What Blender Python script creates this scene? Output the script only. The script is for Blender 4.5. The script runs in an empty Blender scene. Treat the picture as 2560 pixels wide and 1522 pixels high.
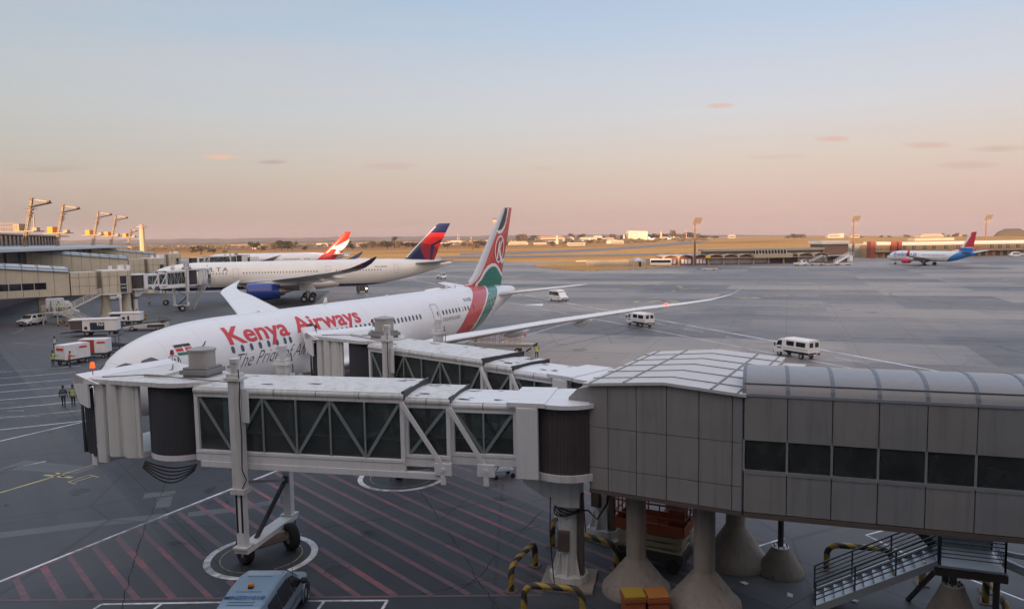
import bpy, bmesh, math, random
from math import sin, cos, pi, radians, sqrt, atan2, tan
from mathutils import Vector, Matrix
random.seed(7)
SC = bpy.context.scene
COL = SC.collection
# ---------------- camera ----------------
CH, CF, CP, CR = 13.0, 1890.0, .0873, .0163
cam = bpy.data.cameras.new("camera"); cam_o = bpy.data.objects.new("camera", cam); COL.objects.link(cam_o)
cam.sensor_width = 36; cam.lens = 36*CF/2560; cam.clip_start = .3; cam.clip_end = 40000
cam_o.matrix_world = Matrix.Translation((0, 0, CH)) @ Matrix.Rotation(pi/2-CP, 4, 'X') @ Matrix.Rotation(-CR, 4, 'Z')
SC.camera = cam_o
# ---------------- light ----------------
SUN_EL, SUN_X, SUN_Y = radians(3.9), -.42, -.907     # low evening sun behind and left of the terminal window
W = bpy.data.worlds.new("World"); SC.world = W; W.use_nodes = True
def nn(nt, t, **k):
    n = nt.nodes.new(t)
    for a, v in k.items():
        if a == 'ins':
            for i, x in v.items():
                if hasattr(x, 'is_output'): nt.links.new(x, n.inputs[i])
                else: n.inputs[i].default_value = x
        else: setattr(n, a, v)
    return n
def mth(nt, op, a, b=0.0, c=0.0, clamp=False):
    return nn(nt, 'ShaderNodeMath', operation=op, use_clamp=clamp, ins={0: a, 1: b, 2: c}).outputs[0]
def ramp(nt, fac, els, interp='LINEAR'):
    n = nn(nt, 'ShaderNodeValToRGB', ins={0: fac}); r = n.color_ramp; r.interpolation = interp
    while len(r.elements) < len(els): r.elements.new(.5)
    for e, (p, c) in zip(list(r.elements), els): e.position = p; e.color = (*c, 1) if len(c) == 3 else c
    return n.outputs[0]
def mixc(nt, f, a, b, bt='MIX'):
    n = nn(nt, 'ShaderNodeMix', data_type='RGBA', blend_type=bt, ins={0: f})
    for i, x in ((6, a), (7, b)):
        if hasattr(x, 'is_output'): nt.links.new(x, n.inputs[i])
        else: n.inputs[i].default_value = (*x, 1) if len(x) == 3 else x
    return n.outputs[2]
def sr(r, g, b): return tuple(((c/255)/12.92 if c/255 <= .04045 else ((c/255+.055)/1.055)**2.4) for c in (r, g, b))
def build_world():
    nt = W.node_tree; nt.nodes.clear()
    sky = nn(nt, 'ShaderNodeTexSky', sky_type='NISHITA', sun_disc=False, sun_elevation=SUN_EL, sun_rotation=atan2(SUN_X, SUN_Y), altitude=1600, air_density=1.3, dust_density=2.5, ozone_density=2.0)
    tc = nn(nt, 'ShaderNodeTexCoord').outputs['Generated']
    sp = nn(nt, 'ShaderNodeSeparateXYZ', ins={0: tc}); X, Y, Z = sp.outputs
    # evening sky by height: mauve haze, peach band, pale, blue
    right = ramp(nt, Z, [(0, sr(207, 173, 164)), (.022, sr(211, 178, 168)), (.06, sr(218, 192, 180)), (.10, sr(220, 204, 194)), (.15, sr(214, 211, 214)), (.20, sr(204, 210, 222)), (.26, sr(186, 204, 226)), (.31, sr(172, 196, 226)), (.42, (.46, .60, .86)), (.65, (.76, .86, 1.08)), (1, (.84, .94, 1.15))])
    left = ramp(nt, Z, [(0, sr(160, 144, 142)), (.022, sr(168, 152, 146)), (.06, sr(184, 168, 158)), (.10, sr(190, 184, 176)), (.15, sr(190, 193, 192)), (.20, sr(187, 195, 200)), (.26, sr(176, 191, 203)), (.31, sr(164, 185, 202)), (.42, (.42, .56, .76)), (.65, (.74, .84, 1.04)), (1, (.84, .94, 1.15))])
    az = mth(nt, 'MULTIPLY_ADD', mth(nt, 'DIVIDE', X, mth(nt, 'MAXIMUM', mth(nt, 'ABSOLUTE', Y), .15)), .95, .72, clamp=True)
    col = mixc(nt, az, left, right)
    # the sunset side of the sky, behind the viewer, is far brighter
    bk = mth(nt, 'MULTIPLY_ADD', Y, -1.6, 0.0, clamp=True)
    col = mixc(nt, mth(nt, 'MULTIPLY', bk, .8), col, (1.75, 1.35, 1.15))
    # soft uneven haze bands
    st = nn(nt, 'ShaderNodeMapping', ins={0: tc, 'Scale': (1.2, 1.2, 14)})
    nz = nn(nt, 'ShaderNodeTexNoise', ins={'Vector': st.outputs[0], 'Scale': 2.2, 'Detail': 4.0}).outputs[0]
    col = mixc(nt, mth(nt, 'MULTIPLY', mth(nt, 'SUBTRACT', nz, .42, clamp=True), .5), col, sr(222, 196, 186))
    # small evening clouds, each by its direction
    u = mth(nt, 'DIVIDE', X, mth(nt, 'MAXIMUM', Y, .05)); w = mth(nt, 'DIVIDE', Z, mth(nt, 'MAXIMUM', Y, .05))
    uvw = nn(nt, 'ShaderNodeCombineXYZ', ins={0: u, 1: w, 2: 0.0}).outputs[0]
    mp = nn(nt, 'ShaderNodeMapping', ins={0: uvw, 'Scale': (30, 130, 1)})
    n2 = nn(nt, 'ShaderNodeTexNoise', ins={'Vector': mp.outputs[0], 'Scale': 1.0, 'Detail': 3.0}).outputs[0]
    for (u0, w0, a, b, c, s) in [(-.378, .112, .026, .0040, (236, 190, 166), .9), (-.31, .104, .022, .0035, (178, 160, 158), .7), (-.155, .096, .04, .006, (200, 172, 165), .5), (.275, .167, .02, .0042, (226, 186, 172), .8), (.42, .122, .026, .0045, (222, 178, 164), .8), (.545, .112, .036, .005, (212, 174, 164), .65), (.64, .106, .040, .005, (204, 172, 166), .6), (.045, .090, .02, .003, (205, 172, 168), .4), (.60, .085, .05, .006, (205, 170, 160), .5), (.35, .10, .05, .004, (214, 182, 170), .4), (-.60, .10, .06, .005, (178, 160, 150), .4)]:
        d = mth(nt, 'ADD', mth(nt, 'POWER', mth(nt, 'ABSOLUTE', mth(nt, 'DIVIDE', mth(nt, 'SUBTRACT', u, u0), a)), 2), mth(nt, 'POWER', mth(nt, 'ABSOLUTE', mth(nt, 'DIVIDE', mth(nt, 'SUBTRACT', w, w0), b)), 2))
        m = mth(nt, 'MULTIPLY', mth(nt, 'SUBTRACT', mth(nt, 'ADD', n2, .55), d, clamp=True), s)
        col = mixc(nt, m, col, sr(*c))
    bg1 = nn(nt, 'ShaderNodeBackground', ins={0: col, 1: .488}); bg2 = nn(nt, 'ShaderNodeBackground', ins={0: sky.outputs[0], 1: .008})
    ad = nn(nt, 'ShaderNodeAddShader', ins={0: bg1.outputs[0], 1: bg2.outputs[0]})
    nn(nt, 'ShaderNodeOutputWorld', ins={0: ad.outputs[0]})
build_world()
sun = bpy.data.lights.new("sun", 'SUN'); sun.energy = 5.0; sun.angle = radians(.6); sun.color = (1, .60, .34)
sun_o = bpy.data.objects.new("sun", sun); COL.objects.link(sun_o)
sun_o.rotation_euler = (Vector((-SUN_X*cos(SUN_EL), -SUN_Y*cos(SUN_EL), -sin(SUN_EL)))).to_track_quat('-Z', 'Y').to_euler()
SC.view_settings.view_transform = 'Standard'; SC.view_settings.look = 'None'; SC.view_settings.exposure = 1.0; SC.view_settings.gamma = 1
# ---------------- pixel of the photo -> point on the ground / at a distance ----------------
def ray(px, py):
    a = px-1280; b = py-761; u = a*cos(CR)-b*sin(CR); v = a*sin(CR)+b*cos(CR); x, z = u/CF, -v/CF
    return Vector((x, cos(CP)+z*sin(CP), -sin(CP)+z*cos(CP)))
def G(px, py, z=0.0): d = ray(px, py); t = (z-CH)/d.z; return Vector((d.x*t, d.y*t, z))
def A(px, py, Y): d = ray(px, py); t = Y/d.y; return Vector((d.x*t, Y, CH+d.z*t))
# ---------------- materials ----------------
MATS = {}
def M(name, rgb=(.5, .5, .5), rough=.6, metal=0., var=.12, sc=1.5, spec=.5, bump=0., bsc=30., streak=0., emit=0., coat=0., alpha=None):
    if name in MATS: return MATS[name]
    m = bpy.data.materials.new(name); MATS[name] = m; m.use_nodes = True; nt = m.node_tree; b = nt.nodes['Principled BSDF']
    b.inputs['Roughness'].default_value = rough; b.inputs['Metallic'].default_value = metal; b.inputs['Specular IOR Level'].default_value = spec
    b.inputs['Base Color'].default_value = (*rgb, 1)
    if coat: b.inputs['Coat Weight'].default_value = coat
    tc = nn(nt, 'ShaderNodeTexCoord').outputs['Object']
    if var:
        n = nn(nt, 'ShaderNodeTexNoise', ins={'Vector': tc, 'Scale': sc, 'Detail': 6.0, 'Roughness': .6}).outputs[0]
        k = mth(nt, 'MULTIPLY_ADD', n, 2*var, 1-var)
        if streak:
            mp = nn(nt, 'ShaderNodeMapping', ins={0: tc, 'Scale': (3.2, 3.2, .18)})
            s = nn(nt, 'ShaderNodeTexNoise', ins={'Vector': mp.outputs[0], 'Scale': 1.3, 'Detail': 5.0, 'Roughness': .65}).outputs[0]
            s = mth(nt, 'MULTIPLY', mth(nt, 'SUBTRACT', s, .5, clamp=True), streak*4, clamp=True)
            k = mth(nt, 'MULTIPLY', k, mth(nt, 'SUBTRACT', 1.0, s))
        c = nn(nt, 'ShaderNodeVectorMath', operation='SCALE', ins={0: rgb, 'Scale': k}).outputs[0]
        nt.links.new(c, b.inputs['Base Color'])
        nt.links.new(mth(nt, 'MULTIPLY_ADD', n, .25*rough, rough*.87, clamp=True), b.inputs['Roughness'])
    if bump:
        n3 = nn(nt, 'ShaderNodeTexNoise', ins={'Vector': tc, 'Scale': bsc, 'Detail': 4.0}).outputs[0]
        nt.links.new(nn(nt, 'ShaderNodeBump', ins={'Height': n3, 'Strength': bump, 'Distance': .05}).outputs[0], b.inputs['Normal'])
    if emit:
        b.inputs['Emission Color'].default_value = (*rgb, 1); b.inputs['Emission Strength'].default_value = emit
    return m
def glass(name, tint, refl=.9, rough=.03, film=.13):
    if name in MATS: return MATS[name]
    m = bpy.data.materials.new(name); MATS[name] = m; m.use_nodes = True; nt = m.node_tree; nt.nodes.clear()
    tr = nn(nt, 'ShaderNodeBsdfTransparent', ins={0: (*tint, 1)}); gl = nn(nt, 'ShaderNodeBsdfGlossy', ins={0: (refl, refl, refl, 1), 1: rough})
    fr = nn(nt, 'ShaderNodeFresnel', ins={0: 1.5}).outputs[0]
    mx = nn(nt, 'ShaderNodeMixShader', ins={0: fr, 1: tr.outputs[0], 2: gl.outputs[0]}); df = nn(nt, 'ShaderNodeBsdfDiffuse', ins={0: (.30, .34, .34, 1)}); tc = nn(nt, 'ShaderNodeTexCoord').outputs['Object']; nz = nn(nt, 'ShaderNodeTexNoise', ins={'Vector': tc, 'Scale': 1.3, 'Detail': 5.0}).outputs[0]
    m2 = nn(nt, 'ShaderNodeMixShader', ins={0: mth(nt, 'MULTIPLY', nz, 2*film), 1: mx.outputs[0], 2: df.outputs[0]}); nn(nt, 'ShaderNodeOutputMaterial', ins={0: m2.outputs[0]}); return m
# ---------------- mesh builder ----------------
def airf(xi): return 5*(.2969*sqrt(max(xi, 0))-.126*xi-.3516*xi**2+.2843*xi**3-.1036*xi**4)
XI = [0, .012, .04, .09, .16, .26, .38, .52, .66, .8, .92, 1]
class MB:
    def __init__(s): s.v = []; s.f = []; s.m = []; s.s = []
    def add(s, vs, fs, mi=0, sm=False):
        o = len(s.v); s.v += [tuple(v) for v in vs]
        for f in fs: s.f.append([i+o for i in f]); s.m.append(mi); s.s.append(sm)
        return s
    def box(s, x0, x1, y0, y1, z0, z1, mi=0):
        vs = [(x, y, z) for z in (z0, z1) for y in (y0, y1) for x in (x0, x1)]
        return s.add(vs, [(0, 2, 3, 1), (4, 5, 7, 6), (0, 1, 5, 4), (2, 6, 7, 3), (0, 4, 6, 2), (1, 3, 7, 5)], mi)
    def cb(s, c, d, mi=0, rz=0.):
        vs = []
        for z in (-.5, .5):
            for y in (-.5, .5):
                for x in (-.5, .5):
                    a, b = x*d[0], y*d[1]; vs.append((c[0]+a*cos(rz)-b*sin(rz), c[1]+a*sin(rz)+b*cos(rz), c[2]+z*d[2]))
        return s.add(vs, [(0, 2, 3, 1), (4, 5, 7, 6), (0, 1, 5, 4), (2, 6, 7, 3), (0, 4, 6, 2), (1, 3, 7, 5)], mi)
    def bar(s, p, q, w, h=None, mi=0, up=(0, 0, 1)):
        h = w if h is None else h; p = Vector(p); q = Vector(q); d = (q-p).normalized(); u = Vector(up)
        if abs(d.dot(u)) > .97: u = Vector((1, 0, 0))
        r = d.cross(u).normalized(); u = r.cross(d)
        vs = [c+r*(a*w/2)+u*(b*h/2) for c in (p, q) for b in (-1, 1) for a in (-1, 1)]
        return s.add(vs, [(0, 1, 3, 2), (4, 6, 7, 5), (0, 4, 5, 1), (2, 3, 7, 6), (0, 2, 6, 4), (1, 5, 7, 3)], mi)
    def cyl(s, p, q, r0, r1=None, n=16, mi=0, caps=True, sm=True):
        r1 = r0 if r1 is None else r1; p = Vector(p); q = Vector(q); d = (q-p).normalized()
        u = Vector((0, 0, 1)) if abs(d.z) < .95 else Vector((1, 0, 0)); a = d.cross(u).normalized(); b = d.cross(a)
        A0 = [p+(a*cos(2*pi*i/n)+b*sin(2*pi*i/n))*r0 for i in range(n)]; A1 = [q+(a*cos(2*pi*i/n)+b*sin(2*pi*i/n))*r1 for i in range(n)]
        s.add(A0+A1, [(i, (i+1) % n, n+(i+1) % n, n+i) for i in range(n)], mi, sm)
        if caps: s.add(A0, [list(range(n-1, -1, -1))], mi); s.add(A1, [list(range(n))], mi)
        return s
    def tube(s, pts, r, n=8, mi=0):
        pts = [Vector(p) for p in pts]; rings = []; pu = None
        for i, p in enumerate(pts):
            d = (pts[min(i+1, len(pts)-1)]-pts[max(i-1, 0)]).normalized()
            if pu is None: pu = Vector((0, 0, 1)) if abs(d.z) < .9 else Vector((1, 0, 0))
            a = d.cross(pu).normalized(); pu = a.cross(d)
            rr = r[i] if isinstance(r, (list, tuple)) else r
            rings.append([p+(a*cos(2*pi*k/n)+pu*sin(2*pi*k/n))*rr for k in range(n)])
        return s.loft(rings, mi)
    def loft(s, rings, mi=0, closed=True, caps=True, sm=True):
        n = len(rings[0]); vs = [v for r in rings for v in r]; fs = []
        for i in range(len(rings)-1):
            for k in range(n if closed else n-1):
                a = i*n+k; b = i*n+(k+1) % n; fs.append((a, b, b+n, a+n))
        s.add(vs, fs, mi, sm)
        if caps and closed: s.add(rings[0], [list(range(n-1, -1, -1))], mi); s.add(rings[-1], [list(range(n))], mi)
        return s
    def lathe(s, prof, c=(0, 0, 0), n=24, mi=0, axis='Z', sm=True, a0=0., a1=2*pi):
        full = a1-a0 > 6.28; m = n if full else n+1; rings = []
        for r, z in prof:
            R = []
            for k in range(m):
                t = a0+(a1-a0)*k/n; x, y = r*cos(t), r*sin(t)
                R.append((c[0]+x, c[1]+y, c[2]+z) if axis == 'Z' else ((c[0]+z, c[1]+x, c[2]+y) if axis == 'X' else (c[0]+x, c[1]+z, c[2]+y)))
            rings.append(R)
        return s.loft(rings, mi, closed=full, caps=False, sm=sm)
    def poly(s, pts, mi=0): return s.add(pts, [list(range(len(pts)))], mi)
    def prism(s, pts, z0, z1, mi=0, mt=None):
        n = len(pts); a = [(p[0], p[1], z0) for p in pts]; b = [(p[0], p[1], z1) for p in pts]
        s.add(a+b, [(i, (i+1) % n, n+(i+1) % n, n+i) for i in range(n)], mi); s.add(a, [list(range(n-1, -1, -1))], mi); return s.add(b, [list(range(n))], mi if mt is None else mt)
    def prismy(s, pts, y0, y1, mi=0):
        n = len(pts); a = [(p[0], y0, p[1]) for p in pts]; b = [(p[0], y1, p[1]) for p in pts]
        s.add(a+b, [(i, (i+1) % n, n+(i+1) % n, n+i) for i in range(n)], mi); s.add(a, [list(range(n))], mi); return s.add(b, [list(range(n-1, -1, -1))], mi)
    def ball(s, c, r, n=10, mi=0, sq=(1, 1, 1)):
        rings = [[(c[0]+sq[0]*r*sin(pi*j/n)*cos(2*pi*k/n), c[1]+sq[1]*r*sin(pi*j/n)*sin(2*pi*k/n), c[2]+sq[2]*r*cos(pi*j/n)) for k in range(n)] for j in range(n+1)]
        return s.loft(rings, mi, caps=False)
    def build(s, name, mats, parent=None, bevel=0., recalc=False):
        me = bpy.data.meshes.new(name); me.from_pydata(s.v, [], s.f)
        for m in (mats if isinstance(mats, (list, tuple)) else [mats]): me.materials.append(m)
        me.polygons.foreach_set('material_index', s.m); me.polygons.foreach_set('use_smooth', s.s); me.update()
        if recalc:
            b = bmesh.new(); b.from_mesh(me); bmesh.ops.remove_doubles(b, verts=b.verts, dist=1e-4); bmesh.ops.recalc_face_normals(b, faces=b.faces); b.to_mesh(me); b.free()
        return link(name, me, parent, bevel)
def link(name, me, parent=None, bevel=0.):
    o = bpy.data.objects.new(name, me); COL.objects.link(o)
    if parent: o.parent = parent
    if bevel:
        md = o.modifiers.new('bevel', 'BEVEL'); md.width = bevel; md.segments = 2; md.limit_method = 'ANGLE'; md.angle_limit = radians(40)
    return o
def tag(o, label, cat, group=None):
    o['label'] = label; o['category'] = cat
    if group: o['group'] = group
    return o
def thing(name, label, cat, loc=(0, 0, 0), rz=0., group=None):
    o = bpy.data.objects.new(name, None); COL.objects.link(o); o.location = loc; o.rotation_euler = (0, 0, rz); o.empty_display_size = .5
    return tag(o, label, cat, group)
def struct(o): o['kind'] = 'structure'; return o
def kids(o): return [c for c in bpy.data.objects if c.parent == o]
def dup(o, loc, rz, label, group=None, parent=None):
    r = o.copy(); COL.objects.link(r)
    if parent: r.parent = parent
    else:
        r.location = loc; r.rotation_euler = (0, 0, rz); r['label'] = label
        if group: r['group'] = group
    for c in kids(o): dup(c, None, 0, None, parent=r)
    return r
# flat artwork (u,v) wrapped on a surface: sliced fine, then mapped
def wrap(name, me_or_polys, fn, mat, parent, step=.3):
    b = bmesh.new()
    if isinstance(me_or_polys, bpy.types.Mesh): b.from_mesh(me_or_polys)
    else:
        for pl in me_or_polys: b.faces.new([b.verts.new((p[0], p[1], 0)) for p in pl])
    bmesh.ops.triangulate(b, faces=b.faces)
    for ax in (0, 1):
        lo = min(v.co[ax] for v in b.verts); hi = max(v.co[ax] for v in b.verts); k = lo+step*(1 if ax else 3)
        while k < hi:
            co = Vector((0, 0, 0)); co[ax] = k; no = Vector((0, 0, 0)); no[ax] = 1
            bmesh.ops.bisect_plane(b, geom=b.verts[:]+b.edges[:]+b.faces[:], plane_co=co, plane_no=no, dist=1e-5); k += step*(1 if ax else 3)
    for v in b.verts: v.co = fn(v.co.x, v.co.y)
    me = bpy.data.meshes.new(name); b.to_mesh(me); b.free(); me.materials.append(mat); return link(name, me, parent)
def textmesh(body, size, bold=0., shear=0., sx=1., align='LEFT', res=3):
    c = bpy.data.curves.new('t', 'FONT'); c.body = body; c.size = size; c.offset = bold; c.shear = shear; c.align_x = align; c.resolution_u = res
    o = bpy.data.objects.new('t', c); COL.objects.link(o); bpy.context.view_layer.update()
    me = bpy.data.meshes.new_from_object(o.evaluated_get(bpy.context.evaluated_depsgraph_get())); bpy.data.objects.remove(o)
    for v in me.vertices: v.co.x *= sx; v.co.z = 0
    return me
def flat_text(name, body, size, mat, parent, origin, ux, uy, bold=0., shear=0., sx=1., align='CENTER'):
    me = textmesh(body, size, bold, shear, sx, align); o = Vector(origin); ux = Vector(ux); uy = Vector(uy)
    for v in me.vertices: v.co = o+ux*v.co.x+uy*v.co.y
    me.materials.clear(); me.materials.append(mat); me.name = name; return link(name, me, parent)
# common materials
WHITE = M('white_paint', (.72, .73, .74), .38, var=.07, streak=.12)
DIRTY = M('weathered_white_paint', (.62, .62, .60), .5, var=.16, sc=2.2, streak=.38)
STEEL = M('galvanised_steel', (.42, .43, .44), .42, .6, var=.15)
DARKM = M('dark_steel', (.05, .052, .056), .5, .3)
BLACK = M('black_rubber', (.016, .016, .018), .75)
TYRE = M('tyre_rubber', (.02, .02, .021), .85, bump=.2)
RIM = M('wheel_rim', (.5, .5, .5), .4, .7)
CURT = M('bellows_fabric', (.046, .047, .056), .8, var=.25, sc=3, streak=.3)
CONC = M('weathered_concrete', (.27, .235, .20), .85, var=.3, sc=1.2, streak=.35, bump=.3)
BEIGE = M('beige_concrete_panel', (.50, .46, .36), .8, var=.14, sc=.6, streak=.25, bump=.15)
CARW = M('white_car_paint', (.75, .76, .76), .25, var=.05, coat=.5)
VGLASS = M('dark_vehicle_glass', (.012, .014, .018), .06, spec=.8, var=0)
RED = M('red_lens', (.6, .03, .02), .2, var=0)
AMB = M('amber_lens', (.60, .18, .01), .5, var=0, spec=.2)
YEL = M('safety_yellow', (.55, .36, .03), .55, var=.2, sc=4)
ORG = M('orange_paint', (.36, .085, .03), .5, var=.2, sc=3)
TGLASS = glass('tinted_bridge_glass', (.50, .57, .56), .8, .04)
# ---------------- ground ----------------
def grass_mat():
    m = bpy.data.materials.new('dry_grass'); m.use_nodes = True; nt = m.node_tree; b = nt.nodes['Principled BSDF']
    tc = nn(nt, 'ShaderNodeTexCoord').outputs['Object']
    n1 = nn(nt, 'ShaderNodeTexNoise', ins={'Vector': nn(nt, 'ShaderNodeMapping', ins={0: tc, 'Scale': (.0035, .011, 1)}).outputs[0], 'Scale': 1.0, 'Detail': 7.0, 'Roughness': .6}).outputs[0]
    n2 = nn(nt, 'ShaderNodeTexNoise', ins={'Vector': tc, 'Scale': .06, 'Detail': 5.0}).outputs[0]
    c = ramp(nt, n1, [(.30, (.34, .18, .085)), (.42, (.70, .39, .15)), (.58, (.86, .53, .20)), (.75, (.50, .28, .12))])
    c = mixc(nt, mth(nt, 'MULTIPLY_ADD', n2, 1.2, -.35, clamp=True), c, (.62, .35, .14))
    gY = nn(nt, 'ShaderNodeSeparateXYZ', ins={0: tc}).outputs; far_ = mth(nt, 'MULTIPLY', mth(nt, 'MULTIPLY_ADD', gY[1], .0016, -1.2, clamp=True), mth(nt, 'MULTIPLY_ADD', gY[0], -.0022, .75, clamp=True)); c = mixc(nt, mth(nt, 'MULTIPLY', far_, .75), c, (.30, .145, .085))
    nt.links.new(c, b.inputs['Base Color']); b.inputs['Roughness'].default_value = 1; b.inputs['Specular IOR Level'].default_value = .05
    # blades stand upright: tuft-scale relief catches the low sun
    v = nn(nt, 'ShaderNodeTexNoise', ins={'Vector': tc, 'Scale': 1.6, 'Detail': 3.0}).outputs['Color']
    v = nn(nt, 'ShaderNodeVectorMath', operation='SUBTRACT', ins={0: v, 1: (.5, .5, .5)}).outputs[0]
    v = nn(nt, 'ShaderNodeVectorMath', operation='MULTIPLY', ins={0: v, 1: (9, 9, 0)}).outputs[0]
    v = nn(nt, 'ShaderNodeVectorMath', operation='ADD', ins={0: v, 1: (0, 0, .5)}).outputs[0]
    v = nn(nt, 'ShaderNodeVectorMath', operation='NORMALIZE', ins={0: v}).outputs[0]
    nt.links.new(v, b.inputs['Normal']); return m
GRASS = grass_mat()
def apron_mat(name, cols, warm, slab=(7.5, 7.5), rz=.35, rough=.5, dark=1.):
    m = bpy.data.materials.new(name); m.use_nodes = True; nt = m.node_tree; b = nt.nodes['Principled BSDF']
    tc = nn(nt, 'ShaderNodeTexCoord').outputs['Object']
    mp = nn(nt, 'ShaderNodeMapping', ins={0: tc, 'Rotation': (0, 0, rz)}).outputs[0]
    # each bay of slabs laid and patched at its own time
    def bays(sx, sy, off, seed):
        q = nn(nt, 'ShaderNodeMapping', ins={0: mp, 'Location': (seed*13.7, seed*7.1, 0)}).outputs[0]
        return nn(nt, 'ShaderNodeTexBrick', offset=off, ins={'Vector': q, 'Color1': (0, 0, 0, 1), 'Color2': (1, 1, 1, 1), 'Mortar': (.5, .5, .5, 1), 'Scale': 1.0, 'Mortar Size': 0.0, 'Brick Width': sx, 'Row Height': sy, 'Bias': 0.0}).outputs[0]
    a = bays(52, 15, .37, 1); a2 = bays(22.5, 7.5, .5, 2)
    n1 = nn(nt, 'ShaderNodeTexNoise', ins={'Vector': tc, 'Scale': .02, 'Detail': 6.0, 'Roughness': .62}).outputs[0]
    n2 = nn(nt, 'ShaderNodeTexNoise', ins={'Vector': tc, 'Scale': .35, 'Detail': 8.0, 'Roughness': .7}).outputs[0]
    n3 = nn(nt, 'ShaderNodeTexNoise', ins={'Vector': nn(nt, 'ShaderNodeMapping', ins={0: mp, 'Scale': (.25, 2.2, 1)}).outputs[0], 'Scale': .55, 'Detail': 6.0}).outputs[0]
    k = mth(nt, 'ADD', mth(nt, 'MULTIPLY', a, .72), mth(nt, 'MULTIPLY', a2, .34)); k = mth(nt, 'ADD', k, mth(nt, 'MULTIPLY_ADD', n1, 1.5, -.80), clamp=True)
    c = ramp(nt, k, [(0, cols[0]), (.35, cols[1]), (.65, cols[2]), (1, cols[3])])
    c = mixc(nt, mth(nt, 'MULTIPLY', mth(nt, 'MULTIPLY_ADD', n1, 3.0, -1.2, clamp=True), mth(nt, 'MULTIPLY_ADD', a, .6, .2)), c, warm)
    sc = mth(nt, 'MULTIPLY', mth(nt, 'MULTIPLY_ADD', n2, .5, .75), mth(nt, 'MULTIPLY_ADD', n3, .5, .75))
    # joints and old cracks
    br = nn(nt, 'ShaderNodeTexBrick', offset=0.0, ins={'Vector': mp, 'Color1': (1, 1, 1, 1), 'Color2': (1, 1, 1, 1), 'Mortar': (.45, .45, .45, 1), 'Scale': 1.0, 'Mortar Size': .035, 'Mortar Smooth': .3, 'Brick Width': slab[0], 'Row Height': slab[1]}).outputs[0]
    sc = mth(nt, 'MULTIPLY', sc, br)
    vo = nn(nt, 'ShaderNodeTexVoronoi', feature='DISTANCE_TO_EDGE', ins={'Vector': tc, 'Scale': .075, 'Randomness': 1.0}).outputs[0]
    sc = mth(nt, 'MULTIPLY', sc, mth(nt, 'MULTIPLY_ADD', mth(nt, 'MULTIPLY', vo, 130.0, clamp=True), .35, .65))
    c = nn(nt, 'ShaderNodeVectorMath', operation='SCALE', ins={0: c, 'Scale': mth(nt, 'MULTIPLY', sc, dark)}).outputs[0]
    nt.links.new(c, b.inputs['Base Color'])
    nt.links.new(mth(nt, 'MULTIPLY_ADD', n2, .35, rough-.15, clamp=True), b.inputs['Roughness']); b.inputs['Specular IOR Level'].default_value = .45
    nt.links.new(nn(nt, 'ShaderNodeBump', ins={'Height': n2, 'Strength': .25, 'Distance': .03}).outputs[0], b.inputs['Normal']); return m
APRON = apron_mat('apron_concrete', [(.092, .088, .092), (.17, .160, .158), (.29, .265, .24), (.41, .36, .30)], (.40, .30, .23), rough=.46, dark=.74)
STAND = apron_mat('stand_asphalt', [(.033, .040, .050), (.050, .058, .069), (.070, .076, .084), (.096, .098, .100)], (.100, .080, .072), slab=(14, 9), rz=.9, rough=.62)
TAXI = apron_mat('taxiway_asphalt', [(.11, .105, .12), (.14, .135, .15), (.17, .16, .17), (.20, .185, .18)], (.20, .16, .15), slab=(40, 20), rz=.1, rough=.6)
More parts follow.
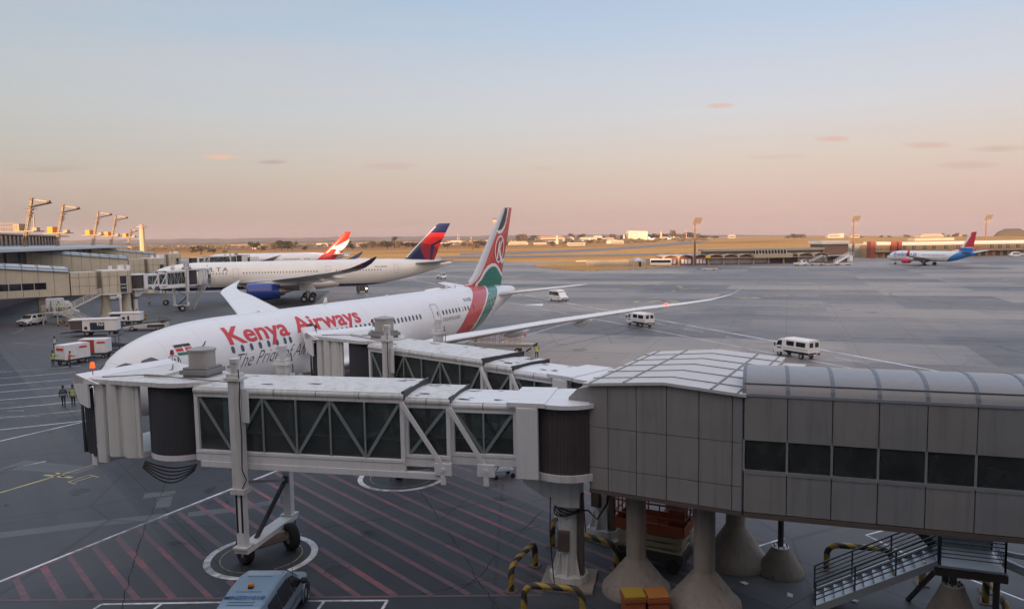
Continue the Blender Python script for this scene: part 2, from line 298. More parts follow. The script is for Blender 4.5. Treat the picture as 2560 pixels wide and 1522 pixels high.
def build_ground():
    xs = sorted(set([-14000, -9000, -6000, -4000, -2600, -1700, -1100, -700, -400, -200, -80, 0, 80, 200, 400]+[600+150*i for i in range(20)]+[3900, 4500, 5500, 7000, 9000, 12000, 15000]))
    ys = [-600, -200, 0, 100, 250, 450, 700, 900]+[1100+150*i for i in range(28)]+[5500, 6200, 7000, 8000, 9500, 11500, 14000]
    def hz(x, y):
        z = -.06
        if y > 900 and x > 0:
            r = x/y
            if r > .22:
                k = 2.5+max(0, r-.28)*31; D = min(24570/k, 9000)
                d = sqrt(0*x+y*y)
                if d > D: z -= (d-D)*.035*min(1, (r-.22)/.06)
        if y > 700: z += .5*sin(x*.004+y*.003)*min(1, (y-700)/600)
        return z
    v = [(x, y, hz(x, y)) for y in ys for x in xs]; n = len(xs)
    m = MB(); m.add(v, [(j*n+i, j*n+i+1, (j+1)*n+i+1, (j+1)*n+i) for j in range(len(ys)-1) for i in range(n-1)], 0, True)
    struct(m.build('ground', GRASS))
    # apron
    far = [(-600, 640), (300, 643), (800, 644), (1130, 652), (1290, 655), (1440, 655.5), (1700, 652), (2000, 648), (2300, 637), (3000, 628)]
    p = [G(a, b) for a, b in far]; p = [Vector((-330, 120, 0))]+p+[Vector((330, 180, 0)), Vector((330, -3, 0)), Vector((-330, -3, 0))]
    m = MB(); m.poly([(q.x, q.y, 0) for q in p][::-1]); struct(m.build('apron', APRON))
    # the darker asphalt of the stands nearest the terminal
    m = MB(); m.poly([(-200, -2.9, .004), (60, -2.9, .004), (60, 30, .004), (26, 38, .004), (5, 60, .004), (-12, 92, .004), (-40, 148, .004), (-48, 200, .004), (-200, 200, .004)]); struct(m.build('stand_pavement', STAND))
    # grass island and far taxiways
    m = MB(); isl = [(1330, 661.5), (1345, 667), (1385, 672), (1440, 676.5), (1490, 677), (1560, 673.5), (1640, 669.5), (1700, 665), (1705, 655), (1600, 652), (1500, 655), (1430, 658)]
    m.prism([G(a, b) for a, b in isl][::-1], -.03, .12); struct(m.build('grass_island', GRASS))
    def strip(name, up, lo, z):
        m = MB(); a = [G(*q) for q in up]; b = [G(*q) for q in lo]; vs = [(q.x, q.y, z) for q in a+b]; n = len(a)
        m.add(vs, [(i+n, i+n+1, i+1, i) for i in range(n-1)]); struct(m.build(name, TAXI))
    strip('taxiway', [(1100, 641), (1263, 639), (1500, 636), (1760, 631.5), (2000, 628), (2200, 625)], [(1100, 646), (1263, 644), (1500, 640), (1760, 636), (2000, 632), (2200, 628)], .02)
    strip('taxiway', [(1150, 633), (1263, 630.5), (1400, 625.5), (1540, 619), (1640, 611.5), (1720, 603), (1800, 597)], [(1150, 638), (1263, 636.5), (1400, 632), (1540, 625), (1640, 617), (1750, 606), (1830, 598)], .03)
    strip('taxiway', [(2000, 594), (2040, 594)], [(2045, 611), (2085, 611)], .03) if 0 else None
    m = MB(); m.poly([(*G(a, b)[:2], .03) for a, b in [(2003, 594.5), (2052, 611), (2078, 611), (2030, 594.5)]][::-1]); struct(m.build('taxiway', TAXI))
    strip('runway', [(300, 620), (700, 617), (1000, 613)], [(300, 623), (700, 620), (1000, 616)], .03)
build_ground()
# ---------------- painted markings ----------------
def paint(name, rgb, wear=.5):
    m = bpy.data.materials.new(name); m.use_nodes = True; nt = m.node_tree; b = nt.nodes['Principled BSDF']; tc = nn(nt, 'ShaderNodeTexCoord').outputs['Object']
    n = nn(nt, 'ShaderNodeTexNoise', ins={'Vector': tc, 'Scale': 2.6, 'Detail': 9.0, 'Roughness': .72}).outputs[0]; n2 = nn(nt, 'ShaderNodeTexNoise', ins={'Vector': tc, 'Scale': .25, 'Detail': 3.0}).outputs[0]
    f = mth(nt, 'MULTIPLY_ADD', mth(nt, 'ADD', n, n2), 3.2, -2.9+wear, clamp=True)
    nt.links.new(mixc(nt, mth(nt, 'MULTIPLY', f, .8), rgb, (.08, .085, .098)), b.inputs['Base Color']); b.inputs['Roughness'].default_value = .7; return m
PW = paint('white_road_paint', (.72, .73, .75), .0); PR = paint('faded_red_paint', (.32, .10, .12), .70); PY = paint('yellow_road_paint', (.52, .46, .20), .15); PF = paint('faint_white_paint', (.40, .42, .45), .4)
class MK(MB):
    def line(s, p, q, w, z=.010):
        p = Vector(p[:2]); q = Vector(q[:2]); d = (q-p).normalized(); n = Vector((-d.y, d.x))*w/2; L = (q-p).length; k = max(1, int(L/6))
        for i in range(k):
            a = p+(q-p)*(i/k); b = p+(q-p)*((i+1)/k); s.poly([(*(a-n), z), (*(b-n), z), (*(b+n), z), (*(a+n), z)])
        return s
    def ring(s, c, r0, r1, z=.010, n=48, a0=0, a1=2*pi):
        for i in range(n):
            t, u = a0+(a1-a0)*i/n, a0+(a1-a0)*(i+1)/n
            s.poly([(c[0]+r0*cos(t), c[1]+r0*sin(t), z), (c[0]+r1*cos(t), c[1]+r1*sin(t), z), (c[0]+r1*cos(u), c[1]+r1*sin(u), z), (c[0]+r0*cos(u), c[1]+r0*sin(u), z)])
        return s
def build_marks():
    w = MK(); r = MK(); y = MK(); f = MK()
    # red hatched zone, bounded by a white line
    B = [Vector((-22.2, 23.6)), Vector((-20.14, 28.46)), Vector((-17.22, 34.66)), Vector((-14.85, 39.57)), Vector((-13.34, 42.71)), Vector((-10.5, 48.5)), Vector((-7.5, 53.5))]
    for a, b in zip(B, B[1:]): w.line(a, b, .16)
    d = Vector((.657, -.754)); n = Vector((.754, .657)); base = Vector((-17.9, 31.3))
    C1, C2 = Vector((-10.6, 30.5)), Vector((-6.2, 40.7))
    def left(p):  # distance along -d to the boundary
        best = None
        for a, b in zip(B, B[1:]):
            e = b-a; den = d.x*e.y-d.y*e.x
            if abs(den) < 1e-6: continue
            t = ((a.x-p.x)*e.y-(a.y-p.y)*e.x)/den; s_ = ((a.x-p.x)*d.y-(a.y-p.y)*d.x)/den
            if -.001 <= s_ <= 1.001: best = t
        return best
    for k in range(-3, 30):
        o = base+n*(k*1.02); t0 = left(o)
        if t0 is None: continue
        a = o+d*(t0+.25); t1 = (26.75-a.y)/d.y if a.y > 27 else None
        if t1 is None or t1 < .2: continue
        t1 = min(t1, 24+k*.2); segs = [(0, t1)]
        for C, R in ((C1, 2.35), (C2, 2.45)):
            q = C-a; s0 = q.dot(d); h = abs(q.dot(n))
            if h < R:
                g = sqrt(R*R-h*h); new = []
                for (u, v) in segs:
                    if v <= s0-g or u >= s0+g: new.append((u, v))
                    else:
                        if u < s0-g: new.append((u, s0-g))
                        if v > s0+g: new.append((s0+g, v))
                segs = new
        for u, v in segs:
            if v-u > .3: r.line(a+d*u, a+d*v, .24+.03*sin(k*2.1), z=.008)
    r.line((-21, 26.9), (.9, 26.6), .14, .012)
    for a, b in zip(B[1:], B[2:]): nn_ = Vector((.9, -.42))*.2; r.line(a+nn_, b+nn_, .12, .008)
    w.ring(C1, 2.0, 2.28); w.ring(C2, 2.15, 2.42)
    y2 = MK(); y2.ring(C1, 1.62, 1.66, .012); y2.ring(C2, 1.72, 1.76, .012)
    for c, q in (((-15.1, 26.45), (-10.2, 26.45)), ((-7.6, 26.45), (-4.67, 26.38)), ((-4.7, 26.38), (-4.9, 24.5)), ((-15.1, 26.45), (-15.5, 24.5)), ((-12.9, 26.4), (-13.3, 24.5)), ((-7.0, 26.4), (-7.2, 24.5))): w.line(c, q, .11)
    # lead-in line and letters of the neighbouring stand
    y.line((-33, 27), (-27.32, 39.13), .16); y.line((-27.32, 39.13), (-24.49, 45.07), .16); y.line((-24.49, 45.07), (-19, 57), .14)
    c = Vector((-25.82, 42.12)); y.line(c-Vector((1.0, .0)), c+Vector((.9, -.55)), .26); y.line(c-Vector((.5, -.35)), c+Vector((.4, -.4)), .2)
    q = [Vector((-24.68, 40.78)), Vector((-24.18, 42.03)), Vector((-23.38, 41.53)), Vector((-24.01, 40.39))]
    for i in (0, 1, 3): y.line(q[i], q[(i+1) % 4], .07)
    y.line((-24.3, 40.75), (-23.85, 41.75), .07)
    for a, b in (((-28.4, 44.9), (-30.9, 42.2)), ((-30.9, 42.2), (-35.5, 41.0)), ((-30.9, 42.3), (-28.4, 44.8))): w.line(a, b, .12)
    # parking rows at the left
    for a, b in [((-52.6, 77.94), (-47.52, 80.61)), ((-50.82, 74.02), (-45.79, 76.71)), ((-48.38, 70.4), (-42.48, 73.28)), ((-46.07, 66.97), (-40.83, 69.37)), ((-43.71, 63.46), (-38, 65.9)), ((-41.37, 59.98), (-36.2, 62.3)), ((-39.08, 56.59), (-34.2, 58.9)), ((-36.64, 52.96), (-32, 55.3))]:
        a = Vector(a); b = Vector(b); e = (b-a).normalized(); w.line(a-e*9, b+e*.8, .14)
    w.line((-42, 44.5), (-34.53, 49.82), .14); w.line((-34.53, 49.82), (-31.5, 55.6), .14); w.line((-68, 80), (-53, 78.2), .14)
    f.line((-67.8, 101.9), (-59.2, 97.5), .18); f.line((-59.2, 97.5), (-46, 92), .18)
    for k, (a, b) in enumerate([((0, 748), (28, 739)), ((36, 790), (58, 783)), ((45, 773), (72, 773)), ((75, 778), (95, 769)), ((112, 806), (145, 795)), ((112, 767), (128, 760)), ((60, 822), (30, 835)), ((0, 798), (20, 793)), ((380, 780), (440, 776)), ((100, 745), (120, 745))]): f.line(G(a[0], a[1]), G(b[0], b[1]), .16)
    for i in range(14):
        x, yy = random.uniform(-45, -30), random.uniform(56, 76); f.line((x, yy), (x+random.uniform(.5, 1.6), yy+random.uniform(.1, .4)), random.uniform(.12, .3), .009)
    # service road on the right
    R0 = Vector((-.75, 182.9)); R1 = Vector((60, 12.6)); w.line(R0, R1, .34); w.line((-14, 190), (55, 22), .18) if 0 else None
    L0 = Vector((-3, 159)); L1 = Vector((52, 24.5)); w.line(L0, L1, .2)
    m0 = Vector((4.5, 158)); e = (Vector((56, 18.5))-m0).normalized(); t = 0
    while t < 140: w.line(m0+e*t, m0+e*(t+4.6), .17); t += 9.4
    for (a, b) in [((1000, 700), (1085, 707)), ((1095, 684), (1290, 712)), ((1085, 692), (1140, 700)), ((1020, 695), (1090, 711))]: w.line(G(*a), G(*b), .3)
    w.poly([(*G(a, b)[:2], .010) for a, b in [(1310, 762), (1357, 765), (1358, 759)]])
    w.line(G(1250, 857), G(1430, 805), .22)
    # yellow stand guidance on the far apron
    for pts in [[(1560, 711), (1600, 707), (1680, 708), (1640, 712)], [(1690, 724), (1740, 720), (1750, 722), (1700, 724.5)], [(1620, 755), (1660, 750), (1695, 754), (1650, 758)], [(1830, 742), (1870, 746), (1900, 746), (1860, 741)], [(1910, 739), (1960, 737), (1985, 740), (1930, 741)], [(2500, 699), (2560, 696), (2600, 700), (2540, 702)], [(2505, 708), (2570, 706), (2600, 710), (2540, 710)]]:
        P_ = [G(*q) for q in pts]
        for a, b in zip(P_, P_[1:]+P_[:1]): y.line(a, b, .8)
    for a, b in [((1500, 707), (1690, 714)), ((1690, 714), (1706, 719)), ((1560, 716), (1600, 718)), ((1700, 722), (1680, 728)), ((1585, 757), (1597, 752))]: y.line(G(*a), G(*b), .6)
    f.line(G(1000, 800), G(1300, 770), .2)
    for (c, q) in (((2165, 1337), (2240, 1317)), ((2165, 1337), (2275, 1389)), ((2275, 1389), (2560, 1500)), ((1895, 1365), (1960, 1345))): w.line(G(*c), G(*q), .1)
    # repairs, cracks and stains
    lt = MK()
    for pts in ([(0, 1345), (200, 1320), (420, 1296), (420, 1282), (200, 1306), (0, 1330)], [(470, 1292), (595, 1278), (700, 1255), (700, 1245), (595, 1266), (470, 1280)], [(357, 1246), (437, 1236), (440, 1226), (362, 1233)], [(385, 1270), (425, 1266), (432, 1240), (392, 1244)], [(0, 1172), (190, 1185), (240, 1168), (60, 1150)]): lt.poly([(*G(a, b)[:2], .0065) for a, b in pts])
    struct(lt.build('pavement_patches', apron_mat('patch_asphalt', [(.075, .085, .095), (.09, .10, .11), (.10, .11, .12), (.11, .12, .125)], (.10, .10, .10), rough=.6)))
    ck = MK()
    for pts in ([(425, 1190), (385, 1270), (365, 1310), (330, 1420), (300, 1530)], [(1050, 1228), (1085, 1275), (1098, 1300)], [(1095, 1275), (1180, 1262), (1280, 1245)], [(1120, 1330), (1140, 1360), (1145, 1368)], [(1080, 1365), (1140, 1354), (1190, 1345)], [(1160, 1392), (1195, 1450), (1235, 1505), (1250, 1530)], [(1050, 1485), (1130, 1468), (1200, 1452), (1265, 1443)], [(1140, 1480), (1200, 1440), (1235, 1392)], [(1100, 1300), (1180, 1240)], [(1270, 1360), (1360, 1275)], [(1260, 1333), (1350, 1315)], [(800, 1320), (1000, 1290)], [(700, 1180), (900, 1140)]):
        for a, b in zip(pts, pts[1:]):
            p, q = G(*a), G(*b); n_ = max(2, int((q-p).length/.35)); pr = p
            for i in range(1, n_+1): c = p+(q-p)*i/n_+Vector((random.uniform(-.05, .05), random.uniform(-.05, .05), 0)); ck.line(pr, c, random.uniform(.015, .04), .0135); pr = c
    struct(ck.build('pavement_cracks', M('crack_dark', (.012, .012, .015), .9, var=0)))
    sm = bpy.data.materials.new('oil_stain'); sm.use_nodes = True; nt = sm.node_tree; b_ = nt.nodes['Principled BSDF']; tc = nn(nt, 'ShaderNodeTexCoord').outputs['Object']
    nz = nn(nt, 'ShaderNodeTexNoise', ins={'Vector': tc, 'Scale': 1.1, 'Detail': 7.0, 'Roughness': .7}).outputs[0]; nt.links.new(mth(nt, 'MULTIPLY', mth(nt, 'MULTIPLY_ADD', nz, 3.0, -1.2, clamp=True), .55), b_.inputs['Alpha']); b_.inputs['Base Color'].default_value = (.018, .019, .022, 1); b_.inputs['Roughness'].default_value = .5
    st = MK(); random.seed(21)
    for i in range(170):
        x, yy = (random.uniform(-34, 16), random.uniform(24, 62)) if i < 95 else (random.uniform(-30, 160), random.uniform(62, 300)); rr_ = random.uniform(.15, .8)*(1 if i < 95 else 2.2); e = random.uniform(.4, 1); ro = random.uniform(0, 3)
        P2 = []
        for k in range(12): a = 2*pi*k/12; q = rr_*random.uniform(.6, 1.1); u, v = q*cos(a), q*e*sin(a); P2.append((x+u*cos(ro)-v*sin(ro), yy+u*sin(ro)+v*cos(ro), .0145))
        st.poly(P2)
    for i in range(60):   # rubber sweeps left by turning tyres
        x, yy, R_, a0 = random.uniform(-20, 190), random.uniform(60, 330), random.uniform(20, 130), random.uniform(0, 6.28); c0 = Vector((x-R_*cos(a0), yy-R_*sin(a0))); ln = random.uniform(12, 50)/R_; w_ = random.uniform(.25, .7); pr = None
        for k in range(13):
            a = a0+ln*k/12; c = c0+Vector((cos(a), sin(a)))*R_
            if pr is not None: st.line(pr, c, w_, .0145)
            pr = c
    struct(st.build('pavement_stains', sm))
    struct(w.build('white_markings', PW)); struct(r.build('red_hatching', PR)); struct(y.build('yellow_markings', PY)); struct(f.build('faint_markings', PF)); struct(y2.build('ring_markings', PY))
build_marks()
# ---------------- the terminal the photo is taken from (behind the camera, unseen; block heights shaped for the shadow it casts) ----------------
def build_terminal():
    t = thing('terminal_building', 'long concrete and glass terminal behind the viewer', 'building', (0, -3, 0))
    m = MB(); m.box(-80, 420, -40, 0, 0, 36, 0); m.box(-150, -80, -40, 0, 0, 27.5, 0); m.box(-420, -150, -40, 0, 0, 25.5, 0); m.build('wall', M('terminal_wall', (.35, .34, .32), .7), t)
    m = MB()
    for i in range(60): m.box(-420+i*14+1, -420+i*14+13, .01, .08, 9, 17, 0)
    m.build('window', M('terminal_glass', (.03, .04, .05), .08, var=0), t)
build_terminal()
# ---------------- passenger boarding bridge ----------------
def boarding_bridge(name, label, base, rz, s_end=16.1, zf=4.6, cab_rot=.3, gantry_at=12.6, wheel_rot=-.6, glassm=None, detail=True, group='passenger boarding bridges'):
    """local x runs from the rotunda outward, +y side; z of floor = zf"""
    gl = glassm or TGLASS
    t = thing(name, label, 'jet bridge', base, rz, group); dz = zf-4.6; R = s_end
    def Z(z): return z+dz
    # rotunda
    m = MB(); m.cyl((0, 0, .35), (0, 0, Z(3.6)), .39, n=28); m.cyl((0, 0, .12), (0, 0, .4), .75, n=8)
    for k in range(8):
        a = k*pi/4; m.prismy([(.38, .4), (.72, .4), (.4, 1.15)], -.02, .02) if False else m.add([(.4*cos(a)-.02*sin(a), .4*sin(a)+.02*cos(a), .4), (.68*cos(a)-.02*sin(a), .68*sin(a)+.02*cos(a), .4), (.42*cos(a)-.02*sin(a), .42*sin(a)+.02*cos(a), 1.25), (.4*cos(a)+.02*sin(a), .4*sin(a)-.02*cos(a), .4), (.68*cos(a)+.02*sin(a), .68*sin(a)-.02*cos(a), .4), (.42*cos(a)+.02*sin(a), .42*sin(a)-.02*cos(a), 1.25)], [(0, 1, 2), (5, 4, 3), (1, 4, 5, 2)])
    m.build('support_column', DIRTY, t)
    m = MB(); m.cb((0, 0, .06), (2.0, 2.0, .12)); m.build('plinth', CONC, t, .02)
    m = MB(); m.prism([(1.5*cos(a), 1.5*sin(a)) for a in [i*pi/12 for i in range(24)]], Z(4.3), Z(4.55)); m.prismy([(1.6, Z(4.5)), (1.6, Z(3.95)), (.3, Z(3.1)), (-.5, Z(3.1)), (-.5, Z(4.3)), (-1.2, Z(4.5))], -.62, .62); m.build('rotunda_floor', DIRTY, t, .02)
    m = MB(); seg = 44
    for sgn in (1, -1):
        pr = []
        for i in range(seg+1):
            a = sgn*(radians(48)+radians(100)*i/seg); r = 1.38+(.035 if i % 2 else 0); pr.append((r*cos(a), r*sin(a)))
        m.add([(x, y, Z(4.5)) for x, y in pr]+[(x, y, Z(6.95)) for x, y in pr], [(i, i+1, seg+2+i, seg+1+i) if sgn > 0 else (i+1, i, seg+1+i, seg+2+i) for i in range(seg)])
    m.build('rotunda_curtain', M('ribbed_curtain', (.070, .060, .062), .6, var=.2, streak=.3), t)
    m = MB(); m.prism([(1.56*cos(a), 1.56*sin(a)) for a in [i*pi/16 for i in range(32)]], Z(6.95), Z(7.1)); m.prism([(.6, -1.5), (2.0, -1.45), (2.0, 1.45), (.6, 1.5)], Z(6.98), Z(7.14)); m.build('rotunda_roof', WHITE, t, .02)
    m = MB()
    for sg in (1, -1): m.box(.85, 1.65, min(sg*1.28, sg*1.5), max(sg*1.28, sg*1.5), Z(4.35), Z(6.97))
    m.build('rotunda_portal', WHITE, t, .03)
    m = MB(); m.box(-.60, -.42, .02, .30, .35, Z(3.5)); cd = m.build('conduit_duct', M('brown_duct', (.10, .075, .065), .6, var=.2), t, .01); m = MB(); m.cb((.12, .46, 1.75), (.42, .2, .75)); m.build('switch_box', M('brown_duct'), t, .015)
    m = MB()
    for k in range(4): m.tube([((.46+.03*k)*cos(a), (.46+.03*k)*sin(a), Z(2.92-.05*k)+.07*sin(2*a+k)) for a in [i*pi/8 for i in range(17)]], .028, 6)
    m.tube([(-.5, .3, Z(2.9)), (-.8, .5, Z(3.0)), (-1.15, .6, Z(2.72)), (-1.5, .5, Z(3.3)), (-1.6, .3, Z(4.2))], .035, 6); m.tube([(.55, .75, Z(3.5)), (.58, .78, 2.2), (.50, .8, 1.0), (.42, .8, .05)], .022, 6); m.build('hose_loop', BLACK, t)
    # telescoping tunnels: (s0, s1, half width, z floor, z roof, pane ends)
    L = R-1.4
    secs = [('inner_tunnel', 1.65, 5.4, 1.22, 4.72, 7.02, 2), ('middle_tunnel', 2.9+(L-11.8)*.05, L*.41, 1.34, 4.60, 7.16, 2), ('outer_tunnel', L*.40, L, 1.47, 4.42, 7.34, 6)]
    secs[1] = ('middle_tunnel', 4.15, 5.95, 1.34, 4.60, 7.16, 1); secs[2] = ('outer_tunnel', 5.9, L, 1.47, 4.42, 7.34, 6); secs[0] = ('inner_tunnel', 1.65, 4.2, 1.22, 4.72, 7.02, 2)
    for nm, s0, s1, hw, z0, z1, np_ in secs:
        m = MB()
        r = .11
        m.prism([(s0, -hw+.02), (s1, -hw+.02), (s1, hw-.02), (s0, hw-.02)], Z(z1-.10), Z(z1+.02), 0)
        m.loft([[(s_, -hw+.1, Z(z1+.0)), (s_, -hw*.5, Z(z1+.07)), (s_, 0, Z(z1+.09)), (s_, hw*.5, Z(z1+.07)), (s_, hw-.1, Z(z1+.0))] for s_ in (s0, s1)], closed=False, caps=False)
        for sg in (1, -1):
            m.cyl((s0, sg*(hw-.1), Z(z1-.13)), (s1, sg*(hw-.1), Z(z1-.13)), .15, n=14)
            m.box(s0, s1, min(sg*(hw-.16), sg*hw), max(sg*(hw-.16), sg*hw), Z(z1-.36), Z(z1-.2), 0)
        tun = m.build('tunnel_roof', DIRTY if nm != 'inner_tunnel' else WHITE, t)
        m = MB(); m.box(s0, s1, -hw+.17, hw-.17, Z(z0+.12), Z(z0+.3), 0)
        for sg in (1, -1):
            y0, y1 = sorted((sg*(hw-.17), sg*hw)); m.box(s0, s1, y0, y1, Z(z0-.02), Z(z0+.28), 0); m.box(s0, s1, y0+.02, y1+(.02 if sg > 0 else -.0)-.0, Z(z0+.29), Z(z0+.42), 0)
            for s in (s0, s1-.16): m.box(s, s+.16, y0, y1, Z(z0+.42), Z(z1-.36), 0)
        m.build('tunnel_frame', WHITE, t, .012)
        m = MB(); ln = s1-s0-.32
        for sg in (1, -1):
            for k in range(1, np_): x = s0+.16+ln*k/np_; y0, y1 = sorted((sg*(hw-.06), sg*(hw-.005))); m.box(x-.03, x+.03, y0, y1, Z(z0+.42), Z(z1-.36))
        if np_ > 1: m.build('mullion', STEEL, t)
        m = MB(); zb, zt = Z(z0+.42), Z(z1-.36)
        for sg in (1, -1):
            for k in range(np_):
                x0 = s0+.18+ln*k/np_; x1 = s0+.14+ln*(k+1)/np_; a, b = ((x0, zt), (x1, zb)) if (k % 2 == 0) else ((x0, zb), (x1, zt))
                m.bar((a[0], sg*(hw-.075), a[1]), (b[0], sg*(hw-.075), b[1]), .04, .12)
        m.build('diagonal_brace', M('brace_green_grey', (.21, .25, .245), .5), t)
        m = MB()
        for sg in (1, -1): m.box(s0+.16, s1-.16, sg*(hw-.125)-.006, sg*(hw-.125)+.006, zb, zt)
        m.build('tunnel_glass', gl, t)
        m = MB(); m.box(s0, s1, -hw+.22, hw-.22, Z(z0+.32), Z(z0+.36)); m.build('tunnel_floor', M('tunnel_carpet', (.16, .17, .17), .9), t)
    random.seed(int(abs(base[0])*10)); m = MB()
    for nm, s0, s1, hw, z0, z1, np_ in secs:
        for i in range(7 if detail else 2):
            x = random.uniform(s0+.3, s1-.3); y = random.choice((-1, 1))*hw*random.uniform(.3, .85); r = random.uniform(.05, .22); zz = Z(z1+.105-.045*abs(y)/hw*2 if 0 else z1+.10)-.10*(abs(y)/hw)**1.2*.9; m.add([(x+r*1.6*cos(a)*random.uniform(.5, 1.2), y+r*.4*sin(a)*random.uniform(.5, 1.2), zz+.02) for a in [k*pi/4 for k in range(8)]], [tuple(range(8))])
    m.build('roof_patches', M('tar_patch', (.05, .05, .055), .8), t)
    m = MB()
    for nm, s0, s1, hw, z0, z1, np_ in secs:
        k = max(1, int((s1-s0)/1.9))
        for i in range(1, k+1):
            x = s0+(s1-s0)*i/(k+1)
            for sg in (1, -1): m.cyl((x-.02, sg*(hw-.1), Z(z1-.13)), (x+.02, sg*(hw-.1), Z(z1-.13)), .154, n=14)
    m.build('fascia_joints', M('joint_grey', (.22, .21, .20), .7), t)
    # gutters between tunnels
    m = MB(); m.box(5.88, 5.98, -1.46, 1.46, Z(7.1), Z(7.42)); m.box(4.13, 4.2, -1.33, 1.33, Z(7.0), Z(7.22)); m.build('roof_gasket', DARKM, t)
    m = MB()
    for sg in (1, -1):
        for (a, b, hw, zt) in ((5.95, 4.45, 1.56, 7.0), (4.15, 2.85, 1.42, 6.85)):
            m.bar((a, sg*hw, Z(zt)), (b, sg*(hw-.02), Z(4.75)), .07, .17)
    m.build('end_strut', WHITE, t, .01)
    m = MB()
    for sg in (1, -1):
        for (b, hw) in ((4.4, 1.58), (2.8, 1.46)):
            y0, y1 = sorted((sg*(hw-.1), sg*hw)); m.box(b-.33, b+.33, y0, y1, Z(4.35), Z(4.82)); m.box(b-.1, b+.1, y0, y1, Z(4.0), Z(4.35)); m.cyl((b, sg*hw, Z(4.58)), (b, sg*(hw+.06), Z(4.58)), .07, n=10)
    m.build('roller_bracket', WHITE, t, .02)
    m = MB()
    for sg in (1, -1): y0, y1 = sorted((sg*1.30, sg*1.5)); m.box(4.5, L-.2, y0, y1, Z(4.16), Z(4.4))
    for x in [5+1.6*i for i in range(int((L-5)/1.6))]: m.box(x, x+.12, -1.3, 1.3, Z(4.2), Z(4.36))
    m.build('underframe', WHITE, t, .012)
    # lift columns, cross beam, bogie
    g = gantry_at
    for sg in (1, -1):
        m = MB(); m.box(g-.23, g+.23, sg*1.78-.2, sg*1.78+.2, Z(3.4), Z(7.75)); col = m.build('lift_column', DIRTY, t, .02)
        m = MB(); m.box(g-.34, g+.34, sg*1.78-.28, sg*1.78+.28, Z(7.75), Z(7.86)); m.box(g-.26, g+.26, sg*1.78-.22, sg*1.78+.22, Z(7.86), Z(8.0)); m.build('cap_plate', DIRTY, col)
        m = MB(); m.cyl((g, sg*1.78, Z(8.0)), (g, sg*1.78, Z(8.42)), .17, n=16); m.cyl((g, sg*1.78, Z(8.42)), (g, sg*1.78, Z(8.58)), .2, n=16); m.cyl((g+.28, sg*1.78, Z(8.3)), (g+.05, sg*1.78, Z(8.3)), .09, n=12); m.build('lift_motor', M('light_grey_motor', (.55, .56, .55), .5), col)
        m = MB(); m.box(g-.17, g+.17, sg*1.78-.16, sg*1.78+.16, 1.15, Z(3.4)); c2 = m.build('inner_column', WHITE, t)
        m = MB()
        for dx in (-.12, .1): m.box(g+dx-.03, g+dx+.05, sg*1.78+(.16 if sg > 0 else -.175), sg*1.78+(.175 if sg > 0 else -.16), 1.75, Z(3.4))
        m.build('guide_strip', BLACK, c2)
        m = MB(); m.box(g-.29, g+.29, sg*1.78-.27, sg*1.78+.27, Z(3.3), Z(3.5)); m.box(g-.30, g+.30, sg*1.78-.28, sg*1.78+.28, 1.1, 1.18); m.build('flange', DIRTY, c2)
        m = MB(); m.box(g-.52, g-.25, sg*1.8-.03, sg*1.8+.03, Z(6.1), Z(7.4)); m.build('bolt_plate', WHITE, col)
        m = MB(); m.tube([(g-.27, sg*2.0, Z(8.2)), (g-.33, sg*2.03, Z(7.6)), (g-.27, sg*2.02, Z(6.9)), (g-.3, sg*2.01, Z(5.6)), (g-.25, sg*2.02, Z(4.3)), (g-.4, sg*2.0, Z(3.9)), (g-.22, sg*2.02, Z(3.55))], .022, 6); m.build('cable', BLACK, col)
    m = MB(); m.box(g-.3, g+.3, -1.95, 1.95, .9, 1.12); m.build('cross_beam', WHITE, t, .02)
    m = MB(); m.bar((g, 1.7, Z(3.7)), (g, -1.55, 2.75), .1, .12, 0); m.build('upper_brace', STEEL, t)
    m = MB(); m.bar((g, -1.58, 2.75), (g, .9, 1.1), .12, .16, 0); m.cyl((g-.1, -1.58, 2.75), (g+.1, -1.58, 2.75), .14, n=12); m.build('lower_brace', DARKM, t)
    c, s = cos(wheel_rot), sin(wheel_rot)
    def Wl(x, y, z): return (g+x*c-y*s, x*s+y*c, z)
    for sg in (1, -1):
        m = MB(); a = Vector(Wl(0, sg*1.0-.19, .56)); b = Vector(Wl(0, sg*1.0+.19, .56)); d = (b-a)
        prof = [(.30, 0), (.50, 0), (.56, .06), (.56, .32), (.50, .38), (.30, .38)]; ax = d.normalized(); u = Vector((0, 0, 1)); w_ = ax.cross(u)
        m.loft([[a+ax*z+(u*cos(2*pi*k/28)+w_*sin(2*pi*k/28))*r for k in range(28)] for r, z in prof], caps=False); wh = m.build('bogie_tyre', TYRE, t, recalc=True)
        m = MB(); m.cyl(a+ax*.06, b-ax*.06, .31, n=20); m.cyl(a+ax*.02, b-ax*.02, .1, n=12); m.build('rim', RIM, wh)
    m = MB(); m.cyl(Wl(0, -.85, .56), Wl(0, .85, .56), .13, n=14); m.bar(Wl(0, -.7, .78), Wl(0, .7, .78), .3, .28); m.cb(Wl(.25, .35, .62), (.5, .35, .4), 0, wheel_rot); m.cyl(Wl(.3, -.1, .75), Wl(.3, -.6, .75), .15, n=12); m.build('drive_axle', M('greasy_steel', (.35, .30, .24), .6, .2, var=.3, sc=5), t, .02)
    m = MB(); m.cb((g+.31, .5, 1.0), (.02, .6, .14)); m.build('warning_plate', YEL, t)
    m = MB(); m.tube([Wl(-.5, 1.3, 1.0), Wl(-.75, 1.5, .8), Wl(-.8, 1.5, .15)], .025, 6); m.tube([Wl(.4, -1.4, 1.0), Wl(.75, -1.6, .9), Wl(.85, -1.6, .15)], .025, 6); m.build('bumper_hoop', DARKM, t)
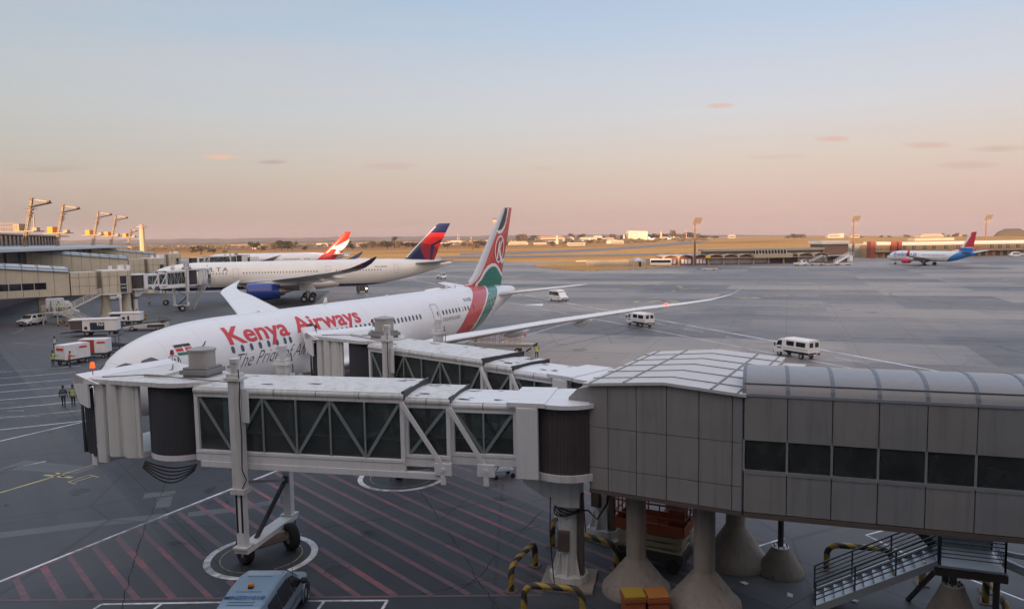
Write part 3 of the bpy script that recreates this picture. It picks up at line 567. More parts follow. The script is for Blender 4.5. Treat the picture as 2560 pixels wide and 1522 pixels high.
    # cab drum
    m = MB(); m.prism([(R+1.45*cos(a), 1.45*sin(a)) for a in [i*pi/12 for i in range(24)]], Z(4.28), Z(4.5)); m.prismy([(R-1.3, Z(4.3)), (R-1.0, Z(4.0)), (R+1.0, Z(4.0)), (R+1.3, Z(4.3))], -.5, .5); m.build('cab_floor', WHITE, t, .02)
    m = MB(); seg = 50
    for sgn in (1, -1):
        pr = []
        for i in range(seg+1):
            a = sgn*(radians(22)+radians(116)*i/seg); r = 1.42+(.018 if i % 2 else 0); pr.append((R+r*cos(a), r*sin(a)))
        m.add([(x, y, Z(4.5)) for x, y in pr]+[(x, y, Z(7.3)) for x, y in pr], [(i, i+1, seg+2+i, seg+1+i) if sgn > 0 else (i+1, i, seg+1+i, seg+2+i) for i in range(seg)], 0, True)
    m.build('cab_curtain', CURT, t)
    # cab, rotated about the drum
    c, s = cos(cab_rot), sin(cab_rot)
    def C(x, y, z): return (R+x*c-y*s, x*s+y*c, Z(z))
    def cp(m, pts, z0, z1): m.prism([C(x, y, 0)[:2] for x, y in pts], Z(z0), Z(z1))
    m = MB(); cp(m, [(1.9*cos(a)-.05, 1.62*sin(a)) for a in [radians(90)+i*pi/14 for i in range(15)]]+[(1.2, -1.85), (3.3, -2.15), (3.3, 2.15), (1.2, 1.85)], 7.32, 7.5); m.build('cab_roof', DIRTY, t, .02)
    m = MB()
    for k, (x0, x1, yy, b) in enumerate(((1.05, 1.85, 1.66, .16), (1.9, 2.55, 1.86, .14), (2.58, 3.15, 2.0, .08))):
        for sg in (1, -1):
            ring = []
            n = 6
            o = [(x0+(x1-x0)*i/n, sg*(yy+b*sin(pi*i/n))) for i in range(n+1)]+[(x1, sg*(yy-.14)), (x0, sg*(yy-.14))]
            if sg < 0: o = o[::-1]
            o = o[::-1]
            cp(m, o, 4.3 if k < 2 else 4.0, 7.31)
    for sg in (1, -1): m.build('cab_side_panel', M('cab_panel_paint', (.64, .65, .63), .45, var=.08, streak=.15), t, .02) if 0 else None; o = [(.85, sg*1.50), (3.2, sg*1.86), (3.2, sg*1.95), (.85, sg*1.60)]; cp(m, o if sg > 0 else o[::-1], 4.3, 7.32)
    m.build('cab_side_panel', M('cab_panel_paint', (.64, .65, .63), .45, var=.08, streak=.15), t)
    m = MB(); cp(m, [(1.0, -1.6), (3.9, -1.75), (3.9, 1.75), (1.0, 1.6)], 4.25, 4.48); cp(m, [(3.4, -1.9), (3.75, -1.9), (3.75, 1.9), (3.4, 1.9)], 3.75, 4.2); m.build('cab_deck', WHITE, t, .02)
    m = MB()   # canopy hood: sloping cheeks and a raised front beam
    for sg in (1, -1):
        pts = [(2.5, 7.35), (3.95, 7.62), (4.15, 7.5), (4.05, 6.9), (3.75, 6.45), (3.2, 6.3), (3.2, 7.3)]; y0 = sg*2.16; y1 = sg*2.24
        a = [C(x, y0, z) for x, z in pts]; b = [C(x, y1, z) for x, z in pts]; n = len(pts)
        m.add(a+b, [(i, (i+1) % n, n+(i+1) % n, n+i) for i in range(n)]+[list(range(n)), list(range(2*n-1, n-1, -1))])
    m.loft([[C(3.35, y, 7.5), C(3.95, y, 7.66), C(4.15, y, 7.52), C(4.1, y, 7.25), C(3.5, y, 7.3)] for y in (-2.24, 2.24)], sm=False)
    m.build('canopy_hood', WHITE, t, .015)
    m = MB()   # dark folding bellows closing on the aircraft
    for k in range(9):
        x = 3.2+.14*k; o = .10 if k % 2 else 0; y = 2.05-.045*k-o; zt = 7.22-.03*k-o
        m.loft([[C(x, -y, 4.15), C(x, -y, zt), C(x, y, zt), C(x, y, 4.15)], [C(x+.14, -y+.06*(1 if k % 2 == 0 else -1), 4.15), C(x+.14, -y+.06*(1 if k % 2 == 0 else -1), zt-.03), C(x+.14, y-.06*(1 if k % 2 == 0 else -1), zt-.03), C(x+.14, y-.06*(1 if k % 2 == 0 else -1), 4.15)]], closed=False, caps=False, sm=False)
    m.build('canopy_bellows', CURT, t)
    m = MB(); m.tube([C(4.46, -1.7, 4.15), C(4.46, -1.75, 7.0), C(4.46, 1.75, 7.0), C(4.46, 1.7, 4.15)], .07, 8); m.build('canopy_frame', DARKM, t)
    m = MB(); m.box(R-.5+1.1, R+.5+1.1, -.5, .5, Z(7.5), Z(7.62)); m.box(R-1.3, R-.3, -.6, .4, Z(7.36), Z(7.5)) if 0 else None; m.build('roof_hatch', DIRTY, t)
    v = thing_part = MB(); v.box(R-1.25, R-.15, -.75, .35, Z(7.46), Z(7.62)); v.box(R-1.35, R-.05, -.85, .45, Z(7.62), Z(7.80)); v.box(R-1.25, R-.15, -.75, .35, Z(7.80), Z(7.9)); vent = v.build('roof_vent', M('grey_vent', (.22, .22, .22), .55, var=.1), t, .015)
    v = MB(); v.cyl((R-.7, -.2, Z(7.9)), (R-.7, -.2, Z(8.56)), .53, n=28); v.cyl((R-.7, -.2, Z(8.56)), (R-.7, -.2, Z(8.63)), .57, n=28); v.cyl((R-.7, -.2, Z(8.63)), (R-.7, -.2, Z(8.72)), .55, .15, n=28); v.build('vent_cowl', M('vent_cap', (.34, .33, .31), .55, var=.1), vent)
    for (x, y, lit) in ((3.3, 1.9, 1), (3.3, -1.9, 0)):
        p = Vector(C(x, y, 7.62)); m = MB(); m.cyl(p, p+Vector((0, 0, .3)), .02, n=8); b_ = m.build('beacon_post', STEEL, t)
        m = MB(); m.cyl(p+Vector((0, 0, .3)), p+Vector((0, 0, .52)), .1, .07, n=12); m.build('beacon', M('lit_beacon', (1, .07, .01), .3, var=0, emit=1.3) if lit and base[0] == 2.0 else M('red_beacon', (.30, .03, .04), .3, var=0), b_)
    m = MB()
    for k in range(5):
        q = [(R-1.2+2.4*i/12, 1.2+.04*k, Z(4.15-.05*k-(.22+.09*k)*sin(pi*i/12))) for i in range(13)]; m.tube(q, .03, 6)
    m.build('cable_loop', BLACK, t)
    m = MB(); m.tube([C(3.0, 1.7, 7.52), C(1.3, .9, 7.6), (R-1.0, .9, Z(7.56)), (g, 1.2, Z(7.5))], .02, 5); m.tube([C(3.0, -1.7, 7.52), C(1.6, -.6, 7.56), C(1.2, .6, 7.54)], .02, 5); m.build('roof_cable', DARKM, t)
    return t
RZ1 = atan2(.2199, -.9755)
BR1 = boarding_bridge('boarding_bridge', 'nearest white glass-sided boarding bridge parked on its circle beside the dark panelled link', (2.0, 27.7, 0), RZ1, cab_rot=-.28, group=None)
RZ2 = atan2(.678, -.735)
BR2 = boarding_bridge('boarding_bridge', 'second white glass-sided bridge angled towards the middle door of the red-lettered airliner', (3.9, 32.1, 0), RZ2, cab_rot=-.1, gantry_at=12.6, group=None)
CG = glass('clear_bridge_glass', (.42, .50, .48), .8, .05)
BR3 = boarding_bridge('boarding_bridge', 'pale far bridge reaching the forward door of the navy-bellied airliner', (-68.45, 137.1, 0), atan2(.916, .40), s_end=12.6, zf=5.1, cab_rot=.2, gantry_at=10.4, glassm=CG, detail=False, group=None)
BR4 = boarding_bridge('boarding_bridge', 'farthest small bridge in front of the white airliner with the bright red tail', (-121, 288, 0), atan2(20, 14), s_end=19.5, zf=5.2, cab_rot=0, gantry_at=15, glassm=CG, detail=False, group=None)
# ---------------- connector building and corridor on the right ----------------
def panel_mat(name, rgb, rough): return M(name, rgb, rough, .0, var=.2, sc=.7, streak=.3, spec=.5, bump=.35, bsc=1.1)
PANEL = panel_mat('grey_aluminium_panel', (.275, .265, .255), .33); PANEL2 = panel_mat('bluish_aluminium_panel', (.258, .258, .262), .31); SEAM = M('dark_seam', (.02, .02, .022), .8)
def zt_front(x): return 7.82+(8.03-7.82)*x/2.75 if x < 2.75 else 8.03-(8.03-7.88)*(x-2.75)/2.6
def build_connector():
    ux = Vector((4.7, -2.54, 0)).normalized(); rz = atan2(ux.y, ux.x); W_ = 5.34; D_ = 8.0
    t = thing('link_building', 'dark metal panelled link building with pale gabled roof on flared columns', 'building', (2.68, 26.5, 0), rz)
    m = MB(); m.box(.03, W_-.03, .03, D_, 4.02, 7.7); m.build('wall_core', SEAM, t)
    cols = [0, .72, 1.76, 2.83, 3.93, 5.02-.0, W_]; rows = [4.0, 4.82, 6.28, None]; k = 0
    for i in range(6):
        for j in range(3):
            x0, x1 = cols[i]+.012, cols[i+1]-.012; z0 = rows[j]+.012; z1 = rows[j+1]-.012 if rows[j+1] else None
            m = MB()
            if z1 is None: m.prismy([(x0, z0), (x1, z0), (x1, zt_front(x1)), (x0, zt_front(x0))], -.012+.004*random.random(), .05)
            else: m.box(x0, x1, -.012+.006*random.random(), .05, z0, z1)
            m.build('wall_panel', PANEL if random.random() < .75 else PANEL2, t, .006)
    m = MB()
    for sd in (0, 1):
        x = -.012 if sd == 0 else W_-.05
        for i in range(6):
            for (z0, z1) in ((4.012, 4.808), (4.832, 6.268), (6.292, 7.8)): m.box(x, x+.06, i*D_/6+.06, (i+1)*D_/6-.012, z0, z1)
    m.build('side_panel', PANEL, t)
    # gabled roof with cross and long seams, overhanging the wall
    RW = M('pale_roof_sheet', (.56, .54, .525), .42, var=.08, streak=.15); RD = M('roof_seam', (.22, .23, .25), .6)
    m = MB(); e = .14; zr = 8.10; zl = 7.86; zr2 = 7.92
    def top(x): return zl+(zr-zl)*x/2.75 if x < 2.75 else zr-(zr-zr2)*(x-2.75)/2.6
    for (a, b) in ((-.18, 2.75), (2.75, W_+.12)):
        m.add([(a, -e, top(a)), (b, -e, top(b)), (b, D_, top(b)), (a, D_, top(a)), (a, -e, top(a)-.10), (b, -e, top(b)-.10), (b, D_, top(b)-.10), (a, D_, top(a)-.10)], [(0, 1, 2, 3), (7, 6, 5, 4), (0, 4, 5, 1), (3, 2, 6, 7), (0, 3, 7, 4), (1, 5, 6, 2)])
    rf = m.build('roof', RW, t)
    m = MB()
    for y in [i*D_/5.5+.9 for i in range(5)]:
        m.bar((-.18, y, top(-.18)+.012), (2.75, y, top(2.75)+.012), .045, .03); m.bar((2.75, y, top(2.75)+.012), (W_+.1, y, top(W_)+.012), .045, .03)
    for x in (.1, 1.35, 4.35, 5.2): m.bar((x, -e, top(x)+.015), (x, D_, top(x)+.015), .07 if x in (1.35, 4.35) else .04, .03)
    m.build('roof_seam', RD, rf)
    m = MB(); m.box(W_, W_+1.0, 2.6, D_-.6, 7.4, 7.78); m.box(W_+.15, W_+1.2, 4.5, D_-1.2, 7.2, 7.6); m.build('roof_step', RW, t, .02)
    m = MB(); m.prismy([(-.9, 4.4), (0, 4.1), (0, 7.7), (-.55, 7.55), (-.9, 7.2)], .25, 2.2); m.build('bridge_collar', PANEL, t, .02)
    m = MB(); m.prismy([(-.5, 4.4), (0, 4.1), (0, 7.6), (-.5, 7.4)], 5.2, 7.6); m.build('bridge_collar', PANEL, t, .02)
    m = MB(); m.box(0, W_, 0, D_, 3.86, 4.0); m.build('floor_edge', M('bronze_trim', (.12, .095, .08), .45), t)
    return t
build_connector()
def build_corridor():
    ux = Vector((14.89-7.5, 21.45-23.9, 0)).normalized(); rz = atan2(ux.y, ux.x); Wd = 3.0; n = 24; p = 1.318
    t = thing('enclosed_walkway', 'long grey panelled walkway with ribbon windows and curved pale roof', 'building', (7.42, 23.95, 0), rz)
    core = MB(); L = n*p
    core.box(.0, L, .06, Wd-.06, 4.0, 5.3); core.box(0, L, .10, Wd-.1, 6.45, 7.9); core.build('wall_core', SEAM, t)
    def tp(x): return 7.9+.012*min(x, 12)
    for i in range(n):
        x0, x1 = i*p+.014, (i+1)*p-.014; m = MB(); m.prismy([(x0, 6.40), (x1, 6.40), (x1, 7.9), (x0, 7.9)], -.02+.008*random.random(), .06); m.build('wall_panel', random.choice([PANEL, PANEL2, PANEL2]), t, .006)
        m = MB(); m.box(x0, x1, -.02+.008*random.random(), .06, 4.02, 5.28); m.box(x0, x1, -.035, .03, 5.285, 5.33); m.build('wall_panel', random.choice([PANEL, PANEL2, PANEL2]), t, .006)
        m = MB(); m.box(i*p+.06, (i+1)*p-.02, .03, .05, 5.42, 6.38); m.build('window', glass('dark_walkway_glass', (.10, .12, .14), .7, .03, .12), t)
        m = MB(); m.box(i*p-.035, i*p+.035, -.0, .09, 5.4, 6.40); m.build('mullion', STEEL, t)
    m = MB(); m.box(0, L, -.03, .10, 5.34, 5.42); m.build('window_sill', STEEL, t)
    m = MB(); m.box(0, L, Wd-.06, Wd, 4.0, 7.9); m.build('far_wall', PANEL, t)
    m = MB(); m.box(0, L, .1, Wd-.1, 5.28, 5.32); m.box(0, L, .6, .66, 6.0, 6.06); m.box(0, L, 2.2, 2.26, 5.95, 6.02); m.build('handrail', STEEL, t)
    m = MB(); m.box(0, L, -.05, Wd+.05, 3.84, 3.99); m.build('floor_edge', M('bronze_trim'), t)
    prof = [(-.02, 7.9), (.05, 8.06), (.17, 8.22), (.34, 8.35), (.62, 8.46), (1.0, 8.53), (1.5, 8.56), (2.0, 8.53), (2.38, 8.46), (2.66, 8.35), (2.83, 8.22), (2.95, 8.06), (3.02, 7.9)]
    RF = M('translucent_roof_sheet', (.25, .25, .255), .36, var=.07, spec=.6, streak=.1)
    m = MB(); m.loft([[(x, y, z) for y, z in prof] for x in (0.02, L)], closed=False, caps=False); rf = m.build('roof', RF, t)
    m = MB()
    for i in range(n+1):
        w_ = .055; x = i*p
        m.loft([[(x+dx, y+(y-1.5)*.008, z+.012) for y, z in prof] for dx in (-w_, w_)], closed=False, caps=False, sm=False)
    m.build('roof_rib', M('rib_grey', (.13, .15, .18), .45), rf)
    m = MB(); m.tube([(0, .15, 8.225), (L, .15, 8.225)], .022, 6); m.build('roof_joint', M('rib_grey'), rf)
    m = MB(); m.box(0, L, -.045, .02, 7.84, 7.93); m.build('eave_trim', M('eave_aluminium', (.4, .42, .45), .35, .5), t)
build_corridor()
# ---------------- flared concrete columns ----------------
def flared(label, x, y, top, neck, zf, base, steel=False):
    t = thing('flared_column', label, 'column', (x, y, 0), random.uniform(0, .5), 'flared concrete columns under the link building')
    m = MB()
    if steel: pr = [(base, 0), (base*.99, .12), (neck*1.55, zf-.05), (neck*1.5, zf)]
    else: pr = [(base, 0), (base*.98, .18), (base*.86, .32), (neck*1.03, zf), (neck, zf+.06), (neck, top)]
    m.lathe(pr, n=32 if not steel else 20); m.poly([(pr[-1][0]*cos(2*pi*k/32), pr[-1][0]*sin(2*pi*k/32), pr[-1][1]) for k in range(32)])
    m.build('column_shaft', CONC, t)
    if steel:
        m = MB(); m.cyl((0, 0, zf), (0, 0, zf+.03), .32, n=20); m.build('base_plate', DIRTY, t)
        m = MB(); m.cyl((0, 0, zf+.03), (0, 0, top), .11, n=14); m.build('steel_post', DARKM, t)
        m = MB(); [m.cyl((.25*cos(a), .25*sin(a), zf+.03), (.25*cos(a), .25*sin(a), zf+.1), .025, n=6) for a in [k*pi/4 for k in range(8)]]; m.build('anchor_bolts', DARKM, t)
flared('flared concrete column with two coloured reflection boxes at its foot', 4.42, 26.9, 3.9, .36, 1.25, 1.28)
flared('flared concrete column at the right corner of the link building', 6.62, 25.7, 3.9, .37, 1.25, 1.3)
flared('flared concrete column standing behind the orange scissor lift', 6.75, 31.3, 3.9, .36, 1.4, 1.25)
flared('broad dark flared column between the scissor lift and the steel-topped cones', 8.75, 29.2, 3.9, .38, 1.5, 1.35)
flared('low concrete cone carrying a thin steel post under the walkway', 10.2, 28.2, 3.9, .22, 1.0, .88, True)
flared('low concrete cone carrying a steel post under the stair landing', 14.2, 23.7, 2.0, .22, 1.55, .95, True)
# ---------------- airliners: local x runs aft from the nose, -y is the side seen ----------------
def interp(T, x, k):
    if x <= T[0][0]: return T[0][k]
    for i in range(len(T)-1):
        if x <= T[i+1][0]:
            a, b = T[i], T[i+1]; h = b[0]-a[0]; t = (x-a[0])/h
            if k == 0: return x
            def sl(j):
                if j <= 0 or j >= len(T)-1:
                    j0 = max(0, min(j, len(T)-2)); return (T[j0+1][k]-T[j0][k])/(T[j0+1][0]-T[j0][0]) if j else 1.6*(T[1][k]-T[0][k])/(T[1][0]-T[0][0])
                d0 = (T[j][k]-T[j-1][k])/(T[j][0]-T[j-1][0]); d1 = (T[j+1][k]-T[j][k])/(T[j+1][0]-T[j][0])
                return 0 if d0*d1 <= 0 else 2*d0*d1/(d0+d1)
            m0, m1 = sl(i)*h, sl(i+1)*h
            return (2*t**3-3*t*t+1)*a[k]+(t**3-2*t*t+t)*m0+(-2*t**3+3*t*t)*b[k]+(t**3-t*t)*m1
    return T[-1][k]
class Fus:
    def __init__(s, T): s.T = T
    def at(s, x, ph, off=0., side=-1):
        zc, w, h = (interp(s.T, x, k) for k in (1, 2, 3)); return Vector((x, side*(w+off)*cos(ph), zc+(h+off)*sin(ph)))
    def wrapf(s, x0, z0, off=.012, side=-1):   # (u, v): u along the body, v up the skin from height z0
        def f(u, v):
            x = x0+u; zc, w, h = (interp(s.T, x, k) for k in (1, 2, 3)); ph0 = math.asin(max(-1, min(1, (z0-zc)/h))); return s.at(x, ph0+v/((w+h)/2), off, side)
        return f
    def build(s, mat, parent, n=56, dx=.6):
        L = s.T[-1][0]; o_ = s.T[0][0]; xs = [o_+q for q in (0, .06, .15, .3, .5, .75, 1.05, 1.4, 1.8, 2.3)]; x = o_+2.8
        while x < L: xs.append(x); x += dx
        xs.append(L); m = MB(); rings = []
        for x in xs:
            zc, w, h = (interp(s.T, x, k) for k in (1, 2, 3)); rings.append([(x, w*cos(2*pi*k/n), zc+h*sin(2*pi*k/n)) for k in range(n)])
        m.loft(rings, caps=True); return m.build('fuselage', mat, parent)
def livery(name, base, kx, stops, belly=None, rough=.25):
    """bands across the body by t = x - (k1*u + k2*u*u), u = z - k0; stops = [(t, colour)]"""
    m = bpy.data.materials.new(name); m.use_nodes = True; nt = m.node_tree; b = nt.nodes['Principled BSDF']; tc = nn(nt, 'ShaderNodeTexCoord').outputs['Object']
    X, Y, Z = nn(nt, 'ShaderNodeSeparateXYZ', ins={0: tc}).outputs
    col = base
    if stops:
        u = mth(nt, 'MAXIMUM', mth(nt, 'SUBTRACT', Z, kx[0]), -3.0); t = mth(nt, 'SUBTRACT', X, mth(nt, 'ADD', mth(nt, 'MULTIPLY', u, kx[1]), mth(nt, 'MULTIPLY', mth(nt, 'MULTIPLY', u, u), kx[2])))
        for t0, t1, c in stops:
            f = mth(nt, 'MULTIPLY', mth(nt, 'GREATER_THAN', t, t0), mth(nt, 'LESS_THAN', t, t1)); col = mixc(nt, f, col, c)
    if belly:
        col = mixc(nt, mth(nt, 'LESS_THAN', mth(nt, 'ADD', Z, mth(nt, 'MULTIPLY', X, belly[2])), belly[0]), col, belly[1])
    n = nn(nt, 'ShaderNodeTexNoise', ins={'Vector': tc, 'Scale': .35, 'Detail': 5.0}).outputs[0]
    col = mixc(nt, mth(nt, 'MULTIPLY_ADD', n, .34, -.1, clamp=True), col, (.42, .42, .43))
    col = mixc(nt, mth(nt, 'MULTIPLY', mth(nt, 'LESS_THAN', mth(nt, 'FRACT', mth(nt, 'MULTIPLY', X, .41)), .012), .3), col, (.25, .26, .28))
    nt.links.new(col, b.inputs['Base Color']) if hasattr(col, 'is_output') else None
    b.inputs['Roughness'].default_value = rough; b.inputs['Coat Weight'].default_value = .3; b.inputs['Coat Roughness'].default_value = .12; return m
def lift(name, secs, side, mat, parent, caps=True):
    """secs: (x_le, y_out, z, chord, thickness ratio, cant deg)"""
    m = MB(); rings = []
    for (x, y, z, c, t, ca) in secs:
        ca = radians(ca); r = []
        for xi in XI: h = airf(xi)*t*c*1.0; r.append((x+xi*c, side*(y-h*sin(ca)), z+h*cos(ca)))
        for xi in XI[::-1][1:-1]: h = airf(xi)*t*c*.75; r.append((x+xi*c, side*(y+h*sin(ca)), z-h*cos(ca)))
        rings.append(r if side > 0 else r)
    m.loft(rings); return m.build(name, mat, parent, recalc=True)
def fint(F, z):
    for a, b in zip(F, F[1:]):
        if z <= b[0]: t = max(0, (z-a[0])/(b[0]-a[0])); return [a[k]+(b[k]-a[k])*t for k in range(4)]
    return list(F[-1])
def build_fin(F, mat, parent):   # F: (z, x_le, x_te, max thickness)
    m = MB(); rings = []
    for (z, a, b, t) in F:
        c = b-a; r = [(a+xi*c, airf(xi)*t, z) for xi in XI]+[(a+xi*c, -airf(xi)*t, z) for xi in XI[::-1][1:-1]]; rings.append(r)
    m.loft(rings); return m.build('tail_fin', mat, parent, recalc=True)
def fin_wrap(F, off=.02, side=-1):
    def f(x, z):
        _, a, b, t = fint(F, z); xi = max(.0, min(1, (x-a)/(b-a))); return Vector((x, side*(airf(xi)*t+off), z))
    return f
def le_strip(F, zs, wd, off, mat, parent):
    m = MB(); rings = []
    for z in zs:
        _, a, b, t = fint(F, z); c = b-a; f = wd(z)/c; r = []
        for sg in (1, -1):
            ks = [f*(k/8)**2 for k in (range(8, -1, -1) if sg > 0 else range(1, 9))]; r += [(a+xi*c-off*max(0, 1-xi/.02), sg*(airf(xi)*t+off*min(1, .25+xi/.02)), z) for xi in ks]
        rings.append(r)
    m.loft(rings, closed=False, caps=False); return m.build('leading_edge_strip', mat, parent)
def fit_text(body, x0, x1, size, bold=0., shear=0.):
    me = textmesh(body, size, bold, shear); lo = min(v.co.x for v in me.vertices); hi = max(v.co.x for v in me.vertices)
    for v in me.vertices: v.co.x = x0+(v.co.x-lo)*(x1-x0)/(hi-lo)
    return me
def engine(parent, side, x0, y, z, R, L, cowl, lip, pyl, core=.5):
    e = MB(); r0 = R*.86
    e.lathe([(r0, 0), (R*.93, .02), (R*.985, .35), (R, L*.32), (R*.97, L*.6), (R*.80, L), (R*.76, L), (R*.78, L*.9), (R*.8, L*.5), (R*.82, .5), (r0*.96, .12), (r0, 0)], (x0, side*y, z), 40, axis='X'); en = e.build('engine', cowl, parent)
    e = MB(); e.lathe([(R*.90, .22), (r0*.99, .0), (r0*.965, -.03), (r0*.93, .0), (R*.8, .25)], (x0-.005, side*y, z), 40, axis='X'); e.build('intake_lip', lip, en)
    e = MB(); e.lathe([(.01, .55), (R*.24, .95), (R*.82, 1.0)], (x0, side*y, z), 32, axis='X'); e.build('fan', M('fan_dark', (.03, .03, .035), .4, .5), en)
    e = MB(); e.lathe([(R*.55, L*.8), (R*.52, L*1.05), (R*.40, L*1.16), (R*.30, L*1.16), (R*.22, L*1.2), (.03, L*1.42)], (x0, side*y, z), 28, axis='X'); e.build('exhaust_cone', M('exhaust_metal', (.30, .27, .24), .4, .8), en)
    e = MB(); e.loft([[(x0+L*.18, side*y-.05, z+R*.9), (x0+L*.18, side*y+.05, z+R*.9), (x0+L*.3, side*y+.05, z+R*1.02), (x0+L*.3, side*y-.05, z+R*1.02)], [(x0+L*.7, side*y-.22, z+R*.6), (x0+L*.7, side*y+.22, z+R*.6), (x0+L*.95, side*y+.2, z+R*1.3), (x0+L*.95, side*y-.2, z+R*1.3)], [(x0+L*1.5, side*y-.1, z+R*.65), (x0+L*1.5, side*y+.1, z+R*.65), (x0+L*1.6, side*y+.1, z+R*1.35), (x0+L*1.6, side*y-.1, z+R*1.35)]], sm=False); e.build('pylon', pyl, en, recalc=True)
def gear(parent, x, y, r, top, rows, w=.45, gap=.7, name='main_gear', door=None):
    g = MB(); g.cyl((x, y, r), (x, y, top), r*.28, n=14); g.cyl((x, y, r+.5), (x-.9, y, top), r*.13, n=8)
    if rows > 1: g.bar((x-r*1.25*(rows-1), y, r), (x+r*1.25*(rows-1), y, r), .25, .25)
    gg = g.build(name, M('gear_grey', (.45, .46, .47), .45, .3), parent)
    for i in range(rows):
        xx = x+(i-(rows-1)/2)*r*2.35
        for sg in (-1, 1):
            yy = y+sg*gap/2; m = MB(); m.lathe([(r*.5, -w/2), (r*.9, -w/2), (r, -w*.3), (r, w*.3), (r*.9, w/2), (r*.5, w/2)], (xx, yy, r), 26, axis='Y'); wh = m.build('wheel', TYRE, gg, recalc=True)
            m = MB(); m.cyl((xx, yy-w*.42, r), (xx, yy+w*.42, r), r*.52, n=18); m.build('rim', RIM, wh)
        m = MB(); m.cyl((xx, y-gap/2, r), (xx, y+gap/2, r), .09, n=8); m.build('axle', DARKM, gg)
    if door: m = MB(); m.add([(door[0], y+door[4], door[2]), (door[1], y+door[4], door[2]), (door[1]+door[5], y+door[4], door[3]), (door[0]+.2, y+door[4], door[3]), (door[0], y+door[4]+.06, door[2]), (door[1], y+door[4]+.06, door[2]), (door[1]+door[5], y+door[4]+.06, door[3]), (door[0]+.2, y+door[4]+.06, door[3])], [(0, 1, 2, 3), (7, 6, 5, 4), (0, 4, 5, 1), (1, 5, 6, 2), (2, 6, 7, 3), (3, 7, 4, 0)]); m.build('gear_door', M('door_white'), gg)
M('door_white', (.70, .70, .69), .4, var=.05)
def ellipse(cx, cy, a, b, p=2.6, n=18):
    o = []
    for i in range(n): t = 2*pi*i/n; c, s = cos(t), sin(t); o.append((cx+a*math.copysign(abs(c)**(2/p), c), cy+b*math.copysign(abs(s)**(2/p), s)))
    return o
WINM = M('cabin_window', (.055, .062, .075), .12, var=0, spec=.7)
def windows(parent, F, xs, z, a, b, mat=WINM, frame=None, side=-1):
    proto = None; x0 = xs[0]
    for x in xs:
        inside = abs(F.at(x, .2)[1]-F.at(x0, .2)[1]) < .004
        if proto is None or not inside:
            o = wrap('window', [ellipse(0, 0, a, b)], F.wrapf(x, z, .012, side), mat, parent, .2)
            for v in o.data.vertices: v.co.x -= x
            o.location.x = x
            if inside: proto = o
        else: o = proto.copy(); COL.objects.link(o); o.location.x = x
def door(parent, F, x0, x1, z0, z1, mat, name='door', line=None, side=-1, w=.05):
    f = F.wrapf(0, z0, .016, side); H = (z1-z0)*1.05; r = .22
    def rr(d): return [(x0+d+r, d), (x1-d-r, d), (x1-d, d+r), (x1-d, H-d-r), (x1-d-r, H-d), (x0+d+r, H-d), (x0+d, H-d-r), (x0+d, d+r)]
    o, i = rr(0), rr(w); q = [[o[k], o[(k+1) % 8], i[(k+1) % 8], i[k]] for k in range(8)]
    return wrap(name, q, f, mat, parent, .3)
GREYL = M('panel_line_grey', (.16, .17, .19), .5, var=0)
def airliner(name, label, pos, th, group=None): return thing(name, label, 'airliner', (pos[0], pos[1], 0), th, group)
WHT = (.74, .755, .77)
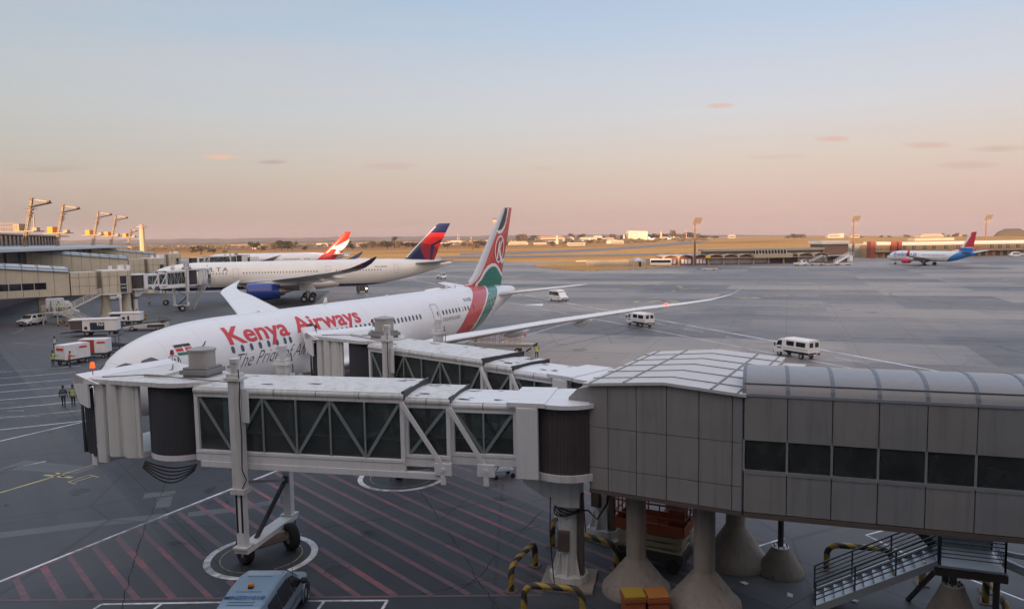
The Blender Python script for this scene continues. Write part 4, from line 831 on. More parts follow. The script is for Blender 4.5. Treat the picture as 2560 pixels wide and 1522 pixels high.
# ======== the large airliner with red lettering ========
def build_red():
    t = airliner('airliner', 'large white airliner with red lettering and a red, green and black tail', (-25.4, 43.1), 1.10)
    F = Fus([(.8, 4.0, .02, .02), (1.1, 4.02, .48, .45), (1.7, 4.12, 1.02, .98), (2.7, 4.36, 1.72, 1.74), (4, 4.57, 2.22, 2.29), (6, 4.75, 2.62, 2.70), (8.5, 4.85, 2.83, 2.92), (11, 4.88, 2.885, 2.97), (25, 4.88, 2.885, 2.97), (38, 4.88, 2.885, 2.97), (42, 5.05, 2.75, 2.8), (46, 5.5, 2.3, 2.3), (50, 6.0, 1.65, 1.65), (54, 6.45, .9, .9), (56, 6.65, .45, .5), (56.7, 6.7, .15, .15)])
    red, grn = (.52, .035, .035), (.010, .17, .12)
    lm = livery('red_airline_livery', WHT, (3.76, .85, .155), [(38.6, 42.15, red), (42.5, 45.3, grn)])
    fu = F.build(lm, t)
    m = MB()   # belly fairing
    for x, w, h in ((13, .3, .2), (15, 2.0, .9), (18, 3.0, 1.35), (24, 3.2, 1.5), (29, 3.1, 1.45), (33, 2.2, 1.0), (36, .4, .2)): m.v
    m.loft([[(x, w*cos(2*pi*k/28), 3.15+h*sin(2*pi*k/28)) for k in range(28)] for x, w, h in ((13, .3, .2), (15, 2.0, 1.0), (18, 3.05, 1.5), (24, 3.3, 1.7), (29, 3.15, 1.6), (33, 2.4, 1.2), (36.5, .4, .2))]); m.build('belly_fairing', M('aircraft_white', (.72, .735, .75), .28, var=.05, sc=.25, coat=.2), t)
    WM = M('aircraft_white'); SI = M('leading_edge_metal', (.60, .62, .65), .25, .5, var=.05)
    ws = [(15.8, 2.2, 3.1, 13.5, .11, 0), (18.0, 3.6, 3.35, 11.3, .11, 0), (23.0, 9.9, 4.85, 7.6, .10, 0), (28.0, 17, 6.05, 5.6, .09, 4), (32.6, 23.5, 6.98, 4.0, .085, 4), (34.8, 26.6, 7.32, 3.0, .08, 6), (36.8, 28.4, 7.55, 2.2, .08, 14), (39.2, 29.7, 7.9, 1.1, .08, 22), (40.9, 30.2, 8.35, .35, .08, 20)]
    for sd in (-1, 1):
        wg = lift('wing', ws, sd, WM, t)
        for (x, y, z, L) in ((31.2, 7.5, 4.0, 3.6), (31.8, 13, 5.0, 3.6), (33.4, 18.5, 5.9, 3.0)):
            m = MB(); m.loft([[(x-L/2+L*q, sd*y+.24*s_*cos(2*pi*k/10), z-.12-.1*s_+.34*s_*sin(2*pi*k/10)) for k in range(10)] for q, s_ in ((-.35, .1), (0, .8), (.4, 1), (.8, .7), (1.1, .1))]); m.build('flap_fairing', WM, wg)
        lift('stabiliser', [(49.0, .8, 6.5, 6.2, .09, 0), (54.4, 9.7, 7.45, 2.3, .08, 5), (55.3, 9.95, 7.5, 1.3, .05, 5)], sd, WM, t)
        engine(t, sd, 15.3, 9.7, 2.55, 1.65, 4.4, WM, SI, WM)
        gear(t, 27.5, sd*4.9, .66, 3.4, 2, .5, 1.3)
    m = MB(); m.cyl((34.4, -25.3, 7.2), (34.4, -25.3, 7.42), .16, .12, 10); m.build('wing_beacon', M('lit_red_lamp', (1, .03, .02), .3, var=0, emit=5), t)
    m = MB(); m.loft([[(23.4, -12.3, 3.4), (24.7, -12.4, 3.5), (25.3, -12.5, 3.55)], [(24.6, -11.4, 2.3), (25.3, -11.5, 2.3), (25.9, -11.7, 2.5)]], closed=False, caps=False)
    gear(t, 5.6, 0, .5, 3.2, 1, .35, .7, 'nose_gear')
    FI = [(7.2, 43.6, 53.0, .5), (7.75, 44.4, 53.1, .62), (8.1, 45.0, 53.2, .74), (8.45, 45.9, 53.3, .84), (9.1, 46.8, 53.5, .86), (10, 47.7, 53.85, .84), (12.49, 49.95, 54.8, .66), (15, 52.4, 55.75, .44), (16.3, 53.7, 56.2, .30), (16.62, 54.2, 56.3, .22), (16.72, 54.9, 56.35, .1)]
    fin = build_fin(FI, M('fin_red', red, .28, var=.08, coat=.3), t); fw = lambda o: fin_wrap(FI, o)
    GY = M('fin_grey', (.50, .52, .55), .35, var=.06); WT = M('marking_white', (.74, .75, .76), .35, var=.03); BK = M('fin_black', (.028, .028, .032), .35, var=.05); GN = M('fin_green', grn, .3, var=.05)
    le = [(z, fint(FI, z)[1]) for z in (7.9, 8.4, 9, 10, 11, 12, 13, 14, 15, 16.2, 16.6)]
    wd = lambda z: .95-.045*(z-8)
    le_strip(FI, [a[0] for a in le], wd, .03, GY, fin)
    # upper black field with its white border
    def blk(o): return [(52.45-o*.2, 13.95-.42*o), (53.1, 14.1-.45*o), (53.75+.2*o, 14.55-.3*o), (54.2+.28*o, 15.1), (54.6+.33*o, 15.8), (54.85+.4*o, 16.6), (54.3, 16.6), (53.9, 16.1), (53.25, 15.3), (52.7, 14.7), (52.0-.25*o, 13.95-.1*o)]
    wrap('tail_marking', [blk(1.0)], fw(.04), WT, fin, .09); wrap('tail_marking', [blk(0)], fw(.052), BK, fin, .09)
    def arc(o): return [(46.9-o*.6, 8.0), (47.6-.4*o, 8.35+.1*o), (48.5-.3*o, 9.1+.25*o), (49.3-.2*o, 9.55+.35*o), (50.2, 9.78+.38*o), (51.1, 9.74+.36*o), (51.8, 9.45+.38*o), (52.5+.1*o, 8.95+.4*o), (53.35, 8.4+.42*o), (53.05, 7.4), (49, 7.3), (46.9-o*.6, 7.6)]
    wrap('tail_marking', [arc(1)], fw(.04), WT, fin, .09); wrap('tail_marking', [arc(0)], fw(.052), GN, fin, .09)
    # ring and letter
    cx, cz = 52.42, 11.75
    def el(a, b): return [(cx+a*cos(t)+.34*b*sin(t)*.55, cz+b*sin(t)) for t in [2*pi*i/36 for i in range(36)]]
    o, i_ = el(1.36, 1.62), el(1.16, 1.42); wrap('tail_ring', [[o[k], o[(k+1) % 36], i_[(k+1) % 36], i_[k]] for k in range(36)], fw(.045), WT, fin, .09)
    kk = [[(51.35, 10.55), (51.8, 10.62), (52.62, 12.75), (52.2, 12.55)], [(51.9, 11.45), (52.25, 11.5), (53.3, 12.75), (53.35, 13.05), (53.0, 12.85)], [(52.1, 11.75), (52.5, 11.85), (52.95, 10.9), (53.35, 10.5), (53.95, 10.75), (53.85, 10.3), (53.3, 9.98), (52.75, 10.2), (52.35, 10.9)]]
    wrap('tail_letter', kk, fw(.055), WT, fin, .09)
    # lettering
    RT = M('lettering_red', (.55, .03, .04), .35, var=.05); NV = M('lettering_navy', (.02, .025, .05), .35, var=0)
    wrap('airline_lettering', fit_text('Kenya', 9.3, 14.95, 2.0, .05), F.wrapf(0, 6.22, .014), RT, fu, .22)
    wrap('airline_lettering', fit_text('Airways', 15.7, 23.35, 2.0, .05), F.wrapf(0, 6.28, .014), RT, fu, .22)
    wrap('slogan_lettering', textmesh('The Pride of Africa', 1.32, -.016, .85, .80), F.wrapf(9.1, 4.62, .014), NV, fu, .2)
    wrap('registration_lettering', textmesh('5Y-KZE', .52, .004, .1, 1.0), F.wrapf(40.4, 6.55, .014), NV, fu, .3)
    wrap('type_lettering', textmesh('DREAM)LINER', .55, -.004, .15, .98), F.wrapf(35.4, 5.0, .014), M('lettering_grey', (.12, .14, .18), .4, var=0), fu, .3)
    fm = F.wrapf(5.45, 6.0, .016)
    for (v0, v1, c) in ((0, .22, (.01, .16, .10)), (.25, .52, (.55, .02, .03)), (.55, .8, (.02, .02, .02))): wrap('painted_flag', [[(0, v0), (1.05, v0+.0), (1.05, v1), (0, v1)]], fm, M('flag_%d' % int(v0*100), c, .4, var=0), fu, .3)
    wrap('painted_flag', [[(0, .21), (1.05, .21), (1.05, .26), (0, .26)], [(0, .51), (1.05, .51), (1.05, .56), (0, .56)], [(.49, .18), (.56, .18), (.60, .4), (.56, .62), (.49, .62), (.45, .4)]], F.wrapf(5.45, 6.0, .020), WT, fu, .3)
    rg = [(.38*cos(a), .38*sin(a)+.4) for a in [pi*.95-i*2*pi*.62/20 for i in range(21)]]; ri = [(x*.9, (y-.4)*.9+.4) for x, y in rg]
    wrap('alliance_roundel', [[rg[k], rg[k+1], ri[k+1], ri[k]] for k in range(20)]+[[(x-.03+.08*q, .15), (x+.05+.08*q, .15), (x+.12+.08*q, .55), (x+.05+.08*q, .6)] for q, x in enumerate((-.22, -.1, .02))], F.wrapf(5.1, 5.35, .016), NV, fu, .3)
    xs = [9.4+.80*k for k in range(8)]+[18.3+.585*k for k in range(24)]
    xs = [x for x in xs if not (14.9 < x < 17.9)]
    windows(fu, F, xs+[14.75]+[35.75+.62*k for k in range(9)]+[41.9], 5.86, .145, .25)
    # doors
    door(fu, F, 33.9, 35.1, 4.75, 6.80, GREYL); door(fu, F, 46.6, 47.5, 5.3, 7.0, WT, w=.04); door(fu, F, 16.85, 17.75, 4.72, 6.75, M('door_opening', (.02, .02, .025), .8), w=.45)
    windows(fu, F, [34.75], 5.85, .10, .22)
    m = MB(); q = [F.at(x, ph, .5) for x in (15.6, 16.05, 16.5, 16.95) for ph in (-.06, .08, .22, .36, .52)]; q2 = [F.at(x, ph, .58) for x in (15.6, 16.05, 16.5, 16.95) for ph in (-.06, .08, .22, .36, .52)]
    fc = [(i*5+j, i*5+j+1, i*5+j+6, i*5+j+5) for i in range(3) for j in range(4)]; m.add(q2, fc, 0, True); m.add(q, fc, 0, True)
    for st in ([0, 5, 10, 15], [4, 9, 14, 19], [0, 1, 2, 3, 4], [15, 16, 17, 18, 19]): m.add([q[i] for i in st]+[q2[i] for i in st], [(i, i+1, i+1+len(st), i+len(st)) for i in range(len(st)-1)])
    od = m.build('open_door', WT, t, recalc=True); m = MB(); m.bar(F.at(16.9, .05, 0), F.at(16.8, .05, .5), .07); m.bar(F.at(16.9, .45, 0), F.at(16.8, .45, .5), .07); m.build('door_hinge', DARKM, od)
    # flight deck windows
    CW = M('cockpit_glass', (.05, .04, .06), .08, var=0, spec=.8)
    for sd in (-1, 1):
        for pl in ([(1.95, .98), (2.75, .52), (3.25, .55), (2.75, 1.02), (2.35, 1.2)], [(2.95, .50), (4.1, .42), (4.35, .55), (3.95, .74), (3.4, .78), (3.2, .62)]):
            wrap('cockpit_window', [pl], lambda u, v, sd=sd: F.at(u, v, .014, sd), CW, fu, .12)
    for x, h in ((14, .12), (21.5, .5), (30, .12), (40.5, .45), (42.2, .35)):
        m = MB(); m.loft([[(x, -.02, F.at(x, 1.57)[2]-.05), (x, .02, F.at(x, 1.57)[2]-.05), (x+.55, .02, F.at(x, 1.57)[2]-.05), (x+.55, -.02, F.at(x, 1.57)[2]-.05)], [(x+.3, -.015, F.at(x, 1.57)[2]+h), (x+.3, .015, F.at(x, 1.57)[2]+h), (x+.55, .015, F.at(x, 1.57)[2]+h), (x+.55, -.015, F.at(x, 1.57)[2]+h)]]); m.build('antenna', WT, fu, recalc=True)
    m = MB(); m.loft([[(x, w*cos(2*pi*k/14), 7.72+h*sin(2*pi*k/14)) for k in range(14)] for x, w, h in ((36.6, .05, .02), (37.4, .55, .28), (39.2, .6, .32), (40.6, .05, .02))]); m.build('antenna_dome', WT, fu)
    return t
build_red()
# ======== the airliner with a navy belly and triangular tail emblem ========
def build_navy():
    t = airliner('airliner', 'white airliner with navy belly, blue engine and navy and red tail', (-78.7, 160), .232)
    F = Fus([(0, 4.7, .02, .02), (.4, 4.72, .6, .55), (1.2, 4.85, 1.2, 1.15), (2.6, 5.15, 1.85, 1.85), (4.2, 5.42, 2.3, 2.35), (6.5, 5.65, 2.7, 2.75), (9.5, 5.8, 2.94, 2.98), (12, 5.85, 2.98, 3.04), (30, 5.85, 2.98, 3.04), (44, 5.85, 2.98, 3.04), (50, 6.05, 2.8, 2.82), (55, 6.45, 2.25, 2.3), (60, 6.95, 1.45, 1.55), (64, 7.35, .75, .8), (66.6, 7.6, .2, .22)])
    nv = (.012, .02, .085)
    fu = F.build(livery('navy_belly_livery', (.75, .745, .70), None, [], (3.55, nv, 0.0)), t)
    WM = M('warm_aircraft_white', (.72, .715, .68), .3, var=.06, sc=.25, coat=.2); UN = M('wing_grey', (.44, .45, .46), .4, var=.1); NVY = M('fin_navy', nv, .3, var=.06, coat=.3); BL = M('engine_blue', (.014, .045, .26), .25, var=.06, coat=.5)
    RB = M('fin_bright_red', (.80, .03, .03), .3, var=.05); RDK = M('fin_dark_red', (.30, .02, .035), .3, var=.05); SI = M('leading_edge_metal')
    m = MB(); m.loft([[(x, w*cos(2*pi*k/28), 4.0+h*sin(2*pi*k/28)) for k in range(28)] for x, w, h in ((18.5, .3, .2), (21, 2.2, 1.1), (25, 3.2, 1.6), (32, 3.4, 1.8), (37, 3.2, 1.6), (41, 2.2, 1.1), (44.5, .4, .2))]); m.build('belly_fairing', WM, t)
    for sd in (-1, 1):
        wg = lift('wing', [(19.5, 2.2, 4.3, 15.5, .11, 0), (22.5, 4, 4.5, 12.5, .11, 0), (27.3, 10.5, 5.1, 8.8, .10, 0), (33, 18.5, 6.0, 6.2, .09, 4), (38.6, 26, 6.95, 4.3, .085, 6), (41.2, 29.4, 7.45, 3.3, .08, 12)], sd, UN, t)
        lift('winglet', [(41.2, 29.4, 7.46, 3.3, .08, 12), (43.0, 31.2, 8.0, 2.7, .07, 30), (44.9, 32.0, 8.75, 1.9, .07, 55), (46.6, 32.35, 9.6, 1.0, .06, 68), (47.4, 32.45, 10.05, .4, .06, 72)], sd, M('winglet_red', (.30, .015, .05), .3) if 0 else NVY, wg)
        if sd < 0:
            m = MB(); m.loft([[(43.5, -31.62, 8.2), (45.2, -31.75, 8.35)], [(45.6, -32.27, 9.1), (46.5, -32.35, 9.3)]], closed=False, caps=False); m.build('winglet_marking', RDK, wg)
        for (x, y, z) in ((33.5, 7.5, 4.6), (36.5, 14, 5.2), (39, 20, 5.9)):
            m = MB(); m.loft([[(x+q*4.0, sd*y+.26*s_*cos(2*pi*k/10), z-.2*s_+.42*s_*sin(2*pi*k/10)) for k in range(10)] for q, s_ in ((-.5, .1), (-.2, .8), (.2, 1), (.6, .6), (.85, .1))]); m.build('flap_fairing', WM, wg)
        lift('stabiliser', [(57.5, .8, 7.6, 6.5, .09, 0), (63.4, 9.3, 8.4, 2.4, .08, 4)], sd, UN, t)
        engine(t, sd, 22.6, 10.5, 2.85, 1.85, 6.4, BL, SI, WM)
        gear(t, 34.4, sd*5.3, .7, 4.2, 2, .5, 1.4, door=(32.6, 35.4, 4.1, 2.5, -.75, .9))
    gear(t, 4.9, 0, .55, 3.6, 1, .4, .8, 'nose_gear')
    FI = [(8.0, 53.5, 62.0, .5), (8.35, 55.0, 62.3, .74), (8.8, 55.9, 62.5, .86), (11.78, 58.75, 63.95, .72), (14.5, 61.5, 65.4, .5), (16.2, 63.2, 66.3, .32), (16.6, 63.8, 66.5, .22), (16.68, 64.4, 66.5, .1)]
    fin = build_fin(FI, NVY, t); fw = lambda o: fin_wrap(FI, o)
    wrap('tail_marking', [[(61.9, 14.5), (65.35, 14.5), (64.95, 13.3), (61.95, 11.85), (59.6, 12.3)], [(62.6, 11.6), (64.35, 12.6), (63.7, 10.8)]], fw(.04), RB, fin, .12)
    wrap('tail_marking', [[(59.55, 12.3), (61.9, 11.84), (61.55, 8.1), (60.7, 8.1), (59.6, 10.6)], [(62.65, 11.45), (63.65, 10.75), (62.5, 8.0), (62.0, 8.0)]], fw(.04), RDK, fin, .12)
    le_strip(FI, (9, 10.5, 11.78, 12.5, 14.5, 16), lambda z: .28, .03, SI, fin)
    NV = M('lettering_navy')
    tm = textmesh('DELTA', 1.35, .012, 0, 1.15)
    cu = bpy.data.curves.new('t', 'FONT')
    wrap('airline_lettering', fit_text('D E L T A', 12.0, 18.0, 1.28, .012), F.wrapf(0, 6.98, .014), NV, fu, .3)
    wrap('registration_lettering', textmesh('N516DN', .7, 0, 0, 1.0), F.wrapf(49.0, 6.95, .014), NV, fu, .4)
    windows(fu, F, [14.4+.66*k for k in range(6)]+[21.2+.635*k for k in range(25)]+[40.6+.64*k for k in range(16)], 6.5, .14, .2, M('pale_cabin_window', (.20, .19, .17), .15, var=0, spec=.7))
    for a, b, c, d in ((5.8, 6.9, 5.3, 7.4), (19.0, 20.2, 5.3, 7.5), (38.3, 39.5, 6.5, 7.6), (53.2, 54.2, 5.6, 7.5)): door(fu, F, a, b, c, d, M('faint_line_grey', (.42, .42, .42), .5, var=0), w=.07)
    for sd in (-1, 1): wrap('cockpit_window', [[(1.7, .95), (2.6, .45), (3.9, .36), (4.1, .6), (2.9, .95), (2.2, 1.2)]], lambda u, v, sd=sd: F.at(u, v, .014, sd), M('cockpit_glass'), fu, .15)
    m = MB(); m.loft([[(x, w*cos(2*pi*k/14), 8.85+h*sin(2*pi*k/14)) for k in range(14)] for x, w, h in ((44.6, .05, .02), (45.4, .5, .22), (47.2, .55, .25), (48.4, .05, .02))]); m.build('antenna_dome', WM, fu)
    return t
build_navy()
# ======== the far airliner with the bright red tail ========
def build_scarlet():
    t = airliner('airliner', 'distant white airliner whose scarlet tail shows a white leaping animal emblem', (-130.2, 315.2), .031)
    F = Fus([(0, 4.6, .02, .02), (.5, 4.65, .7, .65), (1.6, 4.85, 1.4, 1.4), (4, 5.15, 2.3, 2.33), (8, 5.45, 2.83, 2.9), (11, 5.5, 2.885, 2.97), (42, 5.5, 2.885, 2.97), (47, 5.7, 2.7, 2.75), (52, 6.1, 2.0, 2.0), (58, 6.7, 1.0, 1.05), (62.6, 7.1, .15, .15)])
    fu = F.build(livery('scarlet_tail_livery', WHT, (5.5, .9, .1), [(49.6, 56.5, (.80, .02, .015))]), t, 36, 1.0)
    WM = M('aircraft_white'); SC_ = M('fin_scarlet', (.85, .025, .015), .3, var=.05); UN = M('wing_grey')
    for sd in (-1, 1):
        lift('wing', [(17.5, 2.2, 4.0, 13.5, .11, 0), (25.6, 9.9, 4.9, 7.4, .10, 0), (34.6, 24, 6.3, 3.8, .08, 5), (38.9, 28.6, 7.4, 1.9, .08, 10), (42.2, 30.1, 8.0, .4, .08, 10)], sd, UN, t)
        lift('stabiliser', [(54.5, .8, 7.2, 6, .09, 0), (60.0, 9.8, 7.9, 2.3, .08, 5)], sd, UN, t); engine(t, sd, 17.8, 9.7, 2.6, 1.6, 4.6, WM, M('leading_edge_metal'), WM); gear(t, 30, sd*4.9, .66, 4, 2, .5, 1.3)
    gear(t, 5.6, 0, .5, 3.6, 1, .35, .7, 'nose_gear')
    FI = [(7.3, 49.3, 59.0, .5), (8.1, 52.0, 59.5, .85), (12, 56.1, 61.3, .7), (16.2, 60.4, 63.3, .4), (16.85, 61.3, 63.6, .2)]
    fin = build_fin(FI, SC_, t); f = lambda X, Y: (63.6+(X-1555)*.0455, 16.84-(Y-230)*.0427)
    wrap('tail_emblem', [[f(*q) for q in [(1538, 300), (1520, 312), (1490, 330), (1450, 352), (1425, 378), (1388, 380), (1362, 398), (1400, 396), (1418, 405), (1400, 432), (1380, 458), (1350, 478), (1330, 492), (1390, 478), (1440, 448), (1452, 420), (1480, 396), (1505, 368), (1528, 335)]], [f(*q) for q in [(1385, 380), (1398, 360), (1402, 376)]]], fin_wrap(FI, .03), M('marking_white'), fin)
    NV = M('lettering_navy')
    wrap('airline_lettering', fit_text('Q A N T A S', 4.5, 17.4, 1.9, .01), F.wrapf(0, 5.9, .02), NV, fu, .5); wrap('slogan_lettering', textmesh('Spirit of Australia', 1.25, 0, 0, .82), F.wrapf(18.5, 6.45, .02), M('lettering_grey'), fu, .5)
    windows(fu, F, [16.4+.7*k for k in range(26)]+[36+.7*k for k in range(10)]+[44.5+.7*k for k in range(4)], 5.95, .15, .24, M('dark_cabin_window', (.02, .02, .025), .2, var=0))
    return t
build_scarlet()
# ======== the small jet on the right ========
def build_small():
    t = airliner('airliner', 'small white jet with pink engine and crimson and blue tail on the far apron', (154.65, 311.3), -1.19)
    F = Fus([(0, 2.85, .02, .02), (.4, 2.87, .5, .5), (1.2, 2.95, .95, 1.0), (2.4, 3.15, 1.4, 1.5), (4, 3.35, 1.72, 1.85), (6, 3.45, 1.88, 2.0), (27, 3.45, 1.88, 2.0), (30, 3.65, 1.75, 1.8), (33, 4.0, 1.3, 1.4), (36, 4.4, .8, .9), (38.6, 4.7, .25, .3), (39.2, 4.75, .1, .1)])
    bl = (.010, .20, .58); fu = F.build(livery('blue_tail_livery', (.74, .76, .78), (1.5, 1.1, .06), [(27.6, 60, bl)], (1.75, (.02, .05, .25), 0)), t, 36, .5)
    CR_ = M('crimson_paint', (.52, .03, .06), .3, var=.05); PK = M('pink_engine_paint', (.60, .05, .12), .3, var=.05); WM = M('aircraft_white'); UN = M('wing_grey')
    for sd in (-1, 1):
        wg = lift('wing', [(13.2, 1.6, 2.4, 8.2, .11, 0), (17.1, 5.5, 2.9, 5.0, .10, 0), (22.1, 14.5, 3.75, 2.6, .09, 5), (23.2, 16.9, 4.0, 1.7, .08, 10)], sd, UN, t)
        lift('winglet', [(23.2, 16.9, 4.0, 1.7, .08, 15), (24.0, 17.4, 4.5, 1.35, .07, 65), (25.3, 17.75, 6.4, .6, .07, 80)], sd, CR_, wg)
        lift('stabiliser', [(33.6, .5, 4.9, 4.0, .09, 0), (37.4, 7.1, 5.8, 1.5, .08, 6)], sd, WM, t); engine(t, sd, 11.8, 4.9, 1.75, 1.02, 3.4, PK, M('leading_edge_metal'), WM); gear(t, 19.6, sd*2.86, .55, 2.6, 1, .4, .85)
    gear(t, 4.0, 0, .35, 2.2, 1, .22, .45, 'nose_gear')
    FI = [(4.9, 26.5, 37.3, .15), (5.5, 28.8, 37.4, .3), (6.2, 31.2, 37.5, .5), (7.0, 32.8, 37.7, .55), (12.3, 36.7, 38.7, .3), (12.6, 37.2, 38.75, .15)]
    fin = build_fin(FI, CR_, t); fw = lambda o: fin_wrap(FI, o)
    wrap('tail_marking', [[(32.0, 5.2), (37.3, 5.2), (37.55, 6.75), (33.3, 6.75), (32.5, 6.2)]], fw(.02), M('tail_blue', bl, .3, var=.05), fin); wrap('tail_marking', [[(32.9, 6.75), (37.6, 6.75), (37.65, 7.0), (33.2, 7.0)], [(26.6, 4.95), (31.8, 4.95), (32.4, 6.1), (31.4, 6.15), (28.8, 5.5)], [(33, 7.0), (34, 7.0), (36.9, 11.5), (36.3, 11.8)]], fw(.03), M('marking_white'), fin)
    wrap('airline_lettering', textmesh('flysafair.co.za', 2.35, .03, .15, .88), F.wrapf(4.4, 3.45, .02), M('lettering_blue', (.02, .10, .36), .35, var=0), fu, .4)
    windows(fu, F, [17.9+.55*k for k in range(19)], 3.95, .13, .19, M('dark_cabin_window'))
    for sd in (-1, 1): wrap('cockpit_window', [[(1.3, .55), (1.9, .32), (2.7, .30), (2.5, .6), (1.9, .8)]], lambda u, v, sd=sd: F.at(u, v, .02, sd), M('dark_cabin_window'), fu, .2)
    return t
build_small()
# ---------------- left pier of the terminal, its link bridges and roof masts ----------------
def XD(px, py, D): return A(px, py, D)
PU = Vector((-.35, .94, 0)).normalized()      # direction of the pier, away from the viewer
PN = Vector((.94, .35, 0))                    # out towards the apron
def build_pier():
    p0 = Vector((-86, 115, 0))-PU*80
    t = thing('pier_building', 'long low terminal pier at the left with wide overhanging metal roof and glazed clerestory', 'building', p0, atan2(PU.y, PU.x))
    # local x along the pier, +y away from the apron (left of PU)
    RM = M('pier_roof_metal', (.30, .34, .37), .4, .3, var=.08); DK = M('pier_dark_wall', (.05, .055, .07), .5, var=.2); CLG = M('clerestory_glass', (.07, .10, .11), .2, var=.1, spec=.6)  # the pier wall has a dark base colour
    L = 290
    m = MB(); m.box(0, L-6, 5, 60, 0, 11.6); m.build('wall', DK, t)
    m = MB(); m.loft([[(x, -2.5, 11.95), (x, -2.2, 12.45), (x, 9, 13.15), (x, 60, 13.3), (x, 60, 11.7), (x, 4, 11.6)] for x in (0, L-10)]+[[(L+6, 1.5, 12.1), (L+6, 2, 12.4), (L+6, 9, 12.9), (L+6, 60, 13), (L+6, 60, 12), (L+6, 4, 11.9)]], sm=False); m.build('roof', RM, t, recalc=True)
    m = MB(); m.box(0, L-62, 12, 60, 13.1, 16.0); m.build('clerestory', CLG, t)
    m = MB()
    for i in range(58): m.box(i*4.0, i*4.0+.22, 11.8, 12.0, 13.1, 15.9)
    for z in (13.6, 14.6, 15.6): m.box(0, L-62, 11.85, 11.98, z, z+.1)
    m.build('glazing_bars', M('grey_bars', (.13, .16, .165), .5), t)
    m = MB(); m.loft([[(x, 9.2, 15.85), (x, 9.2, 16.2), (x, 20, 16.6), (x, 60, 16.7), (x, 60, 15.8)] for x in (0, L-58)], sm=False); m.build('upper_roof', RM, t, recalc=True)
    m = MB()
    for i in range(24): m.box(i*12+2, i*12+2.5, 4.6, 5.0, 2, 11.6)
    m.build('facade_mullion', M('grey_bars'), t)
build_pier()
def roof_mast(px, py, D, h, label, first):
    b = A(px, py, D); b.z = 12.9; t = thing('roof_mast', label, 'floodlight mast', b, atan2(-.25, 1), 'leaning floodlight masts on the pier roof')
    PM = M('mast_cream_paint', (.33, .26, .17), .5, var=.1); k = h/8.8; d = MB(); tx = 2.5*k
    m = MB()
    for sy in (-.32, .32):
        for sx in (-.3, .3): m.bar((sx, sy, 0), (tx+sx*.4, sy*.4, h), .09)
    for i in range(12):
        z0, z1 = h*i/12, h*(i+1)/12; f = lambda z: tx*z/h
        m.bar((f(z0)-.3+.18*z0/h, -.3+.18*z0/h, z0), (f(z1)+.3-.18*z1/h, -.3+.18*z1/h, z1), .06); m.bar((f(z0)+.3-.18*z0/h, .3-.18*z0/h, z0), (f(z1)-.3+.18*z1/h, .3-.18*z1/h, z1), .06)
    m.cyl((0, 0, 0), (tx, 0, h), .15, n=8); m.build('mast_frame', PM, t)
    m = MB(); ax = tx+3.7*k; m.bar((tx, 0, h), (ax, 0, h-.55*k), .24, .2); m.build('upper_arm', PM, t)
    m = MB(); m.bar((tx-.3, 0, h-1.35*k), (ax+.2, 0, h-.75*k), 1.1, .2); m.build('reflector_panel', M('mast_dark_panel', (.10, .07, .06), .5), t)
    m = MB(); m.cb((tx, 0, h), (.7, .7, .4)); m.cb((ax, 0, h-.55*k), (.6, .5, .4)); m.build('joint_block', M('mast_brown', (.16, .11, .08), .6), t)
    for q, (z, w) in enumerate(((h*.80, 1.3), (h*.72, .7), (h*.66, .6))):
        m = MB(); x = tx*z/h; m.box(x-w*.8, x+w*.8, -.5, .5, z, z+.08); m.cb((x+.3, 0, z-.2), (.5, .5, .2)); m.build('lamp_platform', M('mast_brown'), t)
    m = MB(); m.cb((-.9, 0, 3.6), (1.4, 1.4, 1.35)); m.build('orange_hut' if first != 1 else 'equipment_hut', M('hut_orange', (.85, .28, .03), .6) if first != 1 else PM, t)
    m = MB(); m.box(-2.2, 3.6, -1.2, 1.2, 2.75, 2.95); m.cb((2.7, .2, 3.25), (1.1, .8, .6)); m.build('mast_deck', PM, t)
    if first == 1:
        m = MB(); [m.bar((-4.4+i*.6, -1.2, 2.9), (-4.4+i*.6, -1.2, 4.4), .07) for i in range(7)]; m.bar((-4.4, -1.2, 4.4), (-.8, -1.2, 4.4), .08); m.bar((-4.4, -1.2, 3.7), (-.8, -1.2, 3.7), .08); m.box(-4.4, -.8, -1.2, 1.2, 2.8, 2.92); m.build('deck_railing', PM, t)
        m = MB(); m.cyl((2.6, 0, 2.9), (2.6, 0, 6.0), .16, .1, 8); m.build('antenna_pole', PM, t)
roof_mast(60, 600, 143, 8.8, 'leaning roof mast nearest the left edge, beside a railed cream deck', 1)
roof_mast(141, 600, 170, 8.9, 'second leaning roof mast from the left, with an orange hut', 0)
roof_mast(231, 600, 214, 9.2, 'third leaning roof mast from the left, at the clerestory end', 0)
roof_mast(276, 600, 246, 9.4, 'fourth leaning roof mast, just past the clerestory end', 0)
roof_mast(320, 600, 289, 5.6, 'short farthest roof mast next to the tall control tower', 0)
